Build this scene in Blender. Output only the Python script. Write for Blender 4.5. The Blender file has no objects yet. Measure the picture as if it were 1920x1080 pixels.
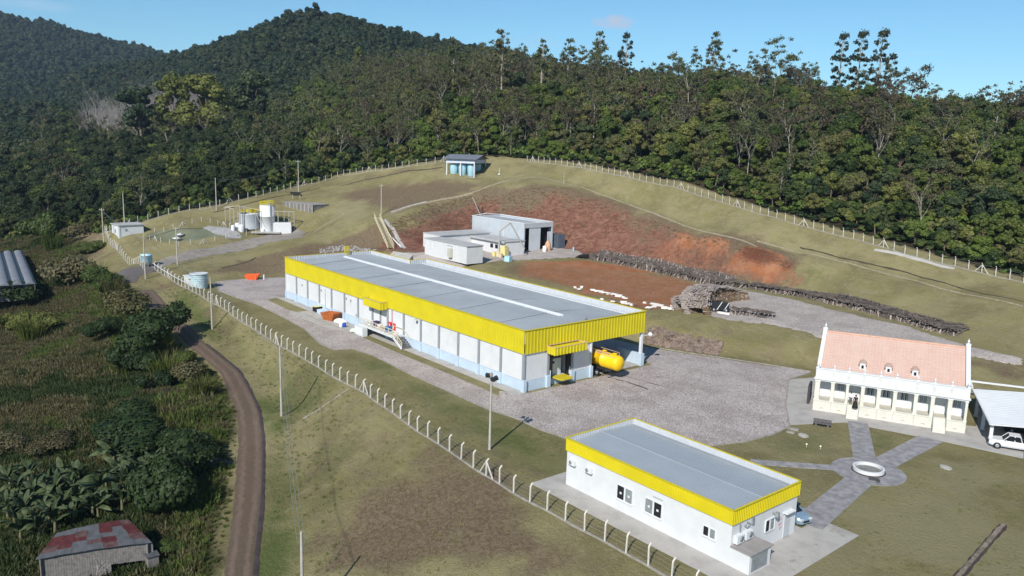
import bpy, bmesh, math, random
import numpy as np
from mathutils import Vector, Matrix
from mathutils.geometry import delaunay_2d_cdt, tessellate_polygon
SC = bpy.context.scene
COL = SC.collection
R_ = math.radians
random.seed(7)
rng = np.random.default_rng(7)

# ------------------------------------------------------------------ camera
CF, CPITCH, CROLL, CYAW, CH = 1505.36, 0.18234, 0.02957, math.pi - 0.69187, 34.0
_fw = np.array([math.cos(CYAW)*math.cos(CPITCH), math.sin(CYAW)*math.cos(CPITCH), -math.sin(CPITCH)])
_r0 = np.array([math.sin(CYAW), -math.cos(CYAW), 0.0])
_u0 = np.cross(_r0, _fw)
_R = _r0*math.cos(CROLL) + _u0*math.sin(CROLL)
_U = -_r0*math.sin(CROLL) + _u0*math.cos(CROLL)
CAM = np.array([0, 0, CH])
cd = bpy.data.cameras.new('camera')
cam = bpy.data.objects.new('camera', cd)
COL.objects.link(cam)
cam.matrix_world = Matrix(((_R[0], _U[0], -_fw[0], 0), (_R[1], _U[1], -_fw[1], 0), (_R[2], _U[2], -_fw[2], CH), (0, 0, 0, 1)))
cd.sensor_width = 36
cd.lens = CF/1920*36
cd.clip_start = 0.5
cd.clip_end = 9000
SC.camera = cam

# ------------------------------------------------------------------ sky, sun, exposure
SUN_AZ, SUN_EL = math.atan2(-0.883, 0.469), R_(37)        # direction towards the sun
w = bpy.data.worlds.new('World')
SC.world = w
w.use_nodes = True
nt = w.node_tree
bgn = nt.nodes['Background']
sky = nt.nodes.new('ShaderNodeTexSky')
sky.sky_type = 'NISHITA'
sky.sun_disc = False
sky.sun_elevation = SUN_EL
sky.sun_rotation = math.pi/2 - SUN_AZ
sky.altitude = 900
sky.air_density = 1.0
sky.dust_density = 0.0
sky.ozone_density = 5.0
bgn.inputs['Strength'].default_value = 0.10
# one small flat cloud and a few faint wisps, far off in the sky
def cloud_mask(center, su, sv, thr, soft, scale, seed):
    d = np.array(center, float); d /= np.linalg.norm(d)
    t = nt.nodes.new('ShaderNodeTexCoord')
    side = np.cross(d, [0, 0, 1]); side /= np.linalg.norm(side)
    def dot(v):
        n = nt.nodes.new('ShaderNodeVectorMath'); n.operation = 'DOT_PRODUCT'
        nt.links.new(t.outputs['Generated'], n.inputs[0]); n.inputs[1].default_value = v
        return n.outputs['Value']
    def m(op, a, b=0.0, clamp=False):
        n = nt.nodes.new('ShaderNodeMath'); n.operation = op; n.use_clamp = clamp
        for i, q in enumerate((a, b)):
            if isinstance(q, (int, float)): n.inputs[i].default_value = q
            else: nt.links.new(q, n.inputs[i])
        return n.outputs[0]
    a = m('DIVIDE', dot(side), su)
    b = m('DIVIDE', m('SUBTRACT', dot((0, 0, 1)), float(d[2])), sv)
    r2 = m('ADD', m('MULTIPLY', a, a), m('MULTIPLY', b, b))
    fr = m('GREATER_THAN', dot(tuple(d)), 0)
    nz = nt.nodes.new('ShaderNodeTexNoise'); nz.inputs['Scale'].default_value = scale; nz.inputs['Detail'].default_value = 6
    mp = nt.nodes.new('ShaderNodeMapping'); mp.inputs['Location'].default_value = (seed, 0, 0); mp.inputs['Scale'].default_value = (1, 1, 2.5)
    nt.links.new(t.outputs['Generated'], mp.inputs[0]); nt.links.new(mp.outputs[0], nz.inputs[0])
    v = m('ADD', m('SUBTRACT', 1.0, r2), m('MULTIPLY', m('SUBTRACT', nz.outputs['Fac'], 0.5), 1.8))
    v = m('DIVIDE', m('SUBTRACT', v, thr), soft, True)
    return m('MULTIPLY', v, fr)
def pix_dir(u, v): return _fw + _R*(u-960)/CF - _U*(v-540)/CF
_tint = nt.nodes.new('ShaderNodeMix'); _tint.data_type = 'RGBA'; _tint.blend_type = 'MULTIPLY'; _tint.inputs['Factor'].default_value = 1; nt.links.new(sky.outputs[0], _tint.inputs['A']); _tint.inputs['B'].default_value = (.74, .96, .93, 1)
prev = _tint.outputs['Result']
for (u, v, su, sv, thr, soft, sc, seed, amt, colr) in [
        (1153, 41, .029, .0105, .15, .9, 60, 3, .75, (4.6, 4.7, 5.6)),
        (1010, 78, .04, .010, .25, 1.2, 40, 5, .16, (4.6, 4.8, 5.6)),
        (60, 8, .06, .007, .2, 1.2, 25, 8, .22, (5.5, 6.2, 7.2)),
        (1700, 100, .05, .0025, .2, 1.2, 25, 9, .14, (6, 6.6, 7.4))]:
    mk = cloud_mask(pix_dir(u, v), su, sv, thr, soft, sc, seed)
    ml = nt.nodes.new('ShaderNodeMath'); ml.operation = 'MULTIPLY'; ml.inputs[1].default_value = amt
    nt.links.new(mk, ml.inputs[0])
    mx = nt.nodes.new('ShaderNodeMix'); mx.data_type = 'RGBA'
    nt.links.new(ml.outputs[0], mx.inputs['Factor']); nt.links.new(prev, mx.inputs['A']); mx.inputs['B'].default_value = (*colr, 1)
    prev = mx.outputs['Result']
nt.links.new(prev, bgn.inputs['Color'])
sl = bpy.data.lights.new('sun', 'SUN')
sl.energy = 4.4
sl.angle = R_(0.53)
sl.color = (1.0, 0.955, 0.88)
so = bpy.data.objects.new('sun', sl)
COL.objects.link(so)
sd = Vector((math.cos(SUN_AZ)*math.cos(SUN_EL), math.sin(SUN_AZ)*math.cos(SUN_EL), math.sin(SUN_EL)))
so.rotation_euler = sd.to_track_quat('Z', 'Y').to_euler()
so.location = (60, -120, 120)
SC.view_settings.view_transform = 'Standard'
SC.view_settings.look = 'None'
SC.view_settings.exposure = 0.35
SC.view_settings.gamma = 1
SC.view_settings.use_curve_mapping = False
SC.render.engine = 'CYCLES'
SC.cycles.max_bounces = 6
SC.cycles.transparent_max_bounces = 8

# ------------------------------------------------------------------ pixel helpers (survey of the place)
def proj(P):
    P = np.asarray(P, float) - CAM; d = P @ _fw
    return 960 + CF*(P @ _R)/d, 540 - CF*(P @ _U)/d
def inv(u, v, z=0.0):
    d = pix_dir(u, v); return CAM + d*(z-CH)/d[2]
def pD(u, v, D): return CAM + pix_dir(u, v)*D
def pU(u, D, z):                       # column u, depth D, height z
    v = 540.0
    b = CAM + D*(_fw + _R*(u-960)/CF)
    return b - _U*((b[2]-z)/_U[2])
HZ = lambda u: 262.7 + 0.0296*(u-960)

# ------------------------------------------------------------------ mesh helpers
def tag(o, label=None, cat=None, group=None, kind=None):
    if label: o['label'] = label
    if cat: o['category'] = cat
    if group: o['group'] = group
    if kind: o['kind'] = kind
    return o
def empty(name, loc=(0, 0, 0), rz=0.0, label=None, cat=None, group=None):
    o = bpy.data.objects.new(name, None); COL.objects.link(o)
    o.empty_display_size = 0.3
    o.location = loc; o.rotation_euler = (0, 0, rz)
    return tag(o, label, cat, group)
class MB:
    def __init__(s): s.v = []; s.f = []; s.m = []; s.sm = []
    def add(s, vs, fs, mi=0, smooth=False):
        b = len(s.v); s.v += [tuple(float(c) for c in q) for q in vs]
        for f in fs: s.f.append([b+i for i in f]); s.m.append(mi); s.sm.append(smooth)
        return s
    def box(s, x0, y0, z0, x1, y1, z1, mi=0):
        return s.add([(x0, y0, z0), (x1, y0, z0), (x1, y1, z0), (x0, y1, z0), (x0, y0, z1), (x1, y0, z1), (x1, y1, z1), (x0, y1, z1)],
                     [(0, 3, 2, 1), (4, 5, 6, 7), (0, 1, 5, 4), (1, 2, 6, 5), (2, 3, 7, 6), (3, 0, 4, 7)], mi)
    def cbox(s, c, sz, rz=0, mi=0, rx=0, ry=0):
        M = Matrix.Rotation(rz, 3, 'Z') @ Matrix.Rotation(ry, 3, 'Y') @ Matrix.Rotation(rx, 3, 'X')
        vs = []
        for z in (-.5, .5):
            for x, y in ((-.5, -.5), (.5, -.5), (.5, .5), (-.5, .5)):
                q = M @ Vector((x*sz[0], y*sz[1], z*sz[2])); vs.append((c[0]+q.x, c[1]+q.y, c[2]+q.z))
        return s.add(vs, [(0, 3, 2, 1), (4, 5, 6, 7), (0, 1, 5, 4), (1, 2, 6, 5), (2, 3, 7, 6), (3, 0, 4, 7)], mi)
    def bar(s, a, b, wd, ht=None, mi=0):
        a = Vector(a); b = Vector(b); d = (b-a); L = d.length; d.normalize(); ht = ht or wd
        up = Vector((0, 0, 1)) if abs(d.z) < .95 else Vector((0, 1, 0))
        x = d.cross(up).normalized()*wd/2; y = x.normalized().cross(d)*ht/2
        vs = [a-x-y, a+x-y, a+x+y, a-x+y, b-x-y, b+x-y, b+x+y, b-x+y]
        return s.add(vs, [(3, 2, 1, 0), (4, 5, 6, 7), (0, 1, 5, 4), (1, 2, 6, 5), (2, 3, 7, 6), (3, 0, 4, 7)], mi)
    def tube(s, pts, rad, n=8, mi=0, cap=True, smooth=True):
        pts = [Vector(p) for p in pts]
        if isinstance(rad, (int, float)): rad = [rad]*len(pts)
        rings = []; ref = None
        for i, p in enumerate(pts):
            d = (pts[min(i+1, len(pts)-1)]-pts[max(i-1, 0)]).normalized()
            if ref is None: ref = Vector((1, 0, 0)) if abs(d.x) < .8 else Vector((0, 1, 0))
            x = (ref - d*ref.dot(d)).normalized(); ref = x; y = d.cross(x)
            rings.append([p + (x*math.cos(2*math.pi*k/n) + y*math.sin(2*math.pi*k/n))*rad[i] for k in range(n)])
        vs = [q for r in rings for q in r]; fs = []
        for i in range(len(pts)-1):
            for k in range(n): fs.append((i*n+k, i*n+(k+1) % n, (i+1)*n+(k+1) % n, (i+1)*n+k))
        s.add(vs, fs, mi, smooth)
        if cap:
            s.add(rings[0], [tuple(range(n-1, -1, -1))], mi); s.add(rings[-1], [tuple(range(n))], mi)
        return s
    def lathe(s, c, prof, n=20, mi=0, smooth=True):      # prof: (r,z)
        vs = []; fs = []
        for r, z in prof:
            for k in range(n): a = 2*math.pi*k/n; vs.append((c[0]+r*math.cos(a), c[1]+r*math.sin(a), c[2]+z))
        for i in range(len(prof)-1):
            for k in range(n): fs.append((i*n+k, i*n+(k+1) % n, (i+1)*n+(k+1) % n, (i+1)*n+k))
        s.add(vs, fs, mi, smooth)
        if prof[0][0] > .01 and abs(prof[0][1]-prof[1][1]) > 1e-4: s.add(vs[:n], [tuple(range(n-1, -1, -1))], mi)
        if prof[-1][0] > .01 and abs(prof[-1][1]-prof[-2][1]) > 1e-4: s.add(vs[-n:], [tuple(range(n))], mi)
        return s
    def prism(s, poly, z0, z1, mi=0):
        n = len(poly)
        ar = sum(poly[i][0]*poly[(i+1) % n][1]-poly[(i+1) % n][0]*poly[i][1] for i in range(n))
        if ar < 0: poly = poly[::-1]
        tri = tessellate_polygon([[Vector((p[0], p[1], 0)) for p in poly]])
        b = [(p[0], p[1], z0) for p in poly]; t = [(p[0], p[1], z1) for p in poly]
        fs = [(i, (i+1) % n, n+(i+1) % n, n+i) for i in range(n)]
        for a, c, d in tri:
            A, B, Cc = poly[a], poly[c], poly[d]
            if (B[0]-A[0])*(Cc[1]-A[1])-(B[1]-A[1])*(Cc[0]-A[0]) < 0: c, d = d, c
            fs.append((n+a, n+c, n+d)); fs.append((a, d, c))
        return s.add(b+t, fs, mi)
    def quad(s, a, b, c, d, mi=0): return s.add([a, b, c, d], [(0, 1, 2, 3)], mi)
    def corr(s, o, along, up, out, L, Hh, pitch=.5, depth=.05, mi=0, th=.0):
        # ribbed sheet: runs L along `along`, extruded Hh along `up`, ribs push towards `out`
        o = Vector(o); a = Vector(along).normalized(); u = Vector(up); n = Vector(out).normalized()
        k = max(1, int(round(L/pitch))); p = L/k; pr = []
        for i in range(k):
            for fx, fd in ((0, 0), (.55, 0), (.65, 1), (.9, 1)): pr.append((i*p+fx*p, fd*depth))
        pr.append((L, 0))
        vs = []
        for x, d in pr:
            vs.append(o + a*x + n*d); vs.append(o + a*x + n*d + u*Hh)
        fs = [(2*i, 2*i+2, 2*i+3, 2*i+1) for i in range(len(pr)-1)]
        if a.cross(u).dot(n) < 0: fs = [f[::-1] for f in fs]
        return s.add(vs, fs, mi)
    def mesh(s, name, mats=None):
        me = bpy.data.meshes.new(name); me.from_pydata(s.v, [], s.f)
        if mats:
            for mm in (mats if isinstance(mats, (list, tuple)) else [mats]): me.materials.append(mm)
        me.polygons.foreach_set('material_index', s.m); me.polygons.foreach_set('use_smooth', s.sm)
        me.update(); return me
    def build(s, name, mats, parent=None, loc=None, rz=0):
        o = bpy.data.objects.new(name, s.mesh(name, mats)); COL.objects.link(o)
        if parent is not None: o.parent = parent
        if loc is not None: o.location = loc
        if rz: o.rotation_euler = (0, 0, rz)
        return o
def inst(name, me, parent=None, loc=(0, 0, 0), rot=(0, 0, 0), sc=(1, 1, 1)):
    o = bpy.data.objects.new(name, me); COL.objects.link(o)
    if parent is not None: o.parent = parent
    o.location = loc; o.rotation_euler = rot; o.scale = sc if not isinstance(sc, (int, float)) else (sc, sc, sc)
    return o

# ------------------------------------------------------------------ materials
class NT:
    def __init__(s, name):
        s.mat = bpy.data.materials.new(name); s.mat.use_nodes = True; s.t = s.mat.node_tree; s.b = s.t.nodes['Principled BSDF']
        s.b.inputs['Specular IOR Level'].default_value = .35
    def n(s, ty, **kw):
        q = s.t.nodes.new(ty)
        for k, v in kw.items(): setattr(q, k, v)
        return q
    def l(s, a, b): s.t.links.new(a, b)
    def val(s, inp, q):
        if isinstance(q, (int, float)): inp.default_value = q
        elif isinstance(q, (tuple, list)): inp.default_value = (*q, 1) if len(q) == 3 and inp.type == 'RGBA' else q
        else: s.l(q, inp)
    def math(s, op, a, b=0.0, clamp=False):
        q = s.n('ShaderNodeMath', operation=op, use_clamp=clamp); s.val(q.inputs[0], a); s.val(q.inputs[1], b); return q.outputs[0]
    def mix(s, fac, a, b, blend='MIX'):
        q = s.n('ShaderNodeMix', data_type='RGBA', blend_type=blend); s.val(q.inputs['Factor'], fac); s.val(q.inputs['A'], a); s.val(q.inputs['B'], b); return q.outputs['Result']
    def coord(s, which='Object'): return s.n('ShaderNodeTexCoord').outputs[which]
    def noise(s, scale, detail=5, rough=.55, vec=None, sc=None, dist=0):
        q = s.n('ShaderNodeTexNoise'); q.inputs['Scale'].default_value = scale; q.inputs['Detail'].default_value = detail; q.inputs['Roughness'].default_value = rough; q.inputs['Distortion'].default_value = dist
        vec = vec or s.coord()
        if sc: mp = s.n('ShaderNodeMapping'); mp.inputs['Scale'].default_value = sc; s.l(vec, mp.inputs[0]); vec = mp.outputs[0]
        s.l(vec, q.inputs['Vector']); return q.outputs['Fac']
    def ramp(s, fac, lo, hi):
        q = s.n('ShaderNodeMapRange', interpolation_type='SMOOTHSTEP'); s.l(fac, q.inputs[0]); q.inputs[1].default_value = lo; q.inputs[2].default_value = hi; return q.outputs[0]
    def attr(s, name, out='Fac'):
        q = s.n('ShaderNodeAttribute', attribute_name=name); return q.outputs[out]
    def bump(s, h, strength=.3, dist=.05):
        q = s.n('ShaderNodeBump'); q.inputs['Strength'].default_value = strength; q.inputs['Distance'].default_value = dist; s.l(h, q.inputs['Height']); s.l(q.outputs[0], s.b.inputs['Normal'])
    def out(s, color=None, rough=None, metal=None):
        if color is not None: s.val(s.b.inputs['Base Color'], color)
        if rough is not None: s.val(s.b.inputs['Roughness'], rough)
        if metal is not None: s.val(s.b.inputs['Metallic'], metal)
        return s.mat
_mats = {}
def mat(name, c, rough=.6, var=.12, scale=1.5, dirt=0.0, dirtc=(.12, .09, .07), metal=0.0, bump=0.0, bscale=30, spec=None, streak=False):
    if name in _mats: return _mats[name]
    t = NT(name); nz = t.noise(scale, 6, .6)
    f = t.ramp(nz, .3, .7)
    a = tuple(x*(1-var) for x in c); b = tuple(min(1, x*(1+var*.6)) for x in c)
    col = t.mix(f, a, b)
    if dirt:
        g = t.noise(scale*.6+.2, 8, .7, sc=(1, 1, .25) if streak else None)
        col = t.mix(t.math('MULTIPLY', t.ramp(g, .52, .78), dirt), col, dirtc)
    if bump: t.bump(t.noise(bscale, 4), bump, .02)
    if spec is not None: t.b.inputs['Specular IOR Level'].default_value = spec
    _mats[name] = t.out(col, rough, metal); return _mats[name]

# ------------------------------------------------------------------ terrain survey: control lines -> triangulated surface -> grid
CP = []          # points
CE = []          # constrained edges
def line(pts, closed=False):
    b = len(CP)
    for p in pts: CP.append(tuple(float(c) for c in p))
    for i in range(len(pts)-1): CE.append((b+i, b+i+1))
    if closed: CE.append((b+len(pts)-1, b))
def pt(*ps):
    for p in ps: CP.append(tuple(float(c) for c in p))
FENCE_FRONT = [(40, 44, -.1), (-10, 46.4, -.05), (-37.6, 47.9, 0), (-56.1, 47.7, 0), (-76, 49.2, 0), (-92.8, 51.5, 0), (-125, 52.8, 0.05), (-140, 53.6, .25), (-155.6, 54.2, .6), (-180, 54.5, 1.0), (-201.3, 54.5, 1.5)]
line(FENCE_FRONT)
line([(p[0], p[1]+2.2, p[2]*.5) for p in FENCE_FRONT[:8]])
RDZ = [(244, 516, .8), (273, 544, -.7), (294, 570, -1.4), (321, 596, -2.1), (370, 647, -3.2), (433, 700, -4.4), (466, 770, -5.4), (471, 830, -6), (469, 890, -6.5), (463, 960, -6.9), (448, 1070, -7.5)]
RDZ = [tuple(inv(u, v, z)) for u, v, z in RDZ]
RDZ = [(-200, 49.3, 1.2)] + RDZ[0:] + [(-62, 22, -7.8), (-48, 12, -8.2), (-20, 2, -9), (30, -10, -10)]
def offs(pl, d, dz=0):
    out = []
    for i, p in enumerate(pl):
        a = np.array(pl[max(0, i-1)][:2]); b = np.array(pl[min(len(pl)-1, i+1)][:2]); t = (b-a)/np.linalg.norm(b-a)
        out.append((p[0]-t[1]*d, p[1]+t[0]*d, p[2]+dz))
    return out
line(offs(RDZ[1:], 2.1)); line(offs(RDZ[1:], -2.1))
line(offs(RDZ[2:], 5.5, .15)); line(offs(RDZ[2:], -6, -.6))
pt(inv(528, 780, -3.5), inv(600, 735, -2.4), inv(560, 1000, -6.2), inv(700, 900, -2.9), inv(900, 1060, -2.3), (-45, 38, -2.6), (-20, 36, -3), (30, 30, -4))
# field on the left
for u, v, z in [(300, 700, -5.6), (350, 850, -7.8), (200, 950, -9), (100, 1075, -10), (0, 900, -10), (0, 700, -9), (100, 600, -7), (0, 560, -7), (150, 520, -3), (100, 455, -1.5), (0, 450, -4), (-200, 600, -9), (-200, 900, -12), (-300, 450, -6), (200, 600, -4.5), (230, 1075, -9.4), (330, 1075, -8.6), (190, 470, .5)]:
    pt(inv(u, v, z))
pt((-30, -20, -12), (0, -60, -14), (60, -40, -12), (-120, -60, -16), (60, 10, -8))
# flat yard
line([(-150, 60, 0), (-150, 56.5, .2)])
line([(60, 60, 0), (60, 125, 0)])
L0 = [inv(410, 524, .3), inv(470, 521, .3), inv(530, 519, .3), (-171, 84, .3), (-163, 97.5, .3), (-140, 100, 0), (-112, 101.5, 0), inv(1215, 660, 0), inv(1290, 668, 0), inv(1360, 678, 0), inv(1440, 690, 0), inv(1520, 700, .0), (-53, 112, 0), (-35, 121, 0), (0, 128, 0), (60, 130, 0)]
line(L0)
pt((-150, 62, 0), (-160, 60, .3), (-172, 62, .3), (-185, 60, .5), (-60, 80, 0), (-20, 80, 0), (30, 80, 0), (-110, 60, 0))
# upper yard edge (top of the grass slope) and wood-yard floor
UY = [(-168, 108, 5.0), (-150, 112, 4.6), (-135, 113, 4.4), (-118, 113.5, 4.2), inv(1215, 588, 4.1), inv(1290, 592, 4), inv(1360, 598, 4), inv(1440, 604, 4), inv(1530, 628, 4), inv(1640, 645, 3.9), inv(1760, 655, 3.7), inv(1910, 676, 3.3), inv(2200, 720, 3)]
line(UY)
pt((-160, 104, 2.5), (-172, 100, 2.5))
UB = [inv(715, 470, 5.6), inv(765, 462, 6), pU(830, 216, 6.2), pU(900, 224, 6.2), pU(1000, 216, 6.1), inv(1045, 463, 6), inv(1100, 470, 5.8), inv(1200, 485, 5.3), inv(1300, 505, 5), inv(1400, 530, 4.7), inv(1480, 545, 4.5), inv(1600, 578, 4.2), inv(1700, 603, 4.1), inv(1790, 628, 4), inv(1900, 655, 3.8), inv(2200, 705, 3.6)]
line(UB)
BT = [pD(715, 407, 220), pD(760, 395, 226), pD(800, 380, 232), pD(880, 362, 240), pD(940, 352, 240), pD(1000, 349, 236), pD(1050, 355, 230), pD(1100, 374, 224), pD(1200, 404, 213), pD(1300, 438, 197), pD(1400, 467, 179), pD(1480, 488, 174)]
line(BT)
BN = [pD(940, 338, 247), pD(1000, 334, 243), pD(1050, 341, 238), pD(1100, 354, 232), pD(1200, 391, 217), pD(1300, 428, 201), pD(1400, 454, 183), pD(1480, 475, 178), pD(1600, 500, 166), pD(1700, 524, 158), pD(1790, 545, 150), pD(1900, 567, 140), pD(2200, 632, 120)]
line(BN)
line([(p[0]-.51*2.5, p[1]+.86*2.5, p[2]+.15) for p in BN])
FENCE_RIDGE = [pD(640, 331, 280), pD(700, 320, 272), pD(772, 310, 263), pD(825, 303, 264), pD(880, 299.5, 267), pD(925, 297.5, 266), pD(985, 302, 260), pD(1050, 309, 250), pD(1100, 315.5, 242), pD(1200, 334, 226), pD(1257, 346, 218), pD(1300, 360, 212), pD(1400, 392, 197), pD(1480, 415, 187), pD(1540, 432, 181), pD(1600, 446, 175), pD(1695, 473, 165), pD(1790, 498, 158), pD(1905, 526, 150), pD(2200, 600, 132)]
line(FENCE_RIDGE)
FENCE_LEFT = [inv(196, 434, 4.4), pD(215, 432, 227), pD(262, 415, 234), pD(309, 402.5, 238), pD(400, 387, 243), pD(474, 370, 250), pD(560, 351, 266), pD(600, 342, 272), pD(640, 331, 280)]
line(FENCE_LEFT)
# terraces on the left
line([inv(240, 495, 2), inv(300, 494, 1.9), inv(330, 487, 2.1), inv(400, 467, 2.9), inv(470, 452, 4), inv(520, 440, 5.2), inv(570, 440, 5.3)])
line([inv(335, 503, 1.7), inv(450, 484, 2.3), pD(560, 455, 210), pD(610, 437, 218), pD(660, 420, 221), pD(700, 412, 219)])
pt(inv(240, 450, 3.6), inv(300, 450, 3.4), pD(340, 430, 226), pD(430, 430, 226), pD(380, 450, 218), pD(450, 415, 236), pD(560, 420, 236), pD(580, 398, 240), pD(540, 378, 250), pD(640, 390, 238), pD(690, 360, 252), pD(720, 345, 258), pD(640, 405, 230), pD(760, 350, 252), pD(640, 350, 265))
pt(pD(850, 333, 251), pD(930, 331, 252), pD(880, 322, 257))
pt((-176, 92, 2.0), (-182, 84, 2.2), inv(600, 480, 3.2), inv(650, 470, 4.2))
# wooded slopes beyond the fences
for u, lst in {2200: [(150, 12), (180, 24), (220, 36), (300, 36), (500, 20)], 1920: [(160, 13), (175, 19), (205, 32), (238, 41), (300, 40), (500, 20)], 1700: [(175, 17), (190, 23), (225, 35), (262, 43), (330, 42), (550, 20)],
               1450: [(202, 22), (225, 31), (255, 41), (300, 51), (380, 48), (600, 30)], 1200: [(238, 28), (262, 36), (295, 45), (335, 52), (420, 48), (650, 40)],
               1000: [(270, 30), (300, 38), (340, 48), (390, 57), (480, 56), (700, 80)], 850: [(275, 29), (305, 36), (360, 50), (430, 64), (550, 82)], 700: [(284, 24), (310, 28), (360, 38), (450, 56), (560, 78)],
               550: [(283, 18), (310, 21), (360, 28), (450, 42), (550, 58), (650, 70)], 400: [(258, 12), (290, 14), (360, 20), (450, 32), (550, 46), (640, 54)],
               200: [(245, 2), (330, 6), (430, 18), (520, 29), (620, 40), (720, 44)], 0: [(300, -4), (360, 1), (450, 12), (560, 26), (660, 42), (760, 44)], -400: [(300, -6), (450, 8), (660, 36), (800, 50)]}.items():
    for D, z in lst: pt(pU(u, D, z))
line([pD(u, v, D) - np.array([0, 0, 9]) for u, v, D in [(-100, 190, 1250), (60, 160, 1150), (180, 130, 1080), (300, 106, 1000), (360, 92, 940), (430, 68, 890), (480, 50, 870), (520, 30, 860), (560, 15, 855), (590, 11, 850), (640, 20, 850), (700, 44, 840), (760, 68, 830), (820, 86, 815), (900, 105, 800), (1000, 125, 790), (1200, 160, 800), (1600, 220, 900)]])
for u, lst in {250: [(850, 60), (950, 78)], 100: [(850, 46), (1000, 60)], -150: [(900, 50), (1100, 80)], 400: [(740, 76), (820, 100)], 520: [(740, 96), (800, 125)], 600: [(700, 96), (770, 125)], 700: [(680, 100), (760, 128)], 800: [(680, 92), (760, 110)]}.items():
    for D, z in lst: pt(pU(u, D, z))
line([pD(u, v, D) - np.array([0, 0, 8]) for u, v, D in [(-500, -90, 1700), (-200, -35, 1700), (0, 26, 1650), (60, 38, 1650), (130, 62, 1620), (200, 86, 1600), (260, 97, 1600), (310, 105, 1650), (420, 130, 1750), (700, 170, 2000)]])
for u, lst in {-300: [(1300, 150)], 0: [(1300, 90), (1450, 170)], 150: [(1350, 90), (1480, 140)], 250: [(1400, 100)]}.items():
    for D, z in lst: pt(pU(u, D, z))
for a in range(0, 360, 20): pt((4200*math.cos(R_(a)), 4200*math.sin(R_(a)), -5), (2600*math.cos(R_(a+10)), 2600*math.sin(R_(a+10)), 0))
for q in [(300, 0), (300, 300), (0, -300), (-300, -300), (-500, -150), (300, -300), (100, 220), (200, 100)]: pt((q[0], q[1], -8 if q[1] < 150 else 15))

res = delaunay_2d_cdt([Vector(p[:2]) for p in CP], CE, [], 0, 0.05, True)
tv = np.array([tuple(v) for v in res[0]]); tf = np.array([f for f in res[2] if len(f) == 3])
tz = np.zeros(len(tv)); cpa = np.array(CP)
for i, o in enumerate(res[3]):
    if len(o): tz[i] = cpa[list(o), 2].mean()
    else:                                     # crossing of two control lines: nearest controls
        d = np.linalg.norm(cpa[:, :2]-tv[i], axis=1); k = np.argsort(d)[:3]; tz[i] = np.average(cpa[k, 2], weights=1/(d[k]+.1))
def tin(X, Y):
    shp = X.shape; X = X.ravel(); Y = Y.ravel(); Z = np.full(X.shape, -6.0)
    order = np.argsort(X, kind='stable'); Xs = X[order]
    for a, b, c in tf:
        pa, pb, pc = tv[a], tv[b], tv[c]
        x0 = min(pa[0], pb[0], pc[0]); x1 = max(pa[0], pb[0], pc[0]); y0 = min(pa[1], pb[1], pc[1]); y1 = max(pa[1], pb[1], pc[1])
        i0, i1 = np.searchsorted(Xs, (x0, x1+1e-9)); ids = order[i0:i1]
        ids = ids[(Y[ids] >= y0) & (Y[ids] <= y1)]
        if not len(ids): continue
        dt = (pb[1]-pc[1])*(pa[0]-pc[0])+(pc[0]-pb[0])*(pa[1]-pc[1])
        if abs(dt) < 1e-9: continue
        l0 = ((pb[1]-pc[1])*(X[ids]-pc[0])+(pc[0]-pb[0])*(Y[ids]-pc[1]))/dt
        l1 = ((pc[1]-pa[1])*(X[ids]-pc[0])+(pa[0]-pc[0])*(Y[ids]-pc[1]))/dt
        l2 = 1-l0-l1; k = (l0 >= -1e-6) & (l1 >= -1e-6) & (l2 >= -1e-6)
        Z[ids[k]] = l0[k]*tz[a]+l1[k]*tz[b]+l2[k]*tz[c]
    return Z.reshape(shp)
GX0, GX1, GY0, GY1, GS = -330.0, 30.0, -40.0, 260.0, 1.0
gx = np.arange(GX0, GX1+.1, GS); gy = np.arange(GY0, GY1+.1, GS)
NX, NY = len(gx), len(gy)
GXX, GYY = np.meshgrid(gx, gy, indexing='ij')
GZ = tin(GXX, GYY)
def blur(A, n=1):
    for _ in range(n):
        P = np.pad(A, 1, mode='edge'); A = (P[:-2, 1:-1]+P[2:, 1:-1]+2*P[1:-1, 1:-1])/4
        P = np.pad(A, 1, mode='edge'); A = (P[1:-1, :-2]+P[1:-1, 2:]+2*P[1:-1, 1:-1])/4
    return A
GZ = blur(GZ, 3)
GZ[np.abs(GZ) < .02] = 0
def _pip(): pass
def pip(X, Y, poly):
    inside = np.zeros(X.shape, bool); n = len(poly)
    for i in range(n):
        x1, y1 = poly[i][:2]; x2, y2 = poly[(i+1) % n][:2]
        if y1 == y2: continue
        c = ((y1 > Y) != (y2 > Y)) & (X < (x2-x1)*(Y-y1)/(y2-y1)+x1); inside ^= c
    return inside
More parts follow.
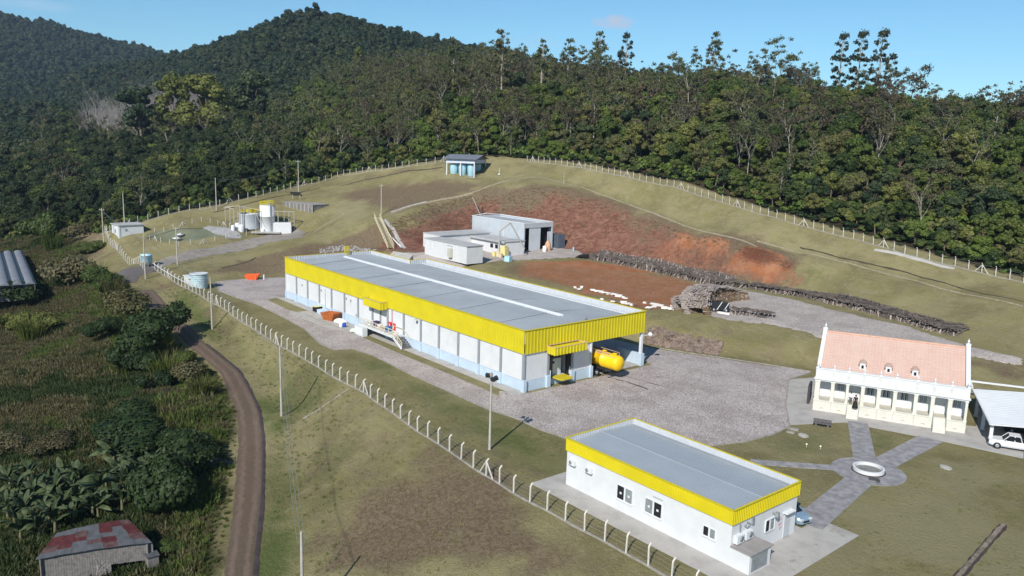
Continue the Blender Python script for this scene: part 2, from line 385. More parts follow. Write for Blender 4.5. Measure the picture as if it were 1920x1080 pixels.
# gentle natural unevenness away from the flat yards
def vnoise(X, Y, s, seed):
    r = np.random.default_rng(seed); T = r.random((64, 64)); x = X/s; y = Y/s
    xi = np.floor(x).astype(int); yi = np.floor(y).astype(int); fx = x-xi; fy = y-yi; fx = fx*fx*(3-2*fx); fy = fy*fy*(3-2*fy)
    g = lambda a, b: T[a % 64, b % 64]
    return (g(xi, yi)*(1-fx)+g(xi+1, yi)*fx)*(1-fy)+(g(xi, yi+1)*(1-fx)+g(xi+1, yi+1)*fx)*fy-.5
slope = np.hypot(*np.gradient(GZ, GS))
rough = np.clip((slope-.03)/.15, 0, 1)
GZ += blur(rough, 2)*(vnoise(GXX, GYY, 7, 1)*.35+vnoise(GXX, GYY, 3, 2)*.22)
def hgt(x, y):
    x = np.asarray(x, float); y = np.asarray(y, float)
    ix = np.clip(((x-GX0)/GS), 0, NX-1.001); iy = np.clip(((y-GY0)/GS), 0, NY-1.001)
    i = ix.astype(int); j = iy.astype(int); fx = ix-i; fy = iy-j
    return GZ[i, j]*(1-fx)*(1-fy)+GZ[i+1, j]*fx*(1-fy)+GZ[i, j+1]*(1-fx)*fy+GZ[i+1, j+1]*fx*fy
def gnd(x, y): return float(hgt(x, y))
def P(u, v, dz=0.0):                       # where the line of sight through a photo pixel meets the ground
    d = pix_dir(u, v); ts = np.linspace(30, 420, 3000)
    pts = CAM + d[None]*ts[:, None]; h = hgt(pts[:, 0], pts[:, 1])+dz
    below = np.nonzero(pts[:, 2] < h)[0]
    k = below[0] if len(below) else len(ts)-1
    if k > 0:
        a = pts[k-1, 2]-h[k-1]; b = h[k]-pts[k, 2]; t = ts[k-1]+(ts[k]-ts[k-1])*a/max(1e-9, a+b)
    else: t = ts[0]
    p = CAM+d*t; return np.array([p[0], p[1], gnd(p[0], p[1])])
def PP(lst): return [P(u, v) for u, v in lst]
def growing(a0, a1, st, g, far):
    lo = []; x = a0; d = st
    while x > -far: d *= g; x -= d; lo.append(x)
    hi = []; x = a1; d = st
    while x < far: d *= g; x += d; hi.append(x)
    return np.array(lo[::-1]), np.array(hi)
lx, hx = growing(GX0, GX1, 1.6, 1.06, 4000); ly, hy_ = growing(GY0, GY1, 1.6, 1.06, 4000)
AX = np.concatenate([lx, gx, hx]); AY = np.concatenate([ly, gy, hy_])
AXX, AYY = np.meshgrid(AX, AY, indexing='ij'); AZ = tin(AXX, AYY)
AZ[len(lx):len(lx)+NX, len(ly):len(ly)+NY] = GZ
# ------------------------------------------------------------------ ground object with cover zones
def seg_dist(X, Y, pl):
    D = np.full(X.shape, 1e9)
    for i in range(len(pl)-1):
        ax, ay = pl[i][:2]; bx, by = pl[i+1][:2]; L2 = (bx-ax)**2+(by-ay)**2+1e-9
        t = np.clip(((X-ax)*(bx-ax)+(Y-ay)*(by-ay))/L2, 0, 1); D = np.minimum(D, np.hypot(X-ax-t*(bx-ax), Y-ay-t*(by-ay)))
    return D
UPE = [(500, 563), (542.6, 583), (572, 589), (594, 600), (645, 618), (698, 642), (745, 663), (777, 676), (840, 702), (900, 728), (935, 745)]
LOE = [(404, 529), (410, 546), (440, 557), (479, 570), (521, 590), (571, 617), (600, 645), (625.7, 656.6), (662, 654.5), (700, 667), (771.7, 703.5), (842, 735), (912, 767), (965, 784), (1010, 805), (1062, 823)]
LOT = [inv(405, 528, 0), inv(470, 522, 0), inv(533, 520, 0), (-160, 74), (-159, 68.5)] + [inv(u, v, 0) for u, v in UPE] + [(-82.5, 66.6), (-79.5, 68.3), (-79.5, 95), (-110, 95), (-110, 100), inv(1215, 652, 0), inv(1290, 664, 0), inv(1360, 674, 0), inv(1440, 686, 0), inv(1500, 693, 0), inv(1520, 697, 0), inv(1478, 712, 0), inv(1472, 760, 0), inv(1480, 800, 0),
       inv(1450, 815, 0), inv(1400, 828, 0), inv(1340, 836, 0), inv(1280, 840, 0), inv(1150, 840, 0)] + [inv(u, v, 0) for u, v in LOE[::-1]]
_d = seg_dist(GXX, GYY, LOT+[LOT[0]]); _d = np.where(pip(GXX, GYY, LOT), -1, _d)
_k = np.clip((_d-1.3)/5, 0, 1); GZ *= _k*_k*(3-2*_k)
AZ[len(lx):len(lx)+NX, len(ly):len(ly)+NY] = GZ
def zone(pixpoly, soft=2.0, wobble=3.0, seed=3, world=False):
    poly = pixpoly if world else PP(pixpoly)
    D = seg_dist(GXX, GYY, list(poly)+[poly[0]]); ins = pip(GXX, GYY, poly); D = np.where(ins, D, -D)
    D = D+vnoise(GXX, GYY, 6, seed)*wobble+vnoise(GXX, GYY, 2.3, seed+1)*wobble*.6
    return np.clip(D/soft*.5+.5, 0, 1)
wood_full = None
Z = {k: np.zeros_like(GZ) for k in ('red', 'orange', 'brown', 'green', 'wild', 'pale', 'dark')}
def zadd(k, poly, amt=1.0, **kw): Z[k] = np.maximum(Z[k], zone(poly, **kw)*amt)
# red cut bank
zadd('red', [(700, 478), (735, 470), (790, 455), (860, 425), (900, 400), (950, 395), (1000, 380), (1030, 360), (1100, 372), (1180, 402), (1280, 435), (1400, 462), (1480, 492), (1490, 528), (1430, 532), (1330, 512), (1220, 492), (1100, 478), (1040, 470), (980, 480), (820, 490)], .85, soft=5, wobble=4)
zadd('red', [(830, 345), (800, 340), (745, 336), (760, 346), (820, 352)], .55, soft=3)
zadd('red', [(1075, 385), (1100, 378), (1190, 402), (1240, 420), (1200, 432), (1120, 405)], .9, soft=4)
zadd('orange', [(1265, 440), (1330, 443), (1372, 458), (1385, 478), (1405, 462), (1470, 480), (1488, 520), (1440, 525), (1390, 503), (1350, 478), (1290, 455)], 1, soft=2.5, wobble=3)
zadd('orange', [(1180, 482), (1230, 450), (1265, 440), (1300, 450), (1350, 470), (1400, 495), (1470, 520), (1475, 533), (1380, 525), (1250, 502)], .42, soft=3, wobble=4)
zadd('dark', [(1370, 462), (1410, 466), (1480, 487), (1495, 505), (1480, 515), (1440, 492), (1400, 480)], .9, soft=2, wobble=3)
zadd('dark', [(735, 470), (760, 440), (880, 395), (890, 420), (800, 460)], .35, soft=5, wobble=5)
zadd('red', [(700, 477), (730, 437), (800, 406), (880, 376), (935, 374), (950, 400), (900, 470), (780, 474)], .85, soft=3, wobble=3)
zadd('orange', [(980, 490), (1100, 490), (1320, 528), (1330, 545), (1290, 585), (1180, 575), (1060, 545), (960, 512)], .58, soft=3, wobble=4)
zadd('orange', [(980, 490), (1100, 488), (1180, 500), (1260, 515), (1180, 512), (1060, 500)], .75, soft=2)
zadd('orange', [(1240, 555), (1310, 545), (1320, 530), (1200, 508), (1120, 530), (1180, 545)], .35, soft=3)
zadd('red', [(935, 492), (1100, 484), (1200, 500), (1330, 528), (1330, 545), (1280, 572), (1180, 578), (1060, 545), (960, 515)], .42, soft=4)
zadd('brown', [(935, 495), (1100, 500), (1330, 535), (1290, 590), (1180, 580), (1060, 548), (940, 515)], .55, soft=3)
zadd('red', [(1290, 575), (1180, 560), (1100, 545), (1100, 552), (1180, 580)], .6, soft=3)
# dry / brown areas
zadd('brown', [(900, 352), (1040, 346), (1100, 360), (1200, 395), (1300, 430), (1500, 480), (1490, 520), (1400, 530), (1200, 490), (1050, 475), (1040, 400), (880, 400), (760, 420), (720, 470), (705, 470), (735, 415), (800, 385)], 1, soft=4)
zadd('brown', [(560, 500), (400, 515), (440, 488), (560, 462), (650, 440), (740, 415), (720, 470), (650, 475)], .95, soft=3)
zadd('brown', [(640, 372), (660, 350), (740, 340), (850, 335), (900, 345), (860, 372), (760, 400), (730, 400), (690, 385)], .75, soft=4)
zadd('brown', [(600, 345), (690, 325), (760, 312), (840, 310), (840, 322), (720, 336), (640, 348)], .5, soft=3)
zadd('brown', [(620, 1000), (700, 900), (830, 850), (960, 900), (1060, 985), (1180, 1079), (620, 1079)], .95, soft=6, wobble=8)
zadd('red', [(800, 880), (880, 870), (960, 915), (940, 950), (830, 940), (790, 920)], .28, soft=5, wobble=6)
zadd('red', [(900, 1000), (1040, 980), (1180, 1079), (900, 1079)], .2, soft=5, wobble=6)
zadd('brown', [(1180, 400), (1270, 425), (1500, 478), (1600, 505), (1580, 520), (1450, 490), (1250, 430)], .4, soft=3)
zadd('brown', [(1720, 880), (1919, 870), (1919, 1010), (1800, 930)], .3, soft=8, wobble=8)
zadd('brown', [(1500, 700), (1530, 640), (1400, 608), (1220, 600), (1240, 620), (1440, 680)], .35, soft=4)
zadd('brown', [(1820, 690), (1919, 720), (1919, 680), (1700, 660), (1700, 668)], .75, soft=3)
zadd('brown', [(1550, 500), (1919, 590), (1919, 660), (1800, 628), (1560, 560)], .3, soft=5, wobble=6)
zadd('brown', [(600, 760), (700, 760), (760, 820), (640, 880), (580, 850)], .35, soft=6, wobble=8)
zadd('brown', [(270, 520), (340, 560), (420, 640), (455, 700), (430, 600), (350, 530)], .6, soft=2, wobble=3)
zadd('brown', [(60, 430), (190, 430), (220, 480), (170, 500), (120, 470)], .6, soft=3)
zadd('brown', [(470, 640), (640, 700), (860, 860), (1240, 1079), (560, 1079), (545, 860)], .42, soft=4, wobble=9)
zadd('green', [(560, 820), (640, 800), (720, 860), (660, 1000), (600, 1079), (560, 1079)], .5, soft=5, wobble=9)
zadd('green', [(1150, 1000), (1300, 1079), (1180, 1079)], .5, soft=4, wobble=6)
zadd('pale', [(1440, 1079), (1520, 1000), (1640, 905), (1700, 900), (1770, 845), (1919, 872), (1919, 1079)], .8, soft=4, wobble=8)
zadd('pale', [(1400, 835), (1590, 800), (1600, 860), (1450, 862)], .4, soft=3)
# fresh green
zadd('green', [(640, 665), (700, 672), (850, 742), (1040, 822), (1050, 900), (900, 830), (740, 720)], .75, soft=6)
zadd('green', [(482, 700), (540, 780), (550, 900), (545, 1079), (490, 1079), (498, 950), (500, 820)], .9, soft=4, wobble=5)
zadd('green', [(440, 640), (500, 640), (640, 720), (600, 780), (530, 790), (470, 700)], .75, soft=5, wobble=6)
zadd('green', [(330, 520), (390, 560), (440, 640), (380, 620), (320, 560)], .85, soft=3)
zadd('green', [(1610, 790), (1720, 820), (1660, 860), (1620, 850)], .5, soft=3)
zadd('green', [(1400, 830), (1570, 790), (1590, 860), (1450, 870)], .45, soft=4)
zadd('green', [(1490, 490), (1560, 500), (1540, 530), (1490, 520)], .6, soft=4)
zadd('green', [(560, 330), (480, 360), (400, 380), (420, 400), (560, 372)], .35, soft=5)
# wild field left of the dirt road
zadd('wild', [tuple(p[:2]) for p in offs(RDZ[1:], -2.6)] + [(40, -40), (-330, -40), (-330, 40), (-280, 55), (-225, 46), (-212, 44)], 1, soft=2.5, wobble=2.5, world=True)
# pale worn grass
zadd('pale', [(340, 500), (450, 480), (560, 450), (640, 420), (600, 400), (620, 380), (700, 360), (690, 410), (560, 450)], .7, soft=4)
zadd('pale', [(940, 312), (1200, 345), (1470, 430), (1600, 460), (1700, 485), (1400, 440), (1150, 370), (980, 330)], .5, soft=5)
zadd('pale', [(200, 450), (330, 470), (420, 460), (330, 490), (250, 490)], .5, soft=4)
n1 = len(AX)*len(AY)
gverts = np.stack([AXX, AYY, AZ], -1).reshape(-1, 3)
ii, jj = np.meshgrid(np.arange(len(AX)-1), np.arange(len(AY)-1), indexing='ij')
b0 = (ii*len(AY)+jj).ravel(); NYY = len(AY)
gfaces = np.stack([b0, b0+NYY, b0+NYY+1, b0+1], -1)
def np_mesh(name, V, F, mats, smooth=True):
    me = bpy.data.meshes.new(name); k = F.shape[1]
    me.vertices.add(len(V)); me.vertices.foreach_set('co', np.ascontiguousarray(V, dtype=np.float32).ravel())
    me.loops.add(F.size); me.loops.foreach_set('vertex_index', F.astype(np.int32).ravel())
    me.polygons.add(len(F)); me.polygons.foreach_set('loop_start', np.arange(0, F.size, k, dtype=np.int32))
    try: me.polygons.foreach_set('loop_total', np.full(len(F), k, dtype=np.int32))
    except Exception: pass
    me.polygons.foreach_set('use_smooth', np.full(len(F), smooth))
    for m_ in (mats if isinstance(mats, (list, tuple)) else [mats]): me.materials.append(m_)
    me.update(calc_edges=True); me.validate(); return me
def obj_of(name, me, parent=None):
    o = bpy.data.objects.new(name, me); COL.objects.link(o)
    if parent: o.parent = parent
    return o
t = NT('grass_ground')
big = t.noise(.05, 5, .6); med = t.noise(.28, 6, .65); fine = t.noise(2.2, 6, .7); mow = t.noise(1.2, 4, .6, sc=(.25, 1.6, 1)); tiny = t.noise(7, 4, .7)
g = t.mix(t.ramp(big, .35, .65), (.25, .222, .10), (.33, .29, .15))
g = t.mix(t.math('MULTIPLY', t.ramp(med, .45, .7), .75), g, (.31, .26, .155))
g = t.mix(t.math('MULTIPLY', t.ramp(mow, .45, .75), .35), g, (.15, .155, .05))
mot = t.ramp(t.noise(.13, 7, .72), .46, .62); g = t.mix(t.math('MULTIPLY', mot, .6), g, (.185, .158, .08)); mo2 = t.ramp(t.noise(.6, 6, .75), .5, .7); g = t.mix(t.math('MULTIPLY', mo2, .6), g, (.36, .31, .185)); mo3 = t.ramp(t.noise(3.2, 5, .8), .5, .68); g = t.mix(t.math('MULTIPLY', mo3, .4), g, (.17, .165, .07))
def edge(a, nz, w=.35):
    return t.ramp(t.math('ADD', t.attr(a), t.math('MULTIPLY', t.math('SUBTRACT', nz, .5), w*2)), .25, .75)
g = t.mix(t.math('MULTIPLY', edge('green', med), .85), g, t.mix(t.ramp(fine, .3, .7), (.07, .108, .026), (.12, .155, .042)))
g = t.mix(t.math('MULTIPLY', edge('pale', med), .6), g, (.32, .29, .165))
g = t.mix(edge('brown', med, .45), g, t.mix(t.ramp(fine, .35, .65), (.15, .11, .068), (.24, .185, .12)))
strat = t.noise(.4, 7, .72, sc=(1.2, .5, 2.5), dist=1.2)
rc = t.mix(t.ramp(strat, .35, .65), (.165, .07, .05), (.30, .155, .11))
rc = t.mix(t.math('MULTIPLY', t.ramp(fine, .5, .72), .65), rc, (.11, .082, .045))
g = t.mix(edge('red', t.noise(.7, 7, .75), .7), g, rc)
oc = t.mix(t.ramp(med, .3, .7), (.37, .135, .058), (.45, .225, .13))
g = t.mix(edge('orange', t.noise(.9, 7, .75), .75), g, oc)
g = t.mix(t.math('MULTIPLY', edge('dark', fine, .5), .8), g, (.10, .04, .03))
wc = t.mix(t.ramp(med, .35, .65), (.05, .055, .022), (.10, .088, .045))
g = t.mix(edge('wild', fine, .3), g, wc)
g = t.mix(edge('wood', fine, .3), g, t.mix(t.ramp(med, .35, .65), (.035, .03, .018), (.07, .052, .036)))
g = t.mix(t.math('MULTIPLY', t.ramp(tiny, .3, .75), .28), g, t.mix(1.0, g, (.5, .5, .48), 'MULTIPLY'))
t.bump(t.math('ADD', t.math('MULTIPLY', fine, .7), t.math('MULTIPLY', tiny, .5)), 1.0, .45)
t.b.inputs['Specular IOR Level'].default_value = .1
M_ground = t.out(g, .95)
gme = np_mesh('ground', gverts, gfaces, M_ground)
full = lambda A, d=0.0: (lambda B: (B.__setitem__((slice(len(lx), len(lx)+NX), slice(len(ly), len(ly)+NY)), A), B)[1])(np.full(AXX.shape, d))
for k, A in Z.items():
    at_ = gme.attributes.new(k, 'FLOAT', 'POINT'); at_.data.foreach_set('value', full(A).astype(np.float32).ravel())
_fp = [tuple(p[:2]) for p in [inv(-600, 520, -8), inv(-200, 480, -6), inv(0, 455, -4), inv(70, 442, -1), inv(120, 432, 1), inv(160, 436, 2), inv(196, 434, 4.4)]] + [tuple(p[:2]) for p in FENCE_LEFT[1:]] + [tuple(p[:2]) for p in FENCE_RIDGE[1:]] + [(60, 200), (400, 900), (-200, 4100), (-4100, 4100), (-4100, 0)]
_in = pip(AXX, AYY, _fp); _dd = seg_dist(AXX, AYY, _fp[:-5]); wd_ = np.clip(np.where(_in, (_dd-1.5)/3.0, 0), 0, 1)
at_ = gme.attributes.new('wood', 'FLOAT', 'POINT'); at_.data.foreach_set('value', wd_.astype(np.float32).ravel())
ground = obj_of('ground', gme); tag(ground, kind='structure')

# ------------------------------------------------------------------ roads, yards, paths (sheets laid over the ground)
def stone_mat(name, c1, c2, c3, sc=3.2, patch=.18):
    t = NT(name); v = t.n('ShaderNodeTexVoronoi'); v.inputs['Scale'].default_value = sc; t.l(t.coord(), v.inputs[0])
    e = t.n('ShaderNodeTexVoronoi', feature='DISTANCE_TO_EDGE'); e.inputs['Scale'].default_value = sc; t.l(t.coord(), e.inputs[0])
    sep = t.n('ShaderNodeSeparateColor'); t.l(v.outputs['Color'], sep.inputs[0])
    c = t.mix(sep.outputs[0], c1, c2)
    big = t.ramp(t.noise(patch, 6, .65), .42, .62); c = t.mix(t.math('MULTIPLY', big, .55), c, c3)
    wv = t.ramp(t.noise(.8, 5, .7, sc=(1, .35, 1)), .5, .75); c = t.mix(t.math('MULTIPLY', wv, .3), c, (.24, .195, .175))
    j = t.ramp(e.outputs['Distance'], .02, .12); c = t.mix(t.math('ADD', t.math('MULTIPLY', j, .6), .4), (.10, .085, .07), c)
    t.bump(j, .6, .04); return t.out(c, .85)
M_cob = stone_mat('cobbles', (.42, .365, .345), (.54, .485, .465), (.30, .25, .235))
M_cob2 = stone_mat('cobbles_upper', (.42, .37, .34), (.54, .485, .45), (.33, .285, .265))
M_conc = mat('concrete', (.40, .38, .355), .85, .18, .5, dirt=.55, dirtc=(.14, .12, .1), bump=.3)
M_path = mat('path_stone', (.27, .26, .265), .85, .3, 1.1, dirt=.5, dirtc=(.17, .16, .16), bump=.3)
M_kerb = mat('kerb', (.3, .28, .25), .85, .25, 1.2, dirt=.5)
def ribbon(name, pl, wd, m, dz=.06, step=1.0, jitter=0.0, kind='structure', nx=4, crown=0.0):
    pts = [np.array(pl[0][:2], float)]
    for i in range(len(pl)-1):
        a = np.array(pl[i][:2], float); b = np.array(pl[i+1][:2], float); n = max(1, int(np.linalg.norm(b-a)/step))
        for k in range(1, n+1): pts.append(a+(b-a)*k/n)
    pts = np.array(pts)
    for _ in range(6):
        q = pts.copy(); q[1:-1] = (pts[:-2]+2*pts[1:-1]+pts[2:])/4; pts = q
    mb = MB(); n = len(pts); wds = wd if callable(wd) else (lambda s: wd)
    vs = []
    for i in range(n):
        tt = pts[min(i+1, n-1)]-pts[max(i-1, 0)]; tt = tt/np.linalg.norm(tt); nn = np.array([-tt[1], tt[0]]); w_ = wds(i/(n-1))/2
        jl = random.uniform(-jitter, jitter); jr = random.uniform(-jitter, jitter)
        for k in range(nx+1):
            s = -1+2*k/nx; off = s*w_ + (jl if k == 0 else jr if k == nx else 0); p = pts[i]+nn*off
            vs.append((p[0], p[1], gnd(p[0], p[1])+dz*(1 if 0 < k < nx else .35)+crown*(1-s*s)))
    fs = [(i*(nx+1)+k, i*(nx+1)+k+1, (i+1)*(nx+1)+k+1, (i+1)*(nx+1)+k) for i in range(n-1) for k in range(nx)]
    fs = [f[::-1] for f in fs]
    mb.add(vs, fs, 0, True); o = mb.build(name, m)
    at_ = o.data.attributes.new('across', 'FLOAT', 'POINT'); at_.data.foreach_set('value', np.tile(np.linspace(-1, 1, nx+1), n).astype(np.float32))
    if kind: tag(o, kind=kind)
    return o
def sheet(name, poly, m, dz, z=None, jit=0.0, kind='structure'):
    pl = []
    n = len(poly)
    for i in range(n):
        a = np.array(poly[i][:2], float); b = np.array(poly[(i+1) % n][:2], float); k = max(1, int(np.linalg.norm(b-a)/(1.5 if jit else 6)))
        for q in range(k):
            p = a+(b-a)*q/k; pl.append((p[0]+random.uniform(-jit, jit), p[1]+random.uniform(-jit, jit)))
    mb = MB()
    base = z if z is not None else 0
    mb.prism(pl, base-.4, base+dz); o = mb.build(name, m)
    if kind: tag(o, kind=kind)
    return o
def kerb(pl, wd=.16, ht=.12, name='kerb', closed=False, m=None):
    mb = MB(); pl = [np.array(p[:2], float) for p in pl]
    if closed: pl.append(pl[0])
    for i in range(len(pl)-1):
        a, b = pl[i], pl[i+1]; n = max(1, int(np.linalg.norm(b-a)/1.0))
        for k in range(n):
            p = a+(b-a)*(k+.01)/n; q = a+(b-a)*(k+.985)/n; h = ht+random.uniform(-.015, .015)
            mb.bar((p[0], p[1], gnd(*p)+h/2-.04), (q[0], q[1], gnd(*q)+h/2-.04), wd, h+.08)
    o = mb.build(name, m or M_kerb); tag(o, kind='structure'); return o
# lot: one polygon of the whole cobbled yard, drive strip along the long wall included
sheet('cobbled_yard', LOT, M_cob, .03)
K1 = [inv(u, v, 0) for u, v in [(1520, 699), (1479, 712), (1473, 760), (1481, 800), (1450, 815), (1400, 828), (1340, 836)]]
kerb(K1)
kerb([inv(u, v, 0) for u, v in LOE])
kerb([inv(u, v, 0) for u, v in UPE])
kerb([inv(u, v, 0) for u, v in [(1215, 650), (1290, 662), (1360, 672), (1440, 684), (1520, 697)]])
# upper cobbled yard and the road leaving it behind the house
UPL = [(-112, 116), inv(1215, 588, 4.1)]
def drape(name, polypix, m, dz=.07, world=False, kind='structure', step=1.0, wob=.6):
    poly = polypix if world else PP(polypix)
    xs = [p[0] for p in poly]; ys = [p[1] for p in poly]
    X, Y = np.meshgrid(np.arange(min(xs), max(xs)+step, step), np.arange(min(ys), max(ys)+step, step), indexing='ij')
    D = seg_dist(X, Y, list(poly)+[poly[0]]); ins = pip(X, Y, poly); D = np.where(ins, D, -D)+vnoise(X, Y, 3, 11)*wob
    keep = D > -step*.9
    # pull outside vertices down under the ground so that the edge is ragged but soft
    Zs = hgt(X, Y)+np.where(D > 0, dz, dz+D*.35)
    nx, ny = X.shape; idx = -np.ones(X.shape, int); vs = []; fs = []
    for i in range(nx-1):
        for j in range(ny-1):
            if keep[i, j] and keep[i+1, j] and keep[i, j+1] and keep[i+1, j+1]:
                q = []
                for a, b in ((i, j), (i+1, j), (i+1, j+1), (i, j+1)):
                    if idx[a, b] < 0: idx[a, b] = len(vs); vs.append((X[a, b], Y[a, b], Zs[a, b]))
                    q.append(int(idx[a, b]))
                fs.append(tuple(q))
    o = MB().add(vs, fs, 0, True).build(name, m)
    if kind: tag(o, kind=kind)
    return o
drape('upper_yard', [(1330, 592), (1300, 575), (1330, 555), (1400, 545), (1500, 565), (1600, 590), (1700, 612), (1760, 632), (1830, 652), (1919, 672), (1919, 686), (1800, 664), (1640, 648), (1530, 630), (1440, 607), (1360, 600)], M_cob2)
drape('workshop_yard', [(790, 492), (860, 505), (930, 490), (1100, 482), (1085, 470), (1030, 462), (980, 455), (900, 460), (780, 474), (740, 474)], M_cob2)
M_drive = mat('drive_concrete', (.25, .225, .195), .9, .2, .6, dirt=.4)
drape('access_drive', [(290, 497), (300, 490), (400, 465), (470, 448), (520, 434), (560, 430), (572, 436), (562, 446), (500, 455), (400, 478), (335, 492), (300, 503)], M_drive, dz=.1, wob=.1, step=.7)
t = NT('dirt_road'); a = t.noise(.35, 6, .65); b = t.noise(3, 6, .7)
ab = t.math('ABSOLUTE', t.math('SUBTRACT', t.math('ABSOLUTE', t.math('ADD', t.attr('across'), t.math('MULTIPLY', t.math('SUBTRACT', t.noise(.8, 7, .8), .5), 1.1))), .52)); c = t.mix(t.ramp(ab, .05, .3), (.155, .112, .083), (.10, .071, .047)); c = t.mix(t.math('MULTIPLY', t.ramp(a, .35, .65), .6), c, (.12, .082, .06)); c = t.mix(t.math('MULTIPLY', t.ramp(b, .45, .7), .4), c, (.16, .125, .1)); t.bump(b, .6, .1)  # earth brown, taken a little darker to paint in the dim lower-left corner
M_dirt = t.out(c, .95)
ribbon('dirt_road', RDZ[2:], lambda s: 3.0+.25*math.sin(s*21)+.15*math.sin(s*47), M_dirt, .07, jitter=.1, nx=6)
M_gutter = mat('gutter', (.055, .042, .042), .8, .3, .8)
ribbon('road_gutter', offs(RDZ[5:], 1.55), .5, M_gutter, .085, jitter=.07, nx=2)
M_gravel = mat('gravel', (.13, .115, .11), .9, .3, 3, bump=.5)
drape('gravel_apron', [(215, 515), (245, 502), (290, 497), (300, 506), (262, 515), (255, 530), (230, 532)], M_gravel, dz=.12)
M_stain = mat('oil_stain', (.13, .105, .095), .8, .3, 1.5)
ribbon('stain', [inv(1140, 708, 0), inv(1180, 716, 0), inv(1216, 731, 0)], .7, M_stain, .05, jitter=.22, nx=2)
ribbon('stain', [inv(1165, 704, 0), inv(1200, 712, 0), inv(1252, 728, 0)], .25, M_stain, .06, jitter=.1, nx=2)
# star of garden paths
def quadpath(name, a, b, w0, w1, m=M_path, dz=.045):
    a = inv(*a, 0)[:2]; b = inv(*b, 0)[:2]; d = (b-a)/np.linalg.norm(b-a); n = np.array([-d[1], d[0]])
    return sheet(name, [a-n*w0/2, b-n*w1/2, b+n*w1/2, a+n*w0/2], m, dz)
quadpath('garden_path', (1608, 792), (1625, 880), 2.4, 2.4)
quadpath('garden_path', (1745, 823), (1640, 878), 2.8, 2.6, dz=.049)
quadpath('garden_path', (1408, 866), (1600, 880), 1.4, 1.4, dz=.053)
quadpath('garden_path', (1612, 900), (1512, 985), 2.7, 2.9, dz=.057)
cc = inv(1628, 884, 0)
sheet('round_plaza', [(cc[0]+3.75*math.cos(i*math.pi/20), cc[1]+3.75*math.sin(i*math.pi/20)) for i in range(40)], M_path, .062)
sheet('house_pavement', [inv(*q, 0) for q in [(1480, 712), (1528, 708), (1535, 770), (1830, 800), (1840, 740), (1919, 760), (1919, 860), (1760, 826), (1585, 792), (1480, 797), (1474, 760)]], M_conc, .042)
sheet('office_pavement', [(-57, 50.4), (-33.2, 50.6), (-31.0, 53.5), (-31.3, 67.2), (-35, 67.2), (-35.2, 64.2), (-57, 64.2)], M_conc, .038)
sheet('wall_apron', [(-158.5, 67.3), (-80, 67.3), (-79.6, 68.9), (-158.5, 68.9)], M_conc, .045)
# ------------------------------------------------------------------ vegetation
def leaf_mat(name, cols, transl=.25, rough=.6, nscale=.35):
    t = NT(name); oi = t.n('ShaderNodeObjectInfo'); cr = t.n('ShaderNodeValToRGB'); el = cr.color_ramp.elements
    n = len(cols)
    while len(el) < n: el.new(.5)
    for i, c in enumerate(cols): el[i].position = i/max(1, n-1); el[i].color = (*c, 1)
    f = t.math('ADD', oi.outputs['Random'], t.math('MULTIPLY', t.math('SUBTRACT', t.noise(nscale, 3), .5), .6)); t.l(f, cr.inputs[0])
    nz = t.ramp(t.noise(2.5, 2, .5), .25, .75)
    c = t.mix(nz, t.mix(1.0, cr.outputs[0], (.62, .62, .6), 'MULTIPLY'), t.mix(1.0, cr.outputs[0], (1.3, 1.28, 1.2), 'MULTIPLY'))
    t.out(c, rough); t.b.inputs['Specular IOR Level'].default_value = .25
    tr = t.n('ShaderNodeBsdfTranslucent'); t.l(t.mix(1.0, c, (1.1, 1.2, .6), 'MULTIPLY'), tr.inputs[0]); ms = t.n('ShaderNodeMixShader'); ms.inputs[0].default_value = transl
    t.l(t.b.outputs[0], ms.inputs[1]); t.l(tr.outputs[0], ms.inputs[2]); t.l(ms.outputs[0], t.t.nodes['Material Output'].inputs[0]); return t.mat
L_broad = leaf_mat('foliage_broad', [(.034, .057, .017), (.078, .117, .026), (.124, .150, .039), (.044, .075, .026), (.182, .195, .052), (.124, .117, .052), (.065, .111, .029)])
L_bright = leaf_mat('foliage_bright', [(.084, .144, .026), (.132, .180, .036), (.102, .144, .042)])
L_euc = leaf_mat('foliage_dry', [(.099, .119, .048), (.127, .134, .059), (.079, .105, .044), (.132, .123, .066), (.105, .127, .053)])
L_brown = leaf_mat('foliage_brown', [(.095, .078, .052), (.085, .074, .048), (.115, .092, .062)])
L_dark = leaf_mat('foliage_blue_green', [(.036, .060, .029), (.050, .077, .036), (.072, .096, .041)])
L_yel = leaf_mat('foliage_yellow_green', [(.15, .16, .04), (.12, .14, .036)])
L_bush = leaf_mat('foliage_bush', [(.04, .07, .018), (.06, .09, .022), (.09, .115, .03)], nscale=.8)
L_bushd = leaf_mat('foliage_bush_dark', [(.02, .04, .012), (.032, .055, .016)], nscale=.8)
L_grass = leaf_mat('tall_grass', [(.06, .07, .024), (.085, .1, .03), (.11, .1, .05), (.08, .07, .045), (.1, .12, .03)], .3, nscale=.05)
L_grassg = leaf_mat('tall_grass_green', [(.07, .12, .024), (.1, .15, .034), (.09, .11, .03)], .3, nscale=.1)
M_trunk = mat('bark', (.16, .125, .095), .9, .3, 1.5)
M_pale = mat('bark_pale', (.36, .32, .27), .85, .25, 1.0)
M_grey = mat('bark_grey', (.33, .30, .285), .9, .2, 1.0)
